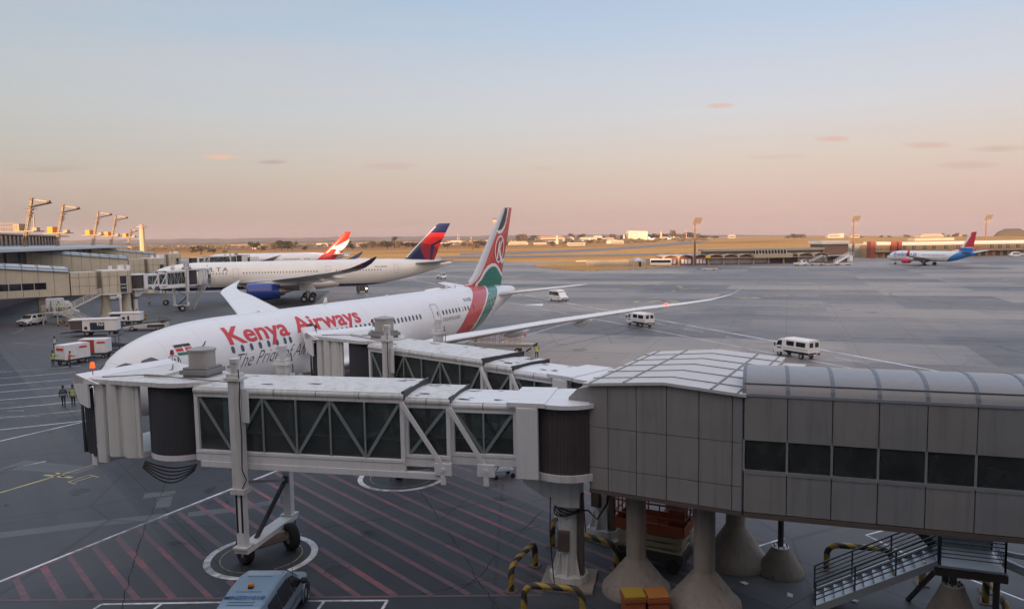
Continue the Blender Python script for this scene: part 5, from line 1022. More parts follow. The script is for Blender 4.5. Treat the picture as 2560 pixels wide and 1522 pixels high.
def link_bridge(label, a, b, za, zb, z0, win, gate_label, gate=True):
    """concrete walkway from the pier (a) to its gate box (b)"""
    a = Vector((*a, 0)); b = Vector((*b, 0)); d = (b-a); L = d.length; rz = atan2(d.y, d.x); t = thing('concrete_walkway', label, 'walkway', a, rz, 'concrete walkways from pier to gates')
    m = MB(); m.loft([[(0, 0, z0), (0, 0, za), (0, 4, za), (0, 4, z0)], [(L, 0, z0), (L, 0, zb), (L, 4, zb), (L, 4, z0)]], sm=False); m.build('wall', BEIGE, t, recalc=True)
    m = MB(); n = int(L/2.1); S_ = M('panel_joint', (.16, .14, .11), .9)
    for i in range(1, n): x = L*i/n; m.box(x-.03, x+.03, -.02, .02, z0+.1, za+(zb-za)*i/n-.05)
    m.build('panel_joints', S_, t)
    m = MB(); GLR = M('skylight_strip', (.34, .42, .47), .15, spec=.7, var=.1)
    m.add([(0, -.25, za), (L, -.25, zb), (L, .5, zb+.75), (0, .5, za+.75), (0, 3.6, za+.9), (L, 3.6, zb+.9)], [(0, 1, 2, 3), (3, 2, 5, 4)]); sk = m.build('skylight', GLR, t)
    m = MB()
    for i in range(n+1): x = L*i/n; z = za+(zb-za)*i/n; m.bar((x, -.27, z+.02), (x, .5, z+.8), .16, .1); m.bar((x, .5, z+.8), (x, 3.6, z+.95), .14, .1)
    m.bar((0, -.27, za+.02), (L, -.27, zb+.02), .12, .12); m.bar((0, .1, za+.42), (L, .1, zb+.42), .06, .08); m.build('skylight_frame', M('rib_grey'), sk)
    if win:
        for i in range(win[2]):
            x0 = win[0]+(win[1]-win[0])*i/win[2]; x1 = win[0]+(win[1]-win[0])*(i+1)/win[2]; m = MB(); m.box(x0+.06, x1-.06, -.03, .05, z0+1.25, z0+2.35); m.build('window', VGLASS, t)
    for x in (L*.3, L*.85): m = MB(); m.box(x-.5, x+.5, 1.2, 2.6, 0, z0); m.build('pier_leg', CONC, t)
    if not gate: return t
    g = thing('gate_building', gate_label, 'building', b, rz, 'beige gate rooms at the walkway ends')
    zt = zb-.1
    def rbox(m, x0, x1, y0, y1): r = .5; m.prism([(x0, y0), (x1-r, y0), (x1-.15, y0+.15), (x1, y0+r), (x1, y1), (x0, y1)], z0, zt)
    m = MB(); rbox(m, .15, 4.2, -.3, 5); m.build('wall', BEIGE, g, .05); m = MB(); m.box(4.2, 4.9, .5, 5, z0, zt); m.build('joint_wall', M('gate_joint', (.20, .19, .17), .8), g)
    m = MB(); rbox(m, 4.9, 9.5, -1.0, 6.5); m.build('wall', BEIGE, g, .05)
    m = MB()
    for x in (1.4, 2.9, 5.9, 7.2, 8.9, 9.3): y = -.32 if x < 4.2 else -1.02; m.box(x-.025, x+.025, y-.01, y+.02, z0, zt)
    for z in (z0+1.5, z0+3.0): m.box(.15, 4.2, -.33, -.29, z-.02, z+.03); m.box(4.9, 9.2, -1.03, -.99, z-.02, z+.03)
    m.build('panel_joints', S_, g)
    m = MB(); m.box(7.6, 8.6, -1.05, -.98, z0+.2, z0+3.0); dr = m.build('door', M('door_dark', (.03, .035, .05), .3), g); m = MB(); m.box(7.6, 8.6, -1.08, -1.04, z0+1.5, z0+1.6); m.box(7.7, 8.5, -1.08, -1.04, z0+.9, z0+1.0); m.build('door_rail', WHITE, dr)
    m = MB(); m.box(5, 9.3, -.8, 6, zt, zt+.2); m.build('roof', DIRTY, g, .03)
    for k, (x, y, r) in enumerate(((6.5, 1, .3), (8.2, 1, .55), (9.6, 2, .35))): m = MB(); m.cyl((x, y, zt+.2), (x, y, zt+.75+r*.3), r, n=14); m.cyl((x, y, zt+.75+r*.3), (x, y, zt+.85+r*.3), r*1.15, r*.9, 14); m.build('roof_vent', WHITE, g)
    for (x, y) in ((5.6, .5), (8.9, .5)): m = MB(); m.lathe([(1.3, 0), (.95, 1.0), (.7, 2.2), (.7, z0)], (x, y+1, 0), 20); m.build('support_column', BEIGE, g)
    m = MB(); m.cyl((7.4, -1.2, 0), (7.4, -1.2, z0), .2, n=10); m.build('steel_post', WHITE, g)
    return g
link_bridge('nearest beige concrete walkway at the left with a row of dark windows', (-96.5, 112.2), (-75.3, 128.7), 11.1, 8.45, 4.5, (0.5, 23.5, 13), 'nearest beige gate room with a dark door above the zigzag stair')
link_bridge('middle beige concrete walkway running out from under the pier roof', (-118.5, 179), (-100, 197.5), 12, 9.2, 4.5, None, 'middle beige gate room behind the nearest one')
link_bridge('farthest beige concrete walkway before the dry grass', (-150, 266), (-134, 285), 12, 9.2, 4.5, None, 'farthest small beige gate room')
# ---------------- steel stairs ----------------
def stair(m, ms, mr, p, q, w, n, rail=1.0, bars=4):
    """p, q: foot and head of the flight (centre line); w wide"""
    p = Vector(p); q = Vector(q); d = q-p; h = Vector((d.x, d.y, 0)).normalized(); s = Vector((-h.y, h.x, 0))*w/2
    for sg in (-1, 1): ms.bar(p+s*sg, q+s*sg, .06, .24)
    for i in range(n):
        c = p+d*((i+.5)/n); a = c-s*.96; b = c+s*.96; m.bar(a, b, d.xy.length/n*.95, .04)
    for sg in (-1, 1):
        k = max(2, int(d.length/1.3))
        for i in range(k+1): c = p+d*(i/k)+s*sg; mr.bar(c, c+Vector((0, 0, rail)), .045)
        for j in range(bars): z = Vector((0, 0, rail*(1-j/bars*.8))); mr.bar(p+s*sg+z, q+s*sg+z, .035 if j else .05)
def railing(mr, pts, rail=1.0, bars=5):
    for a, b in zip(pts, pts[1:]):
        a = Vector(a); b = Vector(b); k = max(1, int((b-a).length/1.2))
        for i in range(k+1): c = a+(b-a)*i/k; mr.bar(c, c+Vector((0, 0, rail)), .045)
        for j in range(bars): z = Vector((0, 0, rail*(1-j/bars*.85))); mr.bar(a+z, b+z, .03 if j else .045)
def build_gate_stair():
    t = thing('zigzag_stair', 'pale steel zigzag stair below the nearest beige gate room', 'stairs', (0, 0, 0))
    o = A(262, 722, 129); pl = [A(318, 724, 129), A(258, 734, 128.5), A(193, 778, 127.5), A(178, 779, 127.5), A(262, 812, 127)]
    S_ = M('stair_cream_paint', (.52, .51, .46), .5, var=.1)
    top = Vector((-67.4, 130.4, 4.6)); l1 = Vector((-70.2, 129.0, 4.6)); m1 = Vector((-74.8, 126.2, 2.0)); m2 = Vector((-77.6, 126.2, 2.0)); ft = Vector((-69.6, 124.2, 0))
    for (a, b, c) in ((l1, m1, 'upper_flight'), (ft, m1+Vector((0, -1.6, 0)), 'lower_flight')):
        m = MB(); ms = MB(); mr = MB(); stair(m, ms, mr, a, b, 1.3, 12) if a.z < b.z else stair(m, ms, mr, b, a, 1.3, 12)
        f = m.build('treads', S_, t); ms.build('stringers', S_, f); mr.build('railing', S_, f)
    m = MB(); m.box(l1.x, top.x, 128.2, 130.6, 4.5, 4.6); m.build('landing', S_, t); m = MB(); m.box(m2.x, m1.x, 124, 126.9, 1.9, 2.0); m.build('landing', S_, t)
    m = MB(); railing(m, [(l1.x, 128.3, 4.6), (top.x, 128.3, 4.6)]); railing(m, [(m1.x, 124, 2), (m2.x, 124, 2), (m2.x, 126.9, 2), (m1.x, 126.9, 2)], 1.2, 7); m.build('landing_railing', S_, t)
    m = MB(); [m.bar((x, y, 0), (x, y, 1.9), .14) for x in (m2.x+.2, m1.x-.2) for y in (124.2, 126.7)]; m.build('leg', S_, t)
build_gate_stair()
def build_near_stair():
    t = thing('steel_stair', 'galvanised stair and railed landing below the grey walkway at the bottom right', 'stairs', (0, 0, 0))
    m = MB(); ms = MB(); mr = MB(); p = Vector((10.55, 25.75, .05)); q = Vector((14.0, 24.45, 2.2)); stair(m, ms, mr, p, q, 1.35, 12, 1.0, 5)
    GT = M('grating_steel', (.55, .57, .58), .4, .5, var=.15); RL = M('rail_grey_blue', (.10, .13, .17), .45, .4)
    f = m.build('treads', GT, t); ms.build('stringers', GT, f); mr.build('railing', RL, f)
    h = Vector((.936, -.353, 0)); s = Vector((.353, .936, 0)); c = q
    def L(a, b, z): v = c+h*a+s*b; return (v.x, v.y, z)
    m = MB(); m.prism([L(0, -.75, 0)[:2], L(1.9, -.75, 0)[:2], L(1.9, 1.1, 0)[:2], L(0, 1.1, 0)[:2]], 2.12, 2.2); ld = m.build('landing', GT, t)
    m = MB(); m.prism([L(-.1, -.8, 0)[:2], L(1.95, -.8, 0)[:2], L(1.95, 1.15, 0)[:2], L(-.1, 1.15, 0)[:2]], 1.86, 2.11); m.build('landing_frame', M('brown_steel', (.06, .045, .04), .5), ld)
    m = MB(); railing(m, [L(.05, -.73, 2.2), L(1.87, -.73, 2.2), L(1.87, 1.07, 2.2), L(.05, 1.07, 2.2)], 1.05, 7); m.build('landing_railing', RL, ld)
    m = MB(); m.prism([L(.05, 1.08, 0)[:2], L(1.87, 1.08, 0)[:2], L(1.87, 1.1, 0)[:2], L(.05, 1.1, 0)[:2]], 2.2, 3.2); m.build('mesh_panel', M('pale_mesh', (.36, .42, .43), .5, .2), ld)
    m = MB(); m.bar(L(.1, .5, 2.4), L(-1.4, 1.8, 3.85), .3, .35); m.bar(L(.1, -.2, 1.9), L(-.6, 1.2, 0), .12); m.build('diagonal_support', DARKM, t)
    m = MB(); [m.cyl(L(a, b, 0), L(a, b, 1.86), .1, n=10) for a, b in ((.25, -.5), (1.7, -.5))]; m.build('leg', DARKM, t)
    u = thing('upper_ramp', 'pale steel beams of a second stair leaving the landing at the right edge', 'stairs', (0, 0, 0))
    m = MB(); m.bar(L(1.95, .9, 2.75), L(6.2, 2.6, 3.6), .12, .28); m.bar(L(1.95, -.1, 2.3), L(6.2, -2.2, 1.2), .14, .26); m.bar(L(1.95, .6, 2.35), L(6.4, -.6, 2.3), .1, .16); m.build('beam', M('pale_steel', (.52, .55, .58), .4, .3), u)
build_near_stair()
# ---------------- striped hoop barriers ----------------
def stripe_mat():
    m = bpy.data.materials.new('black_yellow_stripes'); m.use_nodes = True; nt = m.node_tree; b = nt.nodes['Principled BSDF']; tc = nn(nt, 'ShaderNodeTexCoord').outputs['Object']
    X, Y, Z = nn(nt, 'ShaderNodeSeparateXYZ', ins={0: tc}).outputs; u = mth(nt, 'ADD', mth(nt, 'MULTIPLY', X, 1.35), mth(nt, 'ADD', mth(nt, 'MULTIPLY', Z, 1.25), mth(nt, 'MULTIPLY', Y, 2.2)))
    f = mth(nt, 'GREATER_THAN', mth(nt, 'FRACT', u), .5); n = nn(nt, 'ShaderNodeTexNoise', ins={'Vector': tc, 'Scale': 7.0, 'Detail': 6.0}).outputs[0]
    c = mixc(nt, f, (.035, .03, .028), (.38, .26, .045)); c = mixc(nt, mth(nt, 'MULTIPLY_ADD', n, 2.0, -.95, clamp=True), c, (.11, .085, .06)); nt.links.new(c, b.inputs['Base Color']); b.inputs['Roughness'].default_value = .55; return m
STR = stripe_mat()
def hoop(label, a, b, h=1.0, r=.115):
    a = Vector((*a, 0)); b = Vector((*b, 0)); c = (a+b)/2; L = (b-a).length; t = thing('hoop_barrier', label, 'barrier', c, atan2((b-a).y, (b-a).x), 'black and yellow hoop barriers')
    pts = [(-L/2, 0, .02), (-L/2, 0, h-.4)]+[(-L/2+.4-.4*cos(k*pi/12), 0, h-.4+.4*sin(k*pi/12)) for k in range(1, 6)]+[(-L/2+.4, 0, h), (L/2-.4, 0, h)]+[(L/2-.4+.4*sin(k*pi/12), 0, h-.4+.4*cos(k*pi/12)) for k in range(1, 6)]+[(L/2, 0, h-.4), (L/2, 0, .02)]
    m = MB(); m.tube(pts, r, 16); m.build('rail', STR, t)
    for s in (-1, 1): m = MB(); m.cb((s*L/2, 0, .02), (.45, .45, .03)); [m.cyl((s*L/2+dx, dy, .03), (s*L/2+dx, dy, .06), .02, n=6) for dx in (-.17, .17) for dy in (-.17, .17)]; m.build('foot_plate', M('rusty_plate', (.16, .10, .08), .7, var=.3), t)
hoop('striped hoop left of the nearest bridge rotunda', (-.2, 26.95), (.75, 29.1))
hoop('striped hoop in front of the nearest bridge rotunda plinth', (.25, 25.35), (2.25, 24.95))
hoop('striped hoop standing upright behind the nearest rotunda column', (1.55, 31.0), (2.2, 33.0))
hoop('striped hoop between the near rotunda column and the scissor lift', (2.3, 30.0), (3.95, 28.7))
hoop('dark striped hoop behind the galvanised stair', (12.05, 28.35), (14.3, 27.8))
hoop('dark hoop beneath the stair landing', (15.0, 26.95), (16.95, 26.3), .9)
hoop('peeling yellow hoop at the bottom right beside the stair landing', (16.45, 25.5), (15.7, 23.2), .95)
# ---------------- small props under the link building ----------------
def scissor_lift():
    c = Vector((5.5, 29.2, 0)); rz = atan2(-1.35, 2.53); t = thing('scissor_lift', 'orange scissor lift with cream folded arms between the concrete columns', 'lift', c, rz); CRM = M('cream_paint', (.50, .44, .30), .5, var=.2, sc=3)
    m = MB(); m.box(-1.35, 1.35, -.65, .65, .35, .75); m.build('chassis', M('chassis_dark', (.06, .05, .05), .6), t, .02)
    for k in range(5): m = MB(); [m.bar((-1.3, y, .82+.13*k), (1.3, y, .82+.13*k+(.05 if k % 2 else -.05)), .06, .11) for y in (-.55, .55)]; m.box(-1.28, 1.28, -.5, .5, .79+.13*k, .83+.13*k); m.build('scissor_arm', CRM, t)
    m = MB(); m.box(-1.4, 1.4, -.7, .7, 1.48, 1.56); m.build('platform', ORG, t)
    m = MB(); [m.box(-1.4, 1.4, y-.02, y+.02, 1.56, 1.9) for y in (-.7, .7)]; [m.box(x-.02, x+.02, -.7, .7, 1.56, 1.9) for x in (-1.4, 1.4)]; m.build('toe_board', ORG, t)
    m = MB(); P4 = [(-1.4, -.7), (1.4, -.7), (1.4, .7), (-1.4, .7), (-1.4, -.7)]
    for a, b in zip(P4, P4[1:]):
        for z in (2.15, 2.65): m.bar((*a, z), (*b, z), .05)
        for k in (0, .33, .66, 1): m.bar((a[0]+(b[0]-a[0])*k, a[1]+(b[1]-a[1])*k, 1.6), (a[0]+(b[0]-a[0])*k, a[1]+(b[1]-a[1])*k, 2.65), .045)
    m.build('guard_rail', M('dark_orange_rail', (.30, .07, .03), .5), t)
    for x in (-.95, .95):
        for y in (-.6, .6): m = MB(); m.cyl((x, y-.12, .28), (x, y+.12, .28), .28, n=18); m.build('wheel', TYRE, t)
    m = MB(); m.cb((.9, .2, 1.95), (.6, .6, .7)); m.build('control_box', ORG, t, .03)
scissor_lift()
for (x, y, c, l) in ((4.05, 25.3, (.38, .26, .03), 'window reflection built as an orange box with a yellow lid at the foot of a flared column'), (4.85, 25.25, (.42, .16, .04), 'window reflection built as an orange box with an orange lid at the foot of a flared column')):  # reflections in the window glass, added as coloured boxes by the column
    t = thing('reflection_box', l, 'reflection_box', (x, y, 0), .08, 'reflections built as boxes by the flared column'); m = MB(); m.prism([(-.36, -.36), (.36, -.36), (.36, .36), (-.36, .36)], 0, .42); m.loft([[(a*.36*k, b*.36*k, z) for a, b in ((-1, -1), (1, -1), (1, 1), (-1, 1))] for z, k in ((.42, 1.0), (.5, 1.1), (.62, 1.1))], sm=False); m.build('reflection_body', M('reflection_orange', (.36, .10, .04), .5, var=.15), t, .03); m = MB(); m.box(-.37, .37, -.37, .37, .62, .72); m.build('reflection_lid', M('lid%.2f' % c[1], c, .45, var=.1), t, .03)
def cart_small():
    t = thing('tool_trolley', 'small wheeled steel trolley on the red hatching under the bridge', 'trolley', (-.7, 40.4, 0), .4); m = MB(); m.box(-.6, .6, -.4, .4, .4, .46); m.box(-.6, .6, -.4, .4, .85, .9); [m.bar((x, y, .2), (x, y, 1.3 if x < 0 else .9), .05) for x in (-.58, .58) for y in (-.38, .38)]; m.bar((-.58, -.38, 1.3), (-.58, .38, 1.3), .05); m.bar((-.5, -.3, .46), (.5, .3, 1.2), .06); m.build('frame', STEEL, t)
    for x in (-.5, .5):
        for y in (-.35, .35): m = MB(); m.cyl((x, y-.04, .13), (x, y+.04, .13), .13, n=12); m.build('caster', TYRE, t)
cart_small()
def rot_box():
    pass
# litter on the ground
random.seed(5)
for k, (a, b, l) in enumerate(((1945, 1445, 'white paper scrap beside a low concrete cone'), (1975, 1488, 'larger pale paper scrap left of the stair foot'), (1860, 1458, 'long white paper scrap between the broad columns'), (1370, 1433, 'tiny white scrap before the rotunda plinth'), (2135, 1502, 'small scrap beneath the stair flight'))):
    g = G(a, b); m = MB(); m.add([(-.16, -.07, .015), (.02, -.11, .05), (.17, -.03, .02), (.12, .09, .06), (-.1, .1, .02)], [(0, 1, 2, 3, 4)]); o = m.build('paper_scrap', M('paper', (.6, .6, .6), .8), None); o.location = g; o.rotation_euler.z = k*1.3; tag(o, l, 'litter', 'paper scraps')

m = MB(); ms = MB(); mr = MB(); stair(m, ms, mr, Vector((10.2, -2.9, .4)), Vector((14.2, -2.7, 5.1)), .8, 14, 1.0, 4); f = m.build('service_stair', STEEL, BR3); ms.build('stringers', STEEL, f); mr.build('railing', STEEL, f)
m = MB(); m.box(14.1, 15.9, -3.2, -1.9, 5.0, 5.1); m.build('service_landing', STEEL, BR3); m = MB(); railing(m, [(14.1, -3.2, 5.1), (15.9, -3.2, 5.1), (15.9, -2.0, 5.1)]); m.build('side_rail', STEEL, BR3)
# ---------------- vehicles: local x forward, z up, origin on the ground at the middle ----------------
def vbody(secs, mat, parent, name='body', bev=.03):
    """secs: (x, z_bottom, z_belt, z_top, half width low, half width belt, half width roof)"""
    m = MB(); m.loft([[(x, -wl, zb), (x, -wb, zm), (x, -wr, zt), (x, wr, zt), (x, wb, zm), (x, wl, zb)] for x, zb, zm, zt, wl, wb, wr in secs], sm=False); return m.build(name, mat, parent, bev, recalc=True)
def wheels(parent, xs, hw, r, w=.2):
    for x in xs:
        for s in (-1, 1):
            m = MB(); y0 = s*hw; m.lathe([(r*.55, -w/2), (r*.92, -w/2), (r, -w*.3), (r, w*.3), (r*.92, w/2), (r*.55, w/2)], (x, y0, r), 22, axis='Y'); wh = m.build('wheel', TYRE, parent, recalc=True)
            m = MB(); m.cyl((x, y0-w*.38, r), (x, y0+w*.40, r), r*.58, n=16); m.cyl((x, y0-w*.5, r), (x, y0+w*.5, r), r*.14, n=8); m.build('rim', RIM, wh)
def pane(parent, pts, name='window', mat=None, th=.02):
    """pane slightly proud of the body: pts is a planar loop; thickness along its normal both ways"""
    p = [Vector(q) for q in pts]; n = (p[1]-p[0]).cross(p[2]-p[0]).normalized()*th/2; k = len(p); m = MB(); m.add([q-n for q in p]+[q+n for q in p], [(i, (i+1) % k, k+(i+1) % k, k+i) for i in range(k)]+[list(range(k-1, -1, -1)), list(range(k, 2*k))]); return m.build(name, mat or VGLASS, parent)
HL = M('headlamp', (.75, .78, .8), .1, var=0, spec=.9); GRY = M('bumper_grey', (.09, .095, .10), .6)
def minibus(label, loc, rz, group=None):
    t = thing('minibus', label, 'minibus', loc, rz, group)
    vbody([(-2.6, .32, 1.1, 2.0, .8, .84, .70), (-2.5, .25, 1.15, 2.15, .86, .92, .76), (-1.9, .22, 1.15, 2.3, .88, .94, .74), (.6, .22, 1.15, 2.32, .88, .94, .74), (1.2, .22, 1.15, 2.15, .88, .94, .72), (1.55, .22, 1.15, 1.85, .88, .93, .74), (2.05, .22, 1.12, 1.2, .88, .92, .80), (2.5, .25, .85, 1.0, .86, .88, .78), (2.62, .32, .7, .85, .8, .82, .72)], CARW, t)
    for s in (-1, 1):
        pane(t, [(-2.35, s*.93, 1.22), (1.0, s*.945, 1.22), (1.0, s*.80, 1.92), (-2.35, s*.805, 1.92)]); pane(t, [(1.06, s*.945, 1.22), (1.75, s*.94, 1.22), (1.35, s*.80, 1.85), (1.06, s*.80, 1.92)])
        m = MB(); m.cb((1.55, s*1.05, 1.35), (.12, .2, .28)); m.build('mirror', GRY, t); m = MB(); m.cb((2.52, s*.68, .85), (.16, .3, .18)); m.build('headlight', HL, t, .02)
    pane(t, [(2.0, -.78, 1.22), (2.0, .78, 1.22), (1.38, .68, 2.0), (1.38, -.68, 2.0)], 'windscreen', th=.05)
    m = MB(); m.box(2.45, 2.7, -.86, .86, .28, .55); m.build('bumper', GRY, t, .04); m = MB(); m.box(2.55, 2.64, -.5, .5, .62, .78); m.build('grille', GRY, t); m = MB(); m.box(2.69, 2.72, -.25, .25, .42, .53); m.build('number_plate', M('plate_white', (.7, .7, .65), .5, var=0), t)
    m = MB(); m.cb((.3, 0, 2.36), (.3, 1.2, .08)); m.build('roof_bar', CARW, t); wheels(t, (-1.5, 1.55), .80, .34); return t
def canopy_truck(label, loc, rz, lit=False, group=None):
    t = thing('crew_truck', label, 'truck', loc, rz, group)
    vbody([(1.0, .5, 1.2, 1.86, .8, .84, .72), (1.55, .42, 1.2, 1.86, .82, .86, .70), (1.75, .40, 1.2, 1.80, .82, .86, .70), (2.15, .38, 1.12, 1.25, .82, .86, .78), (2.3, .38, .95, 1.05, .8, .84, .76), (2.36, .42, .7, .85, .78, .8, .72)], CARW, t, 'cab')
    m = MB(); m.loft([[(x, -.82, .72), (x, -.86, .78), (x, -.86, 1.12), (x, -.80, 1.88), (x, -.62, 2.02), (x, .62, 2.02), (x, .80, 1.88), (x, .86, 1.12), (x, .86, .78), (x, .82, .72)] for x in (-2.35, .95)], sm=False); cn = m.build('canopy', CARW, t, .03)
    m = MB(); [m.box(-2.34, .93, s*.885-.02, s*.885+.02, 1.02, 1.08) for s in (-1, 1)]; m.build('drop_side_rail', M('rail_light_grey', (.4, .4, .4), .5), cn)
    for s in (-1, 1):
        for a, b in ((-1.95, -.75), (-.45, .55)): pane(cn, [(a, s*.86, 1.28), (b, s*.86, 1.28), (b, s*.822, 1.75), (a, s*.822, 1.75)], th=.03)
        pane(t, [(1.2, s*.86, 1.2), (1.95, s*.86, 1.2), (1.72, s*.75, 1.68), (1.2, s*.75, 1.70)], th=.04)
        m = MB(); m.cb((2.05, s*.98, 1.25), (.1, .16, .3)); m.build('mirror', GRY, t); m = MB(); m.cb((2.33, s*.6, .82), (.08, .28, .16)); m.build('headlight', HL, t); m = MB(); m.cb((-2.38, s*.7, .62), (.06, .25, .12)); m.build('tail_light', RED, t)
        pane(cn, [(-2.36, s*.14, 1.3), (-2.36, s*.66, 1.3), (-2.36, s*.62, 1.78), (-2.36, s*.14, 1.78)], 'rear_window', th=.03)
        m = MB(); m.box(1.25, 1.8, s*.855-.01, s*.855+.01, .86, .98); m.build('door_sign', DARKM, t)
    pane(t, [(2.14, -.72, 1.22), (2.14, .72, 1.22), (1.78, .64, 1.76), (1.78, -.64, 1.76)], 'windscreen', th=.05)
    m = MB(); m.box(-2.3, 1.4, -.4, .4, .42, .7); m.build('chassis', DARKM, t); m = MB(); m.box(-2.5, -2.36, -.75, .75, .46, .6); m.build('bumper', GRY, t); m = MB(); m.box(2.3, 2.44, -.78, .78, .36, .52); m.build('bumper', GRY, t); m = MB(); m.box(-2.53, -2.5, -.25, .25, .48, .58); m.build('number_plate', M('plate_white'), t)
    m = MB(); m.cyl((1.3, 0, 1.86), (1.3, 0, 2.0), .09, .07, 12); m.build('beacon', M('lit_amber', (1, .55, .1), .3, var=0, emit=6) if lit else M('amber_lens', (.55, .17, .01), .6, var=0, spec=.2), t)
    wheels(t, (-1.35, 1.6), .72, .31); return t
def pickup(label, loc, rz):
    t = thing('pickup_truck', label, 'pickup', loc, rz)
    vbody([(-2.6, .45, 1.0, 1.1, .84, .88, .84), (-.1, .42, 1.05, 1.1, .86, .9, .84), (0, .42, 1.05, 1.12, .86, .9, .84), (1.1, .42, 1.05, 1.12, .86, .9, .82), (1.3, .42, 1.0, 1.08, .86, .9, .78), (2.35, .42, .92, 1.0, .85, .88, .72), (2.6, .48, .8, .88, .8, .82, .66)], CARW, t)
    vbody([(-2.5, 1.1, 1.2, 1.72, .84, .84, .68), (-.2, 1.1, 1.2, 1.78, .84, .84, .66), (-.15, 1.08, 1.2, 1.78, .84, .84, .66), (.75, 1.08, 1.2, 1.72, .84, .84, .66), (1.35, 1.06, 1.08, 1.12, .82, .82, .74)], CARW, t, 'canopy')
    for s in (-1, 1):
        pane(t, [(-2.2, s*.835, 1.24), (-.4, s*.835, 1.24), (-.4, s*.71, 1.64), (-2.2, s*.72, 1.62)], th=.04); pane(t, [(.0, s*.835, 1.22), (1.05, s*.835, 1.2), (.65, s*.71, 1.62), (.0, s*.70, 1.66)], th=.04)
        m = MB(); m.cb((2.48, s*.66, .85), (.2, .32, .14)); m.build('headlight', HL, t); m = MB(); m.cb((.95, s*.98, 1.2), (.12, .2, .18)); m.build('mirror', CARW, t)
    pane(t, [(1.33, -.72, 1.14), (1.33, .72, 1.14), (.82, .62, 1.68), (.82, -.62, 1.68)], 'windscreen', th=.06); m = MB(); m.box(2.5, 2.72, -.84, .84, .38, .68); m.build('bumper', GRY, t, .03); m = MB(); m.box(2.58, 2.66, -.45, .45, .7, .84); m.build('grille', DARKM, t); m = MB(); m.box(2.71, 2.74, -.25, .25, .48, .58); m.build('number_plate', M('plate_white'), t)
    wheels(t, (-1.5, 1.55), .76, .38, .24); return t
def hatch(label, loc, rz, name='car'):
    t = thing(name, label, 'car', loc, rz)
    vbody([(-1.95, .35, .8, .95, .7, .78, .7), (-1.8, .28, .85, 1.0, .76, .84, .74), (1.0, .26, .85, .96, .78, .84, .72), (1.7, .28, .72, .82, .76, .8, .66), (1.98, .34, .6, .68, .68, .7, .58)], CARW, t); vbody([(-1.8, .95, 1.0, 1.05, .72, .72, .6), (-1.25, .95, 1.0, 1.42, .74, .74, .56), (.1, .95, 1.0, 1.46, .74, .74, .56), (.95, .93, .95, .99, .72, .72, .62)], CARW, t, 'cabin')
    for s in (-1, 1): pane(t, [(-1.3, s*.735, 1.0), (.55, s*.735, 1.0), (.05, s*.62, 1.38), (-1.1, s*.61, 1.36)], th=.04); m = MB(); m.cb((1.85, s*.55, .66), (.15, .25, .12)); m.build('headlight', HL, t)
    pane(t, [(.9, -.64, 1.0), (.9, .64, 1.0), (.18, .54, 1.42), (.18, -.54, 1.42)], 'windscreen', th=.05); pane(t, [(-1.78, -.6, 1.06), (-1.78, .6, 1.06), (-1.32, .52, 1.38), (-1.32, -.52, 1.38)], 'rear_window', th=.05); wheels(t, (-1.25, 1.2), .72, .3); return t
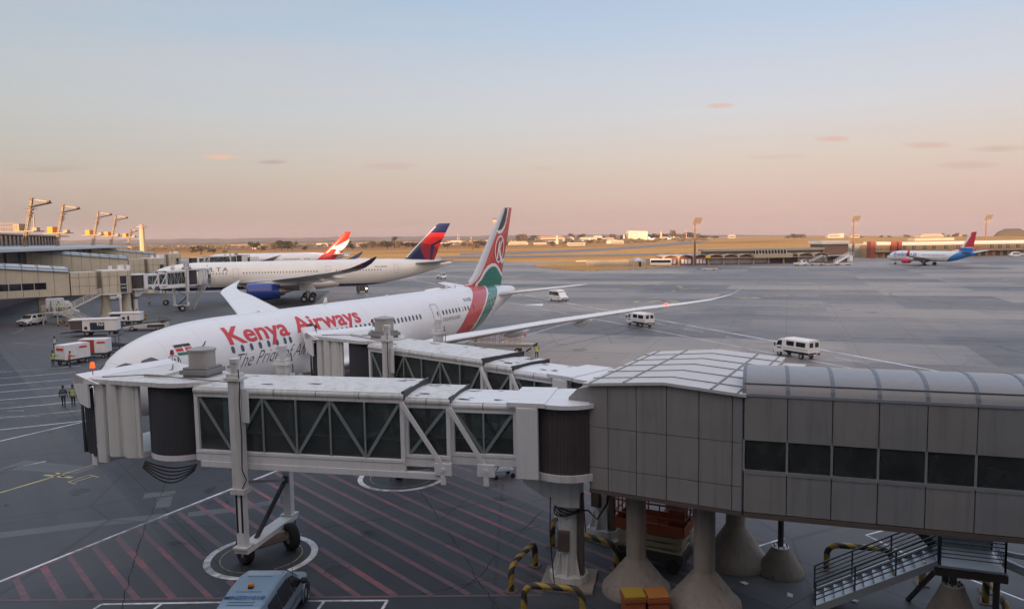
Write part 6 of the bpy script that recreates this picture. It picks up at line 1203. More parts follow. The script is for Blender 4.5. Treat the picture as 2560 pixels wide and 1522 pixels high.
def people_van():
    t = thing('people_carrier', 'silver people carrier with blue roof number and orange beacon at the bottom edge', 'car', (-8.62, 24.9, 0), pi/2-.03)
    SV = M('silver_blue_paint', (.20, .29, .38), .30, .1, var=.05, coat=.6)
    vbody([(-2.35, .40, .95, 1.55, .72, .84, .62), (-2.2, .30, .95, 1.68, .86, .92, .70), (-1.2, .26, .95, 1.78, .90, .95, .71), (-.2, .26, .95, 1.80, .90, .95, .71), (.35, .26, .95, 1.72, .90, .95, .68)], SV, t, 'cabin', .06)
    vbody([(.35, .26, .95, 1.72, .90, .95, .68), (.6, .26, .95, 1.60, .90, .95, .66), (1.35, .26, .95, 1.05, .90, .94, .70), (1.9, .27, .88, .95, .86, .9, .66), (2.25, .32, .78, .82, .74, .76, .55), (2.36, .4, .62, .66, .6, .62, .46)], SV, t, 'bonnet', .06)
    for s in (-1, 1):
        def sp(x, z, wr, zt): k = (z-.95)/(zt-.95); return (x, s*(.962+(wr-.95)*k+.012), z)
        pane(t, [sp(-1.95, 1.04, .70, 1.68), sp(-1.0, 1.02, .71, 1.78), sp(-1.05, 1.58, .71, 1.78), sp(-1.8, 1.54, .70, 1.70)], th=.02); pane(t, [sp(-.92, 1.02, .71, 1.78), sp(.12, 1.0, .71, 1.78), sp(-.02, 1.6, .71, 1.79), sp(-.95, 1.6, .71, 1.79)], th=.02); pane(t, [sp(.22, 1.0, .69, 1.75), sp(1.12, 1.0, .67, 1.3), sp(.62, 1.42, .66, 1.6), sp(.12, 1.56, .69, 1.76)], th=.02)
        m = MB(); m.ball((.95, s*1.06, 1.08), .14, 10, sq=(.8, 1, .8)); m.build('mirror', BLACK, t); m = MB(); m.cb((2.1, s*.62, .72), (.3, .26, .14)); m.build('headlight', HL, t, .03); m = MB(); m.cb((-2.3, s*.74, 1.1), (.1, .12, .5)); m.build('tail_light', RED, t, .02)
        m = MB(); m.bar((-2.1, s*.955, .62), (1.9, s*.93, .6), .03, .06); m.build('side_trim', GRY, t)
        for x in (-1.45, 1.55): m = MB(); m.lathe([(.40, -.03), (.43, 0), (.40, .03)], (x, s*.94, .34), 24, axis='Y'); m.build('wheel_arch', SV, t)
    pane(t, [(1.3, -.72, 1.08), (1.3, .72, 1.08), (.5, .62, 1.66), (.5, -.62, 1.66)], 'windscreen', th=.05)
    for x, z in ((-2.1, 1.70), (-1.95, 1.715), (-1.35, 1.77), (-.3, 1.80)): m = MB(); m.bar((x, -.42, z), (x, .42, z), .035, .035); m.build('roof_rib', SV, t)
    m = MB(); m.cb((-1.1, .02, 1.81), (.16, .14, .06)); bb = m.build('beacon_base', BLACK, t); m = MB(); m.cb((-1.1, .02, 1.88), (.15, .15, .1)); m.build('beacon_lens', M('amber_lens'), bb, .02)
    flat_text('roof_number', 'MNZS1018', .27, M('roof_number_blue', (.03, .08, .22), .4, var=0), t, (-1.8, 0, 1.762), (0, -1, 0), (1, 0, 0), bold=.006, sx=1.05)
    flat_text('door_lettering', 'AIRPORTS', .12, M('lettering_navy'), t, (.4, -.985, .72), (1, 0, 0), (0, 0, 1)); m = MB(); m.cyl((1.5, -.5, .98), (1.35, -.5, 1.75), .008, n=6); m.build('aerial', BLACK, t)
    wheels(t, (-1.45, 1.55), .84, .34, .22); return t
people_van()
V3 = Vector
def gp(px, py): g = G(px, py); return (g.x, g.y, 0)
RD_ = atan2(-.937, .334)   # service road, towards the viewer
minibus('white minibus coming down the service road behind the tail', gp(1396, 752), RD_+.12)
canopy_truck('white crew truck with lit beacon just beyond the wingtip', gp(1600, 815), RD_+pi+.10, True, 'white crew trucks on the service road')
canopy_truck('nearest white crew truck on the service road above the grey walkway', gp(1990, 892), RD_+pi+.12, False, 'white crew trucks on the service road')
def small_truck(label, loc, rz):
    t = thing('flatbed_truck', label, 'truck', loc, rz); vbody([(.7, .5, 1.15, 1.9, .78, .82, .7), (1.4, .45, 1.15, 1.88, .8, .84, .7), (1.85, .4, 1.1, 1.2, .8, .84, .78), (2.1, .42, .8, .9, .78, .8, .74)], CARW, t, 'cab'); m = MB(); m.box(-2.2, .6, -.82, .82, .75, .85); [m.box(-2.2, .6, s*.8-.02, s*.8+.02, .85, 1.15) for s in (-1, 1)]; m.box(-2.22, -2.18, -.82, .82, .85, 1.15); m.build('load_bed', CARW, t)
    pane(t, [(1.84, -.7, 1.2), (1.84, .7, 1.2), (1.46, .62, 1.8), (1.46, -.62, 1.8)], 'windscreen', th=.05); [pane(t, [(.85, s*.84, 1.18), (1.6, s*.85, 1.18), (1.4, s*.74, 1.75), (.85, s*.74, 1.78)], th=.04) for s in (-1, 1)]; m = MB(); m.box(-2.1, 1.4, -.35, .35, .45, .75); m.build('chassis', DARKM, t); wheels(t, (-1.3, 1.4), .7, .33)
small_truck('small white flatbed truck beyond the navy-tailed airliner', gp(1103, 697), RD_+.25)
pickup('white pickup with canopy driving at the far left', gp(80, 812), atan2(-.75, -.30)+.35)
hatch('small white hatchback seen behind the zigzag stair', gp(284, 750), pi+.05)
def rear_van(label, loc, rz):
    t = thing('panel_van', label, 'van', loc, rz); vbody([(-2.3, .4, 1.0, 1.75, .8, .85, .68), (-2.1, .3, 1.0, 1.95, .86, .9, .72), (.8, .3, 1.0, 1.95, .86, .9, .72), (1.5, .3, 1.0, 1.2, .86, .9, .75), (2.2, .4, .8, .9, .8, .82, .7)], CARW, t); pane(t, [(-2.28, -.62, 1.15), (-2.28, .62, 1.15), (-2.2, .58, 1.65), (-2.2, -.58, 1.65)], 'rear_window', th=.08); [pane(t, [(-1.9, s*.9, 1.1), (.9, s*.9, 1.1), (.7, s*.78, 1.7), (-1.9, s*.77, 1.7)], th=.04) for s in (-1, 1)]; m = MB(); m.box(-2.45, -2.3, -.8, .8, .35, .6); m.build('bumper', CARW, t); wheels(t, (-1.4, 1.4), .78, .34)
rear_van('white van seen from behind at the foot of the zigzag stair', gp(164, 790), atan2(.9, .45)-.2)
def box_truck(label, loc, rz):
    t = thing('box_truck', label, 'truck', loc, rz); m = MB(); m.box(-2.6, 1.1, -1, 1, .8, 2.6); m.build('cargo_box', WHITE, t, .03); vbody([(1.15, .45, 1.3, 2.1, .9, .92, .84), (2.0, .45, 1.3, 2.0, .9, .92, .82), (2.5, .45, 1.2, 1.3, .88, .9, .84), (2.6, .5, 1.0, 1.1, .85, .86, .8)], CARW, t, 'cab'); m = MB(); m.box(-2.64, -2.6, -.5, .5, 1.0, 2.4); m.build('rear_door', M('door_dark'), t); m = MB(); m.box(-2.5, 2.0, -.5, .5, .5, .8); m.build('chassis', DARKM, t); wheels(t, (-1.6, 1.8), .85, .42, .25)
box_truck('white box truck with a dark rear door behind the rear-facing van', gp(143, 778), atan2(.6, .8)+.15)
# ground equipment near the red-lettered airliner's nose
def power_unit(label, loc, rz, L=6.2, H=2.5, text=True, dark=(.025, .04, .06)):
    t = thing('ground_power_unit', label, 'ground power unit', loc, rz, 'ground support units at the far stand'); DKP = M('unit_dark%.3f' % dark[0], dark, .35, var=.05)
    m = MB(); m.box(-L/2, L/2, -1.05, 1.05, .55, .72); m.build('chassis', DARKM, t)
    m = MB(); m.box(-L/2+1.7, L/2, -1.0, 1.0, .72, H-.25); bd = m.build('housing', WHITE, t, .04)
    m = MB(); m.box(-L/2+2.1+.6, L/2-1.6, -1.02, -.99, .85, H-.55); m.build('dark_panel', DKP, bd)
    m = MB(); m.box(-L/2-.1, L/2+.05, -1.08, 1.08, H-.22, H-.02); m.build('roof', WHITE, t, .03)
    m = MB(); m.box(-L/2+.1, -L/2+1.6, -.95, .95, 1.0, H-.3); m.build('engine_bay', M('unit_brown', (.09, .075, .07), .7), t)
    m = MB(); m.box(-L/2+1.7, -L/2+2.6, -1.05, -1.0, .8, H-.4); dp = m.build('control_door', WHITE, t); m = MB(); m.box(-L/2+1.95, -L/2+2.35, -1.07, -1.05, 1.0, 1.4); m.build('control_screen', BLACK, dp)
    m = MB(); m.bar((-L/2, -.5, .6), (-L/2-1.6, 0, .45), .1); m.bar((-L/2, .5, .6), (-L/2-1.6, 0, .45), .1); m.build('tow_bar', DARKM, t)
    if text: flat_text('unit_lettering', 'TLD', .5, M('marking_white'), bd, (L/2-2.15, -1.03, H-1.0), (1, 0, 0), (0, 0, 1), bold=.02)
    wheels(t, (-L/2+1.4+.8, L/2-.7), .85, .4, .22); return t
power_unit('long white and navy power unit on the nearest left stand', gp(240, 838), .20)
power_unit('smaller white and black power unit behind the long navy one', gp(318, 812), .16, 4.6, 2.1, False, (.03, .03, .035))
def belt_loader(label, loc, rz, s=1.):
    t = thing('belt_loader', label, 'belt loader', loc, rz); CRM = M('loader_cream', (.50, .49, .44), .5, var=.12)
    m = MB(); m.loft([[(-3.2*s, -.8, .35), (-3.2*s, -.8, .6), (-3.2*s, .8, .6), (-3.2*s, .8, .35)], [(0, -.9, .4), (0, -.9, 1.0), (0, .9, 1.0), (0, .9, .4)], [(3*s, -.9, .4), (3*s, -.9, 1.05), (3*s, .9, 1.05), (3*s, .9, .4)]], sm=False); b = m.build('body', CRM, t, .03, recalc=True)
    m = MB(); m.box(.3, 2.8*s, -.93, -.9, .5, .9); m.build('dark_panel', DARKM, b); m = MB(); m.bar((-3.6*s, .2, .75), (3.4*s, .2, 1.45), .7, .14); m.build('conveyor', DARKM, t); m = MB(); [m.bar((x*s, -.6, 1.0), (x*s+.3, -.6, 1.8), .06) for x in (1.8, 2.3, 2.8)]; m.bar((1.9*s, -.6, 1.8), (3.1*s, -.6, 1.8), .06); m.cb((2.4*s, -.45, 1.3), (.5, .4, .4)); m.build('operator_rail', DARKM, t); wheels(t, (-1.9*s, 1.8*s), .75, .36)
belt_loader('low cream belt loader in front of the nose of the navy-bellied airliner', gp(368, 825), .15)
def container_dolly(label, loc, rz, red):
    t = thing('baggage_container', label, 'container', loc, rz, 'baggage containers on dollies'); m = MB(); m.prismy([(-1.5, .62), (1.5, .62), (1.5, 2.22), (-1.5, 2.22)], -.8, .8); bd = m.build('container_body', WHITE, t, .05)
    if red: m = MB(); m.box(-1.45, .2, -.84, -.8, .66, 2.12); m.build('curtain', M('curtain_red', (.35, .045, .03), .6, var=.1), bd)
    STK = M('sticker_red', (.55, .04, .03), .4, var=0)
    m = MB(); m.box(.5 if red else .2, 1.4 if red else 1.1, -.83, -.81, 1.72, 1.92); st = m.build('red_sticker', STK, bd); m = MB(); m.box(-1.53, -1.51, -.55, .55, 1.62, 1.88); m.build('red_sticker', STK, bd)
    m = MB(); m.box(-1.55, 1.55, -.85, .85, .42, .6); m.bar((1.5, 0, .5), (2.6, 0, .4), .1); m.build('dolly_frame', DARKM, t); wheels(t, (-1.1, 1.1), .7, .22, .15)
container_dolly('white baggage container nearer the walkers', gp(184, 908), 1.15, False)
container_dolly('white baggage container with a red side curtain', gp(240, 893), .12, True)
t = thing('tow_tractor', 'dark tow tractor behind the baggage containers', 'tractor', gp(290, 873), .1); vbody([(-1.5, .35, .8, .95, .7, .72, .7), (.3, .35, .8, .95, .7, .72, .7), (1.5, .35, .7, .8, .65, .66, .6)], M('tractor_dark', (.05, .055, .07), .5), t, 'body'); m = MB(); [m.bar((x, y, .9), (x, y, 1.75), .06) for x in (-.9, .2) for y in (-.55, .55)]; m.box(-1, .35, -.65, .65, 1.75, 1.82); m.build('roof_frame', DARKM, t); wheels(t, (-1, .95), .62, .3)
for k, (a, b) in enumerate(((156, 815), (176, 815), (352, 795), (363, 798))):
    t = thing('wheel_chock', ('leftmost', 'second', 'third', 'rightmost')[k]+' yellow striped bumper hoop on the far stand', 'barrier', gp(a, b), .4+k*.5, 'small yellow hoops at the far stand'); m = MB(); m.tube([(-.5, 0, 0), (-.5, 0, .6), (-.25, 0, .9), (.25, 0, .9), (.5, 0, .6), (.5, 0, 0)], .12, 10); m.build('hoop', STR, t); t.name = 'low_hoop'
def work_platform():
    c = gp(1245, 880); t = thing('maintenance_platform', 'pale belt platform with orange guard rails under the near wing', 'loader', c, -.23)
    m = MB(); m.box(-4.6, 4.2, -.5, .5, .9, 1.08); m.bar((-4.6, 0, .5), (4.2, 0, .7), .8, .2); m.build('deck', M('loader_cream'), t, .02)
    m = MB()
    for (a, b) in ((-3.4, -.4), (.3, 2.6)):
        for y in (-.45, .45):
            for z in (1.5, 2.0): m.bar((a, y, z), (b, y, z), .05)
            k = 5
            for i in range(k): x = a+(b-a)*i/(k-1); m.bar((x, y, 1.05), (x, y, 2.0), .045)
    m.build('guard_rail', M('rail_orange', (.55, .22, .06), .5), t); m = MB(); m.bar((3.4, -.4, .2), (4.6, .2, 1.1), .15); m.bar((3.6, .3, .3), (4.5, -.3, 1.0), .12); m.build('hitch', DARKM, t); wheels(t, (-2.6, 2.4), .55, .3)
work_platform()
t = thing('traffic_cone', 'orange and white traffic cone under the near wingtip', 'cone', gp(1312, 839)); m = MB(); m.cb((0, 0, .03), (.5, .5, .06)); m.build('cone_base', M('cone_orange', (.7, .1, .03), .5, var=0), t); m = MB(); m.lathe([(.2, .06), (.14, .35)], n=16); m.lathe([(.08, .62), (.03, .85), (.01, .86)], n=16); m.build('cone_body', M('cone_orange'), t); m = MB(); m.lathe([(.14, .35), (.08, .62)], n=16); m.build('white_band', M('marking_white'), t)
def catering():
    t = thing('lift_cart', 'boxy service cart with a lit lamp under the tail of the navy-bellied airliner', 'cart', gp(906, 732), .1); m = MB(); m.box(-1.4, 1.4, -.8, .8, .5, 1.9); m.build('cart_body', M('unit_brown'), t, .03); m = MB(); [m.bar((x, -.82, .4), (x, -.82, 2.1), .08) for x in (-1.4, -.7, 0, .7, 1.4)]; m.bar((-1.5, -.82, 2.1), (1.5, -.82, 2.1), .08); m.build('cart_frame', STEEL, t); m = MB(); m.cyl((1.1, -.83, 1.1), (1.1, -.9, 1.1), .16, n=12); m.build('lit_lamp', M('lit_work_lamp', (1, .85, .6), .3, var=0, emit=8), t); wheels(t, (-1, 1), .7, .3)
catering()
# ---------------- people ----------------
SKIN = M('skin', (.16, .09, .06), .6, var=.05)
def person(label, loc, rz, top, legs, vest=None, pose='stand', cap=(.02, .02, .02), lean=0.):
    t = thing('person', label, 'person', loc, rz)
    # local x = facing direction
    J = {'hip': (0, 0, .95), 'bel': (0, 0, 1.10), 'che': (.0+lean*.5, 0, 1.32), 'nek': (lean, 0, 1.49), 'hd1': (.015+lean*1.1, 0, 1.58), 'hd2': (.02+lean*1.15, 0, 1.68)}
    sw = .16 if pose == 'walk' else .03
    for s, n in ((1, 'l'), (-1, 'r')):
        J['h'+n] = (0, s*.10, .90); J['k'+n] = (s*sw*.6+.02, s*.11, .50); J['a'+n] = (s*sw-.02, s*.12, .09); J['t'+n] = (s*sw+.14, s*.13, .04)
        J['s'+n] = (lean*.85, s*.19, 1.41)
        if pose == 'reach': J['e'+n] = (.12+lean, s*.26, 1.18); J['w'+n] = (.36+lean, s*.18, 1.20); hd = Vector((1, -s*.2, .1))
        elif pose == 'hold' or (pose == 'phone' and s > 0): J['e'+n] = (.02+lean, s*.27, 1.14); J['w'+n] = (.24+lean, s*.12, 1.22); hd = Vector((.8, -s*.6, .3))
        else: J['e'+n] = (-.03-s*sw*.4+lean, s*.26, 1.13); J['w'+n] = (.05-s*sw*.8+lean, s*.25, .88); hd = Vector((.15, 0, -1))
        J['_hd'+n] = hd.normalized()
    R = dict(hip=.145, bel=.135, che=.155, nek=.058, hd1=.075, hd2=.098, h=.095, k=.062, a=.042, t=.035, s=.068, e=.046, w=.03)
    E = [('hip', 'bel'), ('bel', 'che'), ('che', 'nek'), ('nek', 'hd1'), ('hd1', 'hd2')]
    for n in 'lr': E += [('hip', 'h'+n), ('h'+n, 'k'+n), ('k'+n, 'a'+n), ('a'+n, 't'+n), ('che', 's'+n), ('s'+n, 'e'+n), ('e'+n, 'w'+n)]
    names = [k for k in J if not k.startswith('_')]; vs = [Vector(J[k]) for k in names]; rad = [R.get(k, R.get(k[0], .05)) for k in names]; es = [(names.index(a), names.index(b)) for a, b in E]
    for n, s in (('l', 1), ('r', -1)):
        w = Vector(J['w'+n]); d = J['_hd'+n]; side = d.cross(Vector((0, s, 0))).normalized() if abs(d.y) < .9 else Vector((0, 0, 1)); p = w+d*.07; vs.append(p); rad.append(.032); pi_ = len(vs)-1; es.append((names.index('w'+n), pi_))
        for f in range(4): o = side*(.027*(f-1.5)); vs += [p+d*.045+o, p+d*(.085+(.012 if f in (1, 2) else 0))+o+Vector((.012, -s*.012, 0))]; rad += [.010, .008]; es += [(pi_, len(vs)-2), (len(vs)-2, len(vs)-1)]
        vs += [w+d*.05+side*.05]; rad += [.010]; es.append((pi_, len(vs)-1))
    me = bpy.data.meshes.new('body'); me.from_pydata(vs, es, []); o = bpy.data.objects.new('body', me); COL.objects.link(o); me.skin_vertices or None
    md = o.modifiers.new('skin', 'SKIN'); sv = me.skin_vertices[0].data
    for i, r in enumerate(rad): sv[i].radius = (r, r)
    sv[0].use_root = True; ss = o.modifiers.new('sub', 'SUBSURF'); ss.levels = 1; ss.render_levels = 1
    bpy.context.view_layer.update(); me2 = bpy.data.meshes.new_from_object(o.evaluated_get(bpy.context.evaluated_depsgraph_get())); bpy.data.objects.remove(o); me2.name = 'body'
    me2.materials.clear(); [me2.materials.append(x) for x in (SKIN, M('cloth%.3f%.3f' % (top[0], top[2]), top, .85, var=.1), M('cloth%.3f%.3f' % (legs[0], legs[2]), legs, .85, var=.1), M('boot_black', (.015, .015, .016), .6))]
    for p in me2.polygons:
        c = p.center; p.use_smooth = True
        near = min((c-Vector(J['w'+n])-J['_hd'+n]*.06).length for n in 'lr')
        p.material_index = 3 if c.z < .13 else (0 if (c.z > 1.51 or near < .10) else (1 if c.z > .93 or abs(c.y) > .2 else 2))
    link('body', me2, t)
    if vest:
        VM = M('vest%.2f' % vest[0], vest, .6, var=.06); m = MB()
        m.loft([[(lean*.9*max(0, (z-1)/.5)+a*cos(k*pi/9)*1.0, b*sin(k*pi/9), z) for k in range(18)] for z, a, b in ((.88, .165, .20), (1.0, .165, .19), (1.2, .175, .205), (1.35, .175, .225), (1.44, .135, .20))], caps=False); v = m.build('vest', VM, t); m = MB()
        m.loft([[(a*cos(k*pi/9), b*sin(k*pi/9), z) for k in range(18)] for z, a, b in ((1.05, .178, .203), (1.11, .180, .205))], caps=False); m.build('reflective_band', M('reflective_band', (.6, .62, .6), .3, var=0), v)
    h = Vector(J['hd2']); m = MB(); m.lathe([(.0, .125), (.06, .115), (.098, .07), (.104, .02), (.10, -.02)], (h.x-.01, h.y, h.z), 14); m.build('cap' if cap[0] > .03 else 'hair', M('hair%.2f' % cap[0], cap, .8), t)
    m = MB(); m.ball((h.x+.095, 0, h.z-.02), .02, 6, sq=(1, .7, 1.3)); m.build('nose', SKIN, t)
    for s in (-1, 1): m = MB(); m.ball((h.x+.088, s*.035, h.z+.012), .012, 6); m.build('eye', BLACK, t); m = MB(); m.ball((h.x, s*.10, h.z-.01), .024, 6, sq=(.7, .4, 1.2)); m.build('ear', SKIN, t)
    return t
NV_ = (.02, .03, .06); GR_ = (.05, .06, .06); HV = (.50, .62, .10)
person('person in yellow-green vest with back turned, pushing the baggage container', gp(133, 917), -.15, NV_, (.04, .04, .05), HV, 'reach')
person('person in dark clothes and pale vest standing behind the yellow-green vest', gp(138, 876), pi/2+.5, GR_, (.03, .05, .08), (.38, .42, .40), 'hold')
person('person in an orange and white jacket beside the white container', gp(175, 919), .9, (.5, .13, .04), (.03, .04, .08), None, 'reach', (.03, .03, .03), .06)
person('person in dark hooded jacket crossing the parking lines', gp(160, 1018), pi/2+.3, (.02, .03, .045), (.025, .035, .05), (.05, .08, .09), 'walk')
person('person in green vest half hidden behind the near bridge bellows', gp(184, 1016), pi/2, NV_, NV_, (.30, .40, .12), 'stand')
person('lone person in grey standing near the nose wheel of the navy-bellied airliner', gp(374, 765), -1.3, (.30, .31, .32), (.04, .04, .05), None, 'stand')
person('person in yellow vest behind the far power unit', gp(343, 797), 2.8, (.05, .06, .06), (.10, .11, .10), (.50, .55, .15), 'hold')
person('person in yellow vest seated high on the zigzag stair landing', (-75.4, 125.3, 2.0), 2.5, NV_, NV_, HV, 'hold')
person('person in dark clothing left of the stair landing vest wearer', (-76.6, 125.2, 2.0), .3, (.03, .03, .04), (.03, .03, .04), (.35, .37, .36), 'stand')
person('person in yellow-green vest and dark trousers right of the work platform', gp(1342, 899), 1.3, (.03, .035, .05), (.025, .03, .045), HV, 'hold')
person('person in dark vest bending near the work platform', gp(1189, 872), .2, (.04, .045, .03), (.03, .03, .035), (.38, .40, .10), 'stand', (.02, .02, .02), .08)
# a pigeon on the vent of the nearest bridge
def pigeon():
    c, s = cos(RZ1), sin(RZ1); x, y = 15.4, -.3; P_ = Vector((2+x*c-y*s, 27.7+x*s+y*c, 8.56)); t = thing('pigeon', 'dark pigeon perched on the vent of the nearest bridge', 'bird', P_, .6); m = MB()
    m.loft([[(a+r*.9*cos(q), r*sin(q)*.8, z+r*.4*cos(q)) for q in [k*pi/6 for k in range(12)]] for a, z, r in ((-.16, .05, .012), (-.10, .10, .035), (-.03, .15, .062), (.03, .20, .066), (.065, .26, .042), (.08, .30, .030), (.09, .335, .034), (.10, .36, .02), (.10, .372, .005))]); m.build('body', M('pigeon_grey', (.06, .07, .09), .6), t, recalc=True)
    m = MB(); m.cyl((.12, 0, .345), (.16, 0, .335), .009, .002, 6); m.build('beak', DARKM, t); m = MB(); [m.cyl((.02, s_*.02, 0), (.02, s_*.02, .12), .006, n=6) for s_ in (-1, 1)]; m.build('legs', M('leg_pink', (.3, .12, .1), .6), t)
pigeon()
# ---------------- far side: old buildings, masts, towers, trees, hills ----------------
def fx(px, Y): return A(px, 600, Y).x
def apron_mast(label, px, Y, ztop, rz=0.):
    t = thing('apron_floodlight', label, 'floodlight mast', (fx(px, Y), Y, 0), rz, 'tall apron floodlight masts'); BR = M('mast_rust_brown', (.17, .10, .07), .6)
    m = MB(); m.cyl((0, 0, 0), (0, 0, ztop), .42, .26, 10); m.build('pole', BR, t); m = MB(); m.cyl((.42, 0, 2), (.42, 0, ztop-2), .05, n=5); m.build('cable', M('mast_cream_paint'), t)
    m = MB(); m.box(-1.6, 2.0, -.8, .8, ztop-1.9, ztop-1.6); m.build('service_deck', M('mast_cream_paint'), t)
    m = MB(); m.add([(-1.8, -2.4, ztop-.3), (1.6, -2.4, ztop-.3), (4.2, 2.4, ztop+2.2), (.9, 2.4, ztop+2.2), (-1.8, -2.4, ztop-.1), (1.6, -2.4, ztop-.1), (4.2, 2.4, ztop+2.4), (.9, 2.4, ztop+2.4)], [(0, 3, 2, 1), (4, 5, 6, 7), (0, 1, 5, 4), (1, 2, 6, 5), (2, 3, 7, 6), (3, 0, 4, 7)]); m.build('lamp_panel', M('lamp_panel_brown', (.22, .14, .07), .6), t)
    m = MB(); m.cyl((0, 0, ztop-.2), (.8, 0, ztop+1.1), .15, n=6); m.build('bracket', BR, t)
apron_mast('tall floodlight mast in front of the arched brick building', 1737, 330, 18.2, .1)
apron_mast('tall floodlight mast left of the small white jet', 2133, 372, 18.8, -.1)
apron_mast('tall floodlight mast right of the small jet tail', 2464, 430, 19.4, -.25)
BRK = M('brick_red', (.22, .10, .075), .85, var=.2, sc=.6); BRY = M('brick_tan', (.36, .25, .14), .85, var=.18, sc=.6); CNC = M('aged_concrete', (.38, .34, .27), .85, var=.15, sc=.3, streak=.2); WHF = M('white_fascia', (.62, .60, .56), .6, var=.1, streak=.15); DGL = M('dark_building_glass', (.035, .04, .05), .15, var=.1)
def arched_building():
    Y = 333; X0 = fx(1659, Y); t = thing('arched_building', 'low concrete building with shallow arched brick bays behind the tall mast', 'building', (X0, Y, 0)); L = fx(2072, Y)-X0; n = 11; b = L/n
    m = MB(); m.box(0, L, .6, 18, 0, 3.6); m.build('wall', BRK, t)
    for i in range(n):
        x0 = i*b; k = 10
        m = MB(); pts = [(x0+b*j/k, 3.5+.75*sin(pi*j/k)) for j in range(k+1)]; m.prismy(pts+[(x0+b, 4.35), (x0, 4.35)] if 0 else [(x, z+.25) for x, z in pts]+[(x, z) for x, z in pts[::-1]], -.3, 18); m.build('arched_roof', CNC, t)
        m = MB(); m.prismy([(x0-.35, 0), (x0+.35, 0), (x0+.3, 3.0), (x0+.9, 4.3), (x0+.55, 4.35), (x0, 3.6), (x0-.55, 4.35), (x0-.9, 4.3), (x0-.3, 3.0)], -.35, .5); m.build('y_column', CNC, t)
        if i < 3:
            for q in range(3): m = MB(); xx = x0+1.4+q*1.5; m.box(xx, xx+1.1, .5, .62, .6, 2.5); m.build('white_door', M('marking_white'), t)
        else:
            m = MB(); m.box(x0+.4, x0+b-.4, .45, .62, .5, 2.6); m.build('window', M('pale_louvre', (.28, .30, .31), .5, var=.2, sc=4) if i < 7 or i > 8 else DGL, t)
    m = MB(); m.box(b*2.6, L, -1.8, .6, 2.75, 2.95); m.build('canopy', CNC, t)
    X1 = fx(1775, Y)-X0; m = MB(); m.box(X1, L, 8, 16, 3.5, 5.6); m.build('upper_wall', M('dark_plaster', (.20, .18, .15), .8), t); m = MB(); m.box(X1-1, L+1, 6.5, 17, 5.6, 6.6); m.build('upper_roof', CNC, t)  # upper wall in a darker plaster colour than the roof
    a, c = fx(1878, Y)-X0, fx(1978, Y)-X0; m = MB(); m.loft([[(a+.6, -3.2, 2.7), (a, -3.4, 4.3), (a, 1, 4.3), (a+.6, 1, 2.7)], [(c-.6, -3.2, 2.7), (c, -3.4, 4.3), (c, 1, 4.3), (c-.6, 1, 2.7)]], sm=False); m.build('balcony_wall', M('balcony_beige', (.44, .37, .25), .8, var=.1), t, recalc=True)
    m = MB(); m.box(a+1.5, c-2, .5, 1, 4.3, 6.0); m.build('balcony_window', DGL, t)
    for i in range(11): x = a+1.8+(c-a-4)*i/10; m = MB(); m.bar((x+.4, .3, 4.3), (x, -.2, 6.1), .22, .3); m.build('slanted_fin', WHF, t)
    m = MB(); m.box(fx(1776, Y)-X0-2.2, fx(1776, Y)-X0, -.45, -.4, 3.1, 4.0); m.build('yellow_sign', M('sign_yellow', (.75, .52, .03), .5, var=0), t)
arched_building()
def timber_block():
    Y = 340; a, b = fx(2057, Y), fx(2121, Y); t = thing('timber_clad_block', 'taller brown clad block with white roof band right of the arched building', 'building', (a, Y, 0)); L = b-a
    m = MB(); m.box(0, L, 0, 14, 3.4, 8.0); m.build('wall', M('brown_cladding', (.22, .14, .11), .8, var=.25, sc=1.2, streak=.4), t); m = MB(); m.box(-.8, L+.4, -.8, 14.5, 8.0, 9.4); m.build('roof', WHF, t); m = MB(); m.box(0, L, .8, 14, 0, 3.4); m.build('ground_floor', BRK, t); m = MB(); m.box(0, L, .7, .82, .8, 2.6); m.build('window', DGL, t); m = MB(); m.box(-.5, L+.3, -1.2, .8, 2.8, 3.2); m.build('canopy', WHF, t)
timber_block()
def long_office():
    Y = 388; a = fx(2176, Y); b = fx(2620, Y); t = thing('brick_office', 'long tan brick office with white fascia and red pylons behind the small jet', 'building', (a, Y, 0)); L = b-a
    m = MB(); m.box(0, L, 0, 14, 0, 6.4); m.build('wall', BRY, t); m = MB(); m.box(3, fx(2227, Y)-a, -.7, 14.4, 6.4, 8.0); m.box(fx(2248, Y)-a, L, -.7, 14.4, 6.0, 7.7); m.build('fascia', WHF, t)
    for q, (p0, p1) in enumerate(((2174, 2186), (2226, 2240), (2243, 2252))): x0, x1 = fx(p0, Y)-a, fx(p1, Y)-a; m = MB(); m.box(x0, x1, -1.4, 3, 0, 8.3 if q < 2 else 8.0); m.build('brick_pylon', M('brick_scarlet', (.26, .07, .05), .8, var=.15), t)
    xs = [2195, 2205, 2262, 2285, 2312, 2335, 2365, 2395, 2425, 2480, 2500, 2520, 2545, 2565]
    for k, p in enumerate(xs): x = fx(p, Y)-a; w = 2.2 if k > 1 else 1.0; m = MB(); m.box(x-w/2, x+w/2, -.05, .05, 4.0, 5.7); w_ = m.build('window', DGL, t); m = MB(); [m.box(x-w/2+w*j/3-.05, x-w/2+w*j/3+.05, -.09, -.05, 4.0, 5.7) for j in range(4)]; m.box(x-w/2, x+w/2, -.09, -.05, 4.85, 4.95); m.build('window_bars', WHF, w_)
    m = MB(); m.box(2, L, -2.5, .2, 2.9, 3.2); m.build('canopy', CNC, t)
    for k in range(22): x = 4+k*(L-8)/22; m = MB(); m.box(x, x+2.2, -.08, .05, .3, 2.6); m.build('ground_window' if k % 3 else 'brick_panel', DGL if k % 3 else BRK, t)
    m = MB(); m.box(fx(2300, Y)-a, fx(2400, Y)-a, 5, 12, 8.2, 9.6); m.build('roof_plant', CNC, t)
long_office()
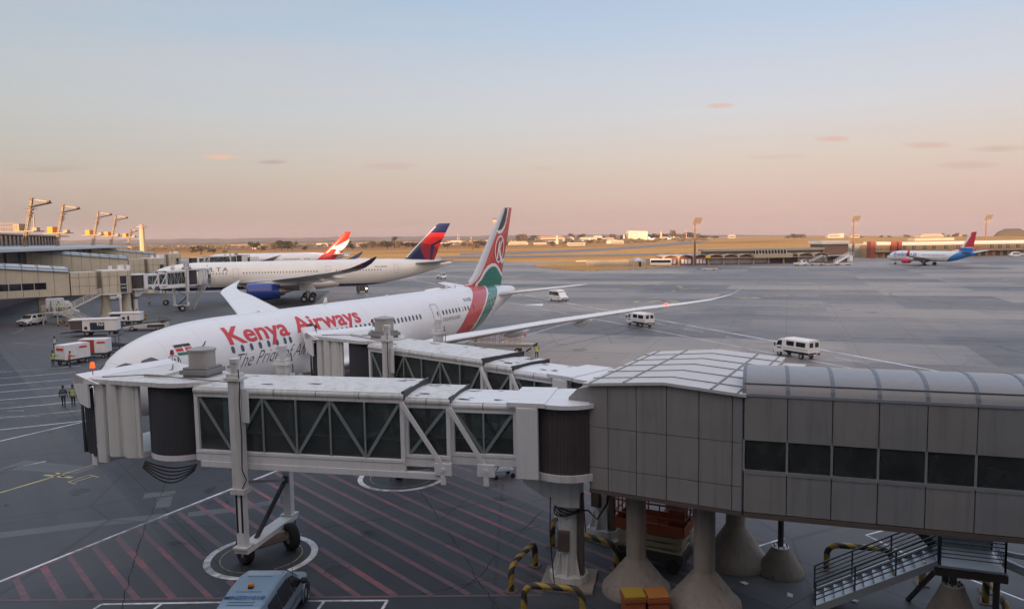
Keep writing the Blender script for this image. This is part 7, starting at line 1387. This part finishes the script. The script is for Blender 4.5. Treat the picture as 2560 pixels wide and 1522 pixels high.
t = thing('grey_hangar', 'plain grey corrugated hangar between the timber block and brick office', 'building', (fx(2122, 400), 400, 0)); m = MB(); m.box(0, fx(2176, 400)-fx(2122, 400), 0, 12, 0, 6.6); m.build('wall', M('corrugated_grey', (.27, .30, .31), .6, var=.15), t); m = MB(); m.box(7.2, 11, -.1, .05, 0, 4); m.build('door', M('door_dark'), t)
m = MB(); m.box(-.3, 12, -.3, 12.3, 6.6, 7.0); m.build('roof', CNC, t)
def kiosk():
    Y = 322; x = fx(1596, Y); t = thing('guard_kiosk', 'small guard kiosk with pale blue pyramid roof', 'kiosk', (x, Y, 0)); m = MB(); m.box(-2.0, 2.0, -1.8, 1.8, 0, 2.6); m.build('wall', CNC, t); m = MB(); m.lathe([(3.4, 2.6), (3.2, 2.8), (.1, 4.1)], n=4); m.build('roof', M('kiosk_blue_roof', (.30, .36, .44), .4), t); m = MB(); m.box(-.2, .9, -1.9, -1.78, .2, 2.2); m.build('door', DGL, t); m = MB(); [m.bar((a, -2.4, 0), (a, -2.4, 2.6), .15) for a in (-2.4, 2.4)]; m.build('porch_post', WHF, t)
kiosk()
t = thing('boundary_wall', 'low beige boundary wall on the dry grass left of the kiosk', 'wall', (0, 0, 0)); q = [(1465, 664, 2.4), (1520, 667, 2.9), (1572, 666, 2.9), (1660, 661, 3.2)]
m = MB()
for (a, b) in zip(q, q[1:]):
    p0, p1 = G(a[0], a[1]), G(b[0], b[1]); m.add([(p0.x, p0.y, 0), (p1.x, p1.y, 0), (p1.x, p1.y, b[2]), (p0.x, p0.y, a[2]), (p0.x, p0.y+.3, 0), (p1.x, p1.y+.3, 0), (p1.x, p1.y+.3, b[2]), (p0.x, p0.y+.3, a[2])], [(0, 1, 2, 3), (5, 4, 7, 6), (3, 2, 6, 7)])
m.build('wall', CNC, t); m = MB(); p0, p1 = G(1440, 658), G(1530, 657); m.bar((p0.x, p0.y, 1.0), (p1.x, p1.y, 1.2), 1.5, .3); m.build('coping', M('coping_pale', (.55, .50, .42), .7), t)
# airport vehicles near the old buildings
def bus():
    Y = 326; t = thing('bus', 'white bus parked at the end of the arched building', 'bus', (fx(1652, Y), Y, 0), -.2); m = MB(); m.box(-4.5, 4.5, -1.2, 1.2, .4, 3.1); m.build('body', CARW, t, .15); [pane(t, [(-4.2, s*1.22, 1.5), (4.2, s*1.22, 1.5), (4.2, s*1.22, 2.7), (-4.2, s*1.22, 2.7)]) for s in (-1, 1)]; pane(t, [(4.52, -1.0, 1.2), (4.52, 1.0, 1.2), (4.52, 1.0, 2.8), (4.52, -1.0, 2.8)], 'windscreen'); wheels(t, (-2.6, 2.8), 1.0, .5, .3)
bus()
def tug(label, loc, rz):
    t = thing('pushback_tug', label, 'tug', loc, rz); m = MB(); m.loft([[(-2.6, -1.1, .4), (-2.6, -1.1, 1.3), (-2.6, 1.1, 1.3), (-2.6, 1.1, .4)], [(2.7, -1.1, .4), (2.7, -1.1, 1.2), (2.7, 1.1, 1.2), (2.7, 1.1, .4)]], sm=False); m.build('body', CARW, t, .06, recalc=True); vbody([(.2, 1.2, 1.5, 2.3, .8, .8, .7), (1.8, 1.2, 1.5, 2.3, .8, .8, .7), (2.1, 1.2, 1.3, 1.4, .8, .8, .75)], CARW, t, 'cab'); [pane(t, [(.4, s*.81, 1.5), (1.8, s*.81, 1.5), (1.7, s*.73, 2.2), (.4, s*.73, 2.2)], th=.05) for s in (-1, 1)]; wheels(t, (-1.7, 1.8), .95, .5, .3)
tug('white pushback tug in front of the arched building', G(2002, 664), .1)
def air_stairs(label, loc, rz, s=1., dark=False):
    t = thing('airstairs', label, 'stairs', loc, rz, 'mobile airstairs'); C_ = CARW if not dark else M('stairs_dark', (.10, .11, .15), .5)
    m = MB(); m.box(-3.4*s, 3.4*s, -.9, .9, .5, .85); m.build('chassis', CARW, t); m = MB(); m.bar((-3.6*s, 0, .7), (2.4*s, 0, 3.9*s), 1.5, .35); m.box(2.2*s, 4.0*s, -.8, .8, 3.7*s, 3.95*s); m.build('flight', C_, t)
    for sg in (-1, 1):
        m = MB(); a = Vector((-3.6*s, sg*.8, .9)); b = Vector((2.4*s, sg*.8, 4.0*s))
        for z in (1.2, .6): m.bar(a+Vector((0, 0, z)), b+Vector((0, 0, z)), .1)
        for i in range(9): c = a+(b-a)*i/8; m.bar(c, c+Vector((0, 0, 1.2)), .09)
        m.bar((2.4*s, sg*.8, 5.1*s), (4.0*s, sg*.8, 5.0*s), .1); m.bar((4.0*s, sg*.8, 3.9*s), (4.0*s, sg*.8, 5.0*s), .1); m.build('railing', CARW, t)
    m = MB(); m.cb((2.9*s, 0, 2.6*s), (1.6*s, 1.5, 1.9*s)); m.build('side_cover', CARW if not dark else C_, t); wheels(t, (-2.3*s, 2.2*s), .8, .38)
air_stairs('white mobile airstairs left of the small jet', G(2108, 663), .12)
air_stairs('smaller dark mobile airstairs beside the white tug', G(2042, 663), -.5+pi*.0, .78, True)
def dolly(label, loc, L, rz=0):
    t = thing('towed_dolly', label, 'dolly', loc, rz, 'empty dollies on the far apron'); m = MB(); m.box(-L/2, L/2, -.7, .7, .35, .6); m.build('frame', CARW, t); m = MB(); m.bar((L/2, 0, .5), (L/2+1.6, 0, .35), .1); m.bar((-L/2, 0, .5), (-L/2-1.6, 0, .35), .1); m.build('tow_bar', DARKM, t); m = MB(); m.box(L*.1, L*.4, -.72, .72, .6, .75); m.build('red_patch', M('sticker_red'), t); wheels(t, (-L*.3, L*.3), .6, .25, .15)
dolly('long white tow bar dolly alone on the far apron', G(1773, 675), 6, .05)
dolly('pale dolly parked left of the white airstairs', G(2072, 663.5), 4)
hatch('white car parked at the far right beside the brick office', G(2552, 639), pi)
minibus('small white minibus at the right edge by the brick office', (fx(2538, 372), 372, 0), pi+.1)
# towers
def tower(label, px, Y, w, h, name='control_tower', mat=None, cab=True):
    t = thing(name, label, 'tower', (fx(px, Y), Y, 0)); MT = mat or M('tower_tan', (.52, .40, .25), .8, var=.08)
    m = MB(); m.cyl((0, 0, 0), (0, 0, h*.9), w*.55, w*.42, 8, sm=False); m.build('shaft', MT, t); m = MB(); [m.bar((w*.46*cos(a), w*.46*sin(a), 1), (w*.40*cos(a), w*.40*sin(a), h*.88), .4, .3) for a in [k*pi/4 for k in range(8)]]; m.build('ribs', M('tower_rib', (.33, .24, .15), .8), t)
    if cab: m = MB(); m.cyl((0, 0, h*.9), (0, 0, h*.93), w*.85, n=12, sm=False); m.cyl((0, 0, h*.93), (0, 0, h*.985), w*.35, w*.45, 10, sm=False); m.cyl((0, 0, h*.985), (0, 0, h), w*.5, w*.3, 10, sm=False); m.build('cab', M('tower_pink', (.50, .34, .27), .7), t)
tower('tall slim tan control tower beyond the left pier', 356, 1200, 8.6, 44)
tower('pale square tower amid the distant sunlit buildings', 1393, 1500, 5, 18.5, 'water_tower', M('tower_pale', (.62, .52, .38), .8), False)
tower('distant tan tower right of the big hangar', 1653, 2300, 7, 27, 'water_tower', M('tower_tan'), False)
tower('distant pale tower left of the big hangar', 1560, 2250, 6, 19, 'water_tower', M('tower_pale'), False)
def lattice(label, px, Y, h):
    t = thing('radio_mast', label, 'radio mast', (fx(px, Y), Y, 0), 0, 'red and white radio masts')
    for k in range(6): z0, z1 = h*k/6, h*(k+1)/6; m = MB(); w = 1.6*(1-k/8); m.cyl((0, 0, z0), (0, 0, z1), w, w*.85, 4, sm=False, caps=False); m.build('mast_section', M('mast_white_band', (.6, .5, .45), .7) if k % 2 else M('mast_red_band', (.45, .12, .07), .7), t)
lattice('leftmost red and white radio mast', 1144, 1900, 27); lattice('second red and white radio mast from the left', 1178, 1900, 27); lattice('red and white radio mast behind the first apron floodlight', 1716, 2100, 28); lattice('thin radio mast left of the red-lettered tail', 1148, 2300, 26)
# tall rod peeking beside the big tail
t = thing('floodlight_tower', 'distant cream lamp tower just left of the tall red tail', 'floodlight mast', (fx(1238, 520), 520, 0)); m = MB(); m.cyl((0, 0, 0), (0, 0, 24), .5, .35, 8); m.build('pole', M('mast_cream_paint'), t); m = MB(); m.box(-1.3, 1.3, -.6, .6, 24, 26); m.build('lamp_head', M('mast_cream_paint'), t); m = MB(); m.box(-1.5, 1.5, -.8, .8, 26, 26.6); m.build('lamp_cap', DARKM, t)
# big lettered hangar
def hangar():
    Y = 2250; a, b = fx(1572, Y), fx(1619, Y); t = thing('white_hangar', 'big pale sunlit hangar with dark lettering on the skyline', 'building', (a, Y, 0)); L = b-a; H = 29
    m = MB(); m.prismy([(0, 0), (L, 0), (L, H-2), (0, H)], 0, 50); m.build('wall', M('hangar_pale', (.66, .58, .44), .7, var=.06), t); m = MB(); m.box(-2, -.2, 0, 40, 0, 22); m.build('side_annex', CNC, t)
    m = MB(); m.box(4, L*.5, -.6, .1, 12, 24); m.build('sign_panel', M('sign_grey', (.35, .33, .30), .6), t); flat_text('hangar_lettering', 'KDD3', 11, M('marking_white'), t, (4+(L*.5-4)/2, -.8, 14), (1, 0, 0), (0, 0, 1), bold=.1); m = MB(); m.box(L*.03, L*.97, -.6, .2, 8, 9); m.build('door_track', M('hangar_brown', (.3, .25, .18), .8), t)  # door track in a darker brown than the hangar wall
hangar()
random.seed(11)
def far_building(px, Y, w, h, col, gable=True, k=0, extra=''):
    x = fx(px, Y); hor = 595-(px-1280)*CR; where = 'left of the navy tail' if px < 1000 else ('between the two big tails' if px < 1200 else 'right of the tall red tail')
    col = tuple(c*.62 for c in col); h *= .8; t = thing('distant_building', label_far(px, Y, w, h), 'building', (x, Y, 0), random.uniform(-.1, .1), 'small sunlit buildings on the far plain')
    m = MB(); m.box(-w/2, w/2, 0, w*.5, 0, h); m.build('wall', M('far_wall%d' % k, col, .8, var=.1), t); m = MB()
    if gable: m.prismy([(-w/2-.5, h), (w/2+.5, h), (w/2-w*.12, h+w*.06+1), (-w/2+w*.12, h+w*.06+1)], -.5, w*.5+.5)
    else: m.box(-w/2-.4, w/2+.4, -.4, w*.5+.4, h, h+.8)
    m.build('roof', M('far_roof%d' % (k % 3), [(.40, .30, .24), (.40, .36, .30), (.26, .17, .13)][k % 3], .7), t)
    if w > 20: m = MB(); m.box(-w*.42, w*.42, -.3, .1, h*.45, h*.7); m.build('window_band', DGL, t)
_seen = {}
def label_far(px, Y, w, h):
    a = 'wide' if w > 60 else ('medium' if w > 25 else 'small'); b = 'tall ' if h > 11 else 'low '; reg = [(400, 'left of the scarlet tail'), (860, 'just beyond the scarlet tail'), (1010, 'left of the navy tail'), (1130, 'between the navy tail and the radio masts'), (1290, 'behind the tall red tail'), (1385, 'left of the pale square tower'), (1460, 'right of the pale square tower'), (1550, 'left of the big lettered hangar'), (1680, 'right of the big lettered hangar'), (1900, 'beyond the first apron floodlight'), (2200, 'beyond the second apron floodlight'), (2600, 'beyond the small jet')]
    r = reg[0][1]
    for p, s in reg:
        if px >= p: r = s
    i = _seen.get(r, 0); _seen[r] = i+1; o = ['first', 'second', 'third', 'fourth', 'fifth', 'sixth', 'seventh', 'eighth', 'ninth', 'tenth'][min(i, 9)]
    return '%s%s sunlit building, %s from left, %s' % (b, a, o, r)
FB = [(520, 1800, 40, 4), (560, 2000, 26, 5), (600, 2200, 60, 5), (640, 1500, 20, 4), (815, 1950, 64, 9), (845, 1900, 30, 6), (900, 1700, 24, 5), (960, 2000, 20, 7), (1020, 2100, 30, 6), (1060, 1700, 14, 6), (1100, 1600, 60, 7), (1140, 1800, 40, 9), (1170, 1650, 50, 6), (1200, 1500, 40, 6), (1232, 1900, 50, 8), (1295, 1500, 50, 4), (1350, 1450, 30, 4), (1376, 1900, 90, 15), (1412, 1950, 60, 13), (1440, 1150, 34, 5), (1470, 2000, 60, 11), (1495, 2050, 30, 17), (1520, 2050, 40, 12), (1530, 1400, 24, 7), (1545, 1350, 26, 5), (1638, 2300, 60, 8), (1668, 2400, 40, 8), (1690, 2300, 30, 7), (1725, 2200, 50, 6), (1830, 2600, 30, 12), (2085, 2000, 40, 10), (2100, 2000, 24, 14), (2138, 1950, 28, 10), (2330, 1800, 70, 3.5), (2400, 1850, 30, 4)]
for k, (px, Y, w, h) in enumerate(sorted(FB)):
    far_building(px, Y, w*.8, h*(1 if px < 1800 else 1.0), random.choice([(.72, .60, .44), (.62, .54, .44), (.52, .36, .26), (.75, .70, .60)]), k % 3 != 1, k % 5)
# parked aircraft far away, approach lights, survey posts
def far_plane(label, px, Y, rz, s=1.): 
    t = thing('distant_aircraft', label, 'airliner', (fx(px, Y), Y, 0), rz, 'tiny parked aircraft on the skyline'); m = MB(); m.loft([[(x*s, r*s*cos(k*pi/5), 3.5*s+r*s*sin(k*pi/5)) for k in range(10)] for x, r in ((-18, .2), (-15, 1.6), (-11, 2), (10, 2), (18, .5))]); m.build('fuselage', M('aircraft_white'), t); m = MB(); m.prismy([(11*s, 5*s), (18*s, 5*s), (19*s, 11*s), (16.5*s, 11*s)], -.3, .3); m.build('tail_fin', M('aircraft_white'), t); m = MB(); m.prism([(-4*s, 0), (3*s, 0), (9*s, 17*s), (6.5*s, 17*s)], 2.8*s, 3.1*s); m.prism([(-4*s, 0), (6.5*s, -17*s), (9*s, -17*s), (3*s, 0)], 2.8*s, 3.1*s); m.build('wings', M('aircraft_white'), t)
far_plane('tiny white aircraft parked right of the big hangar', 1637, 2150, 2.8); far_plane('tiny white aircraft farther right, near the tan tower', 1672, 2250, .3); far_plane('tiny white aircraft beyond the pale square tower', 1462, 1950, .2, .8)
# hills and distant woods
def hills():
    random.seed(3); HM = bpy.data.materials.new('hill_scrub'); HM.use_nodes = True; nt = HM.node_tree; b = nt.nodes['Principled BSDF']; tc = nn(nt, 'ShaderNodeTexCoord').outputs['Object']; n = nn(nt, 'ShaderNodeTexNoise', ins={'Vector': nn(nt, 'ShaderNodeMapping', ins={0: tc, 'Scale': (.006, .004, .04)}).outputs[0], 'Scale': 1.0, 'Detail': 9.0, 'Roughness': .75}).outputs[0]
    nt.links.new(ramp(nt, n, [(.35, (.05, .055, .045)), (.5, (.10, .085, .06)), (.62, (.20, .13, .08)), (.75, (.34, .26, .19))]), b.inputs['Base Color']); b.inputs['Roughness'].default_value = 1
    for (Y0, dep, pts) in ((6500, 2500, [(-900, 78), (-200, 62), (200, 56), (480, 52), (700, 47), (820, 45), (1000, 42), (1250, 36), (1500, 30), (1700, 20), (1850, 8), (1950, -8)]), (3600, 900, [(-900, 22), (0, 20), (300, 19), (520, 15), (700, 17), (900, 12), (1100, 13), (1300, 10), (1500, 9), (1650, 4), (1720, -8)])):
        v = []; n_ = 0; px = pts[0][0]
        while px < pts[-1][0]:
            for a, c in zip(pts, pts[1:]):
                if a[0] <= px <= c[0]: h = a[1]+(c[1]-a[1])*(px-a[0])/(c[0]-a[0])
            x = fx(px, Y0); r = 2.2*sin(px*.031)+1.6*sin(px*.083+1)+random.uniform(-1, 1)*1.3
            v += [(x, Y0-dep*.6, -3), (x, Y0-dep*.25, h*.45+r*.5), (x, Y0, h+r), (x, Y0+dep, -5)]; n_ += 1; px += 9
        m = MB(); m.add(v, [(i*4+j, (i+1)*4+j, (i+1)*4+j+1, i*4+j+1) for i in range(n_-1) for j in range(3)], 0, True); struct(m.build('hill', HM))
    x = fx(2530, 1950); m = MB(); m.loft([[(x+r*q*cos(a)*(1+.10*sin(3*a+z)), 1950+r*sin(a)*.6*q*(1+.1*cos(2*a)), z+3+1.3*sin(a*4+z*.7)) for a in [k*pi/12 for k in range(24)]] for r, z, q in ((48, -12, 1), (42, -2, 1), (32, 5, 1.02), (26, 10, .95), (19, 12, 1), (8, 12.6, 1))]); o = m.build('mound', M('mound_scrub', (.085, .07, .045), .95, var=.5, sc=.15)); struct(o)
hills()
FOL = M('foliage_dark', (.055, .06, .035), .9, var=.35, sc=.5); FOL2 = M('foliage_dry', (.11, .085, .045), .9, var=.3, sc=.5); BARK = M('bark', (.09, .065, .045), .9)
def tree_mesh(w, h, n, seed):
    random.seed(seed); m = MB(); cl = [(random.uniform(-.38, .38)*w, random.uniform(-.3, .3)*w, h*random.uniform(.42, .85), w*random.uniform(.14, .26)) for _ in range(9)]
    for i in range(n):
        c = random.choice(cl); a, b_ = random.uniform(0, 2*pi), math.acos(random.uniform(-1, 1)); r = c[3]*random.uniform(.5, 1.1); p = Vector((c[0]+r*cos(a)*sin(b_), c[1]+r*sin(a)*sin(b_), c[2]+r*cos(b_)*.7)); s = w*random.uniform(.035, .075)
        u = Vector((random.gauss(0, 1), random.gauss(0, 1), random.gauss(0, 1))).normalized(); q = u.orthogonal().normalized(); m.add([p+u*s, p+q*s, p-u*s, p-q*s], [(0, 1, 2, 3)])
    return m
def trunk_mesh(w, h, seed):
    random.seed(seed); m = MB(); m.tube([(0, 0, 0), (.05*w, 0, h*.25), (0, 0, h*.5)], [.05*w, .035*w, .02*w], 6)
    for k in range(4): a = k*1.6; m.tube([(.03*w, 0, h*.3), (cos(a)*w*.2, sin(a)*w*.2, h*.6)], [.02*w, .008*w], 5)
    return m
protos = []
for k in range(5): protos.append((tree_mesh(10, 8, 520, 20+k).build('crown', FOL if k % 2 else FOL2), trunk_mesh(10, 8, 40+k).build('trunk', BARK)))
def reg_tree(px, used={}):
    R_ = [(0, 'at the far left'), (480, 'left of the scarlet tail'), (720, 'before the scarlet tail'), (880, 'between the scarlet and navy tails'), (1130, 'beside the navy tail'), (1290, 'behind the tall red tail'), (1500, 'before the big hangar'), (1690, 'near the first apron floodlight'), (1950, 'on the right skyline'), (2200, 'above the brick office')]; r = R_[0][1]
    for p, s in R_:
        if px >= p: r = s
    i = used.get(r, 0); used[r] = i+1; return 'dusky distant tree, number %s from left, %s' % (['one', 'two', 'three', 'four', 'five', 'six', 'seven', 'eight', 'nine', 'ten', 'eleven', 'twelve', 'thirteen', 'fourteen', 'fifteen', 'sixteen'][min(i, 15)], r)
def tree(px, Y, w, h, i):
    cr, tr = protos[i % 5]; t = thing('tree', reg_tree(px), 'tree', (fx(px, Y), Y, 0 if px < 1900 else -4), i*1.1, 'scattered trees on the far plain'); t.scale = (w/10, w/10, h/8)
    for o in (cr, tr): c = o.copy(); COL.objects.link(c); c.parent = t
TR = [(500, 900, 22, 10), (530, 950, 12, 6), (560, 900, 8, 4), (634, 1050, 14, 15), (652, 1050, 12, 8), (686, 1050, 14, 12), (702, 1050, 17, 15), (718, 1060, 14, 14), (729, 1060, 14, 15), (760, 1100, 8, 6), (868, 1050, 16, 13), (880, 1060, 10, 9), (905, 1150, 12, 8), (915, 1150, 14, 10), (930, 1150, 16, 12), (955, 1150, 14, 11), (968, 1150, 16, 12), (985, 1160, 14, 11), (998, 1150, 15, 11), (1015, 1200, 12, 9), (1035, 1200, 16, 8), (1050, 1200, 12, 8), (1118, 1000, 14, 9), (1182, 900, 14, 8), (1196, 1200, 30, 9), (1210, 1200, 18, 9), (1160, 1200, 10, 8), (985, 2300, 24, 26), (1300, 1800, 22, 22), (1310, 2200, 26, 24), (1328, 2200, 24, 20), (1345, 2300, 26, 20), (1362, 2300, 24, 18), (1428, 2200, 26, 24), (1450, 2300, 30, 22), (1476, 1250, 12, 8), (1505, 2200, 30, 16), (1530, 2200, 30, 20), (1558, 2300, 20, 18), (1628, 2500, 34, 20), (1645, 2500, 34, 18), (1662, 2500, 30, 22), (1681, 2400, 24, 30), (1700, 2400, 34, 18), (1722, 2400, 40, 22), (1738, 2400, 36, 18), (1760, 2500, 30, 12), (1786, 2600, 30, 10), (1972, 2300, 24, 12), (1986, 2300, 26, 16), (2000, 2300, 30, 15), (2080, 2200, 24, 8), (2150, 2100, 20, 7), (2203, 1900, 12, 9), (2225, 1900, 12, 8), (2263, 1900, 12, 10), (2272, 1900, 10, 9), (2310, 1850, 26, 9), (2345, 1850, 20, 7), (2358, 1850, 7, 12), (2370, 1850, 8, 8), (2385, 1850, 14, 10), (2394, 1850, 14, 12), (2408, 1850, 16, 8), (1382, 1100, 9, 5), (1260, 1150, 12, 6)]
for i, q in enumerate(sorted(TR)): tree(*q, i)
def woods():
    random.seed(9); m = MB()
    for i in range(900):
        px = random.uniform(-60, 1760); Y = random.uniform(1500, 3400); w = random.uniform(8, 26); h = random.uniform(4, 9)*(1.4 if Y > 2600 else 1); x = fx(px, Y)
        for k in range(7):
            c = Vector((x+random.uniform(-.5, .5)*w, Y+random.uniform(-3, 3), h*random.uniform(.3, .8))); s = w*random.uniform(.12, .25)
            ring = [(c.x+s*cos(a)*random.uniform(.7, 1.2), c.y+random.uniform(-1, 1), c.z+s*.55*sin(a)*random.uniform(.7, 1.2)) for a in [j*pi/3 for j in range(6)]]; m.add([c+Vector((0, -s*.5, 0))]+ring+[c+Vector((0, s*.5, 0))], [(0, j+1, (j+1) % 6+1) for j in range(6)]+[(7, (j+1) % 6+1, j+1) for j in range(6)])
    o = m.build('distant_scrub', FOL2); o['kind'] = 'stuff'
    m = MB()
    for i in range(260):
        px = random.uniform(300, 1300); Y = random.uniform(2400, 3300); w = random.uniform(8, 30); h = random.uniform(3, 6); x = fx(px, Y); m.box(x-w/2, x+w/2, Y, Y+10, 0, h)
    o = m.build('distant_township', M('township_pale', (.50, .38, .28), .9, var=.3, sc=.01)); o['kind'] = 'stuff'
woods()
for cr, tr in protos: bpy.data.objects.remove(cr); bpy.data.objects.remove(tr)

# the dusty evening air
m = MB(); m.box(-9000, 9000, -500, 9600, -46, 140); hz_ = m.build('haze', None or M('haze_tmp', var=0)); hm = bpy.data.materials.new('evening_haze'); hm.use_nodes = True; nt = hm.node_tree; nt.nodes.clear()
pv = nn(nt, 'ShaderNodeVolumePrincipled', ins={'Color': (.80, .72, .74, 1), 'Density': .00007, 'Anisotropy': .2}); o_ = nn(nt, 'ShaderNodeOutputMaterial'); nt.links.new(pv.outputs[0], o_.inputs['Volume']); hz_.data.materials.clear(); hz_.data.materials.append(hm); hz_['kind'] = 'stuff'
# ---------------- every separate piece of a part becomes a part of its own ----------------
KEEP = ('lettering', 'joint', 'bolts', 'ribs', 'bars', 'guard_rail', 'side_rail', 'number', 'patches', 'tail_', 'roundel', 'flag', 'markings', 'hatching', 'crown', 'distant', 'treads', 'stringers', 'frame', 'facade_mullion', 'underframe', 'seam', 'guide', 'core', 'gasket', 'legs', 'rib', 'cable', 'trunk', 'body', 'strip')
def split_pieces(o, gap=.25, most=16):
    me = o.data; n = len(me.vertices); par = list(range(n))
    def fd(a):
        while par[a] != a: par[a] = par[par[a]]; a = par[a]
        return a
    seen = {}
    for i, v in enumerate(me.vertices):
        k = (round(v.co.x, 3), round(v.co.y, 3), round(v.co.z, 3))
        if k in seen: par[fd(i)] = fd(seen[k])
        else: seen[k] = i
    for p in me.polygons:
        a = fd(p.vertices[0])
        for q in p.vertices[1:]: par[fd(q)] = a
    g = {}
    for i in range(n): g.setdefault(fd(i), []).append(i)
    cl = []
    for vs in g.values():
        c = [me.vertices[i].co for i in vs]; cl.append([[min(q[k] for q in c) for k in range(3)], [max(q[k] for q in c) for k in range(3)], vs])
    if len(cl) > 400: return
    ch = True
    while ch:
        ch = False
        for i in range(len(cl)):
            for j in range(i+1, len(cl)):
                if all(cl[i][0][k]-gap <= cl[j][1][k] and cl[j][0][k]-gap <= cl[i][1][k] for k in range(3)):
                    cl[i] = [[min(cl[i][0][k], cl[j][0][k]) for k in range(3)], [max(cl[i][1][k], cl[j][1][k]) for k in range(3)], cl[i][2]+cl[j][2]]; cl.pop(j); ch = True; break
            if ch: break
    if not 1 < len(cl) <= most: return
    own = {}
    for k, c in enumerate(cl):
        for i in c[2]: own[i] = k
    for k in range(len(cl)-1, -1, -1):
        fs = [p for p in me.polygons if own[p.vertices[0]] == k]; ids = sorted({i for p in fs for i in p.vertices}); mp = {v: i for i, v in enumerate(ids)}
        m2 = bpy.data.meshes.new(me.name); m2.from_pydata([me.vertices[i].co for i in ids], [], [[mp[i] for i in p.vertices] for p in fs])
        for mt in me.materials: m2.materials.append(mt)
        m2.polygons.foreach_set('use_smooth', [p.use_smooth for p in fs]); m2.polygons.foreach_set('material_index', [p.material_index for p in fs])
        if k: c = o.copy(); c.data = m2; COL.objects.link(c)
        else: last = m2
    o.data = last
def split_all():
    done = {}
    for o in [o for o in bpy.data.objects if o.type == 'MESH' and o.parent]:
        if any(k in o.name for k in KEEP) or o.name.startswith(('railing', 'handrail', 'operator_rail')) or o.data.users > 1: continue
        if len(o.data.vertices) > 6000: continue
        split_pieces(o)
split_all()
for o in bpy.data.objects: o.select_set(False)
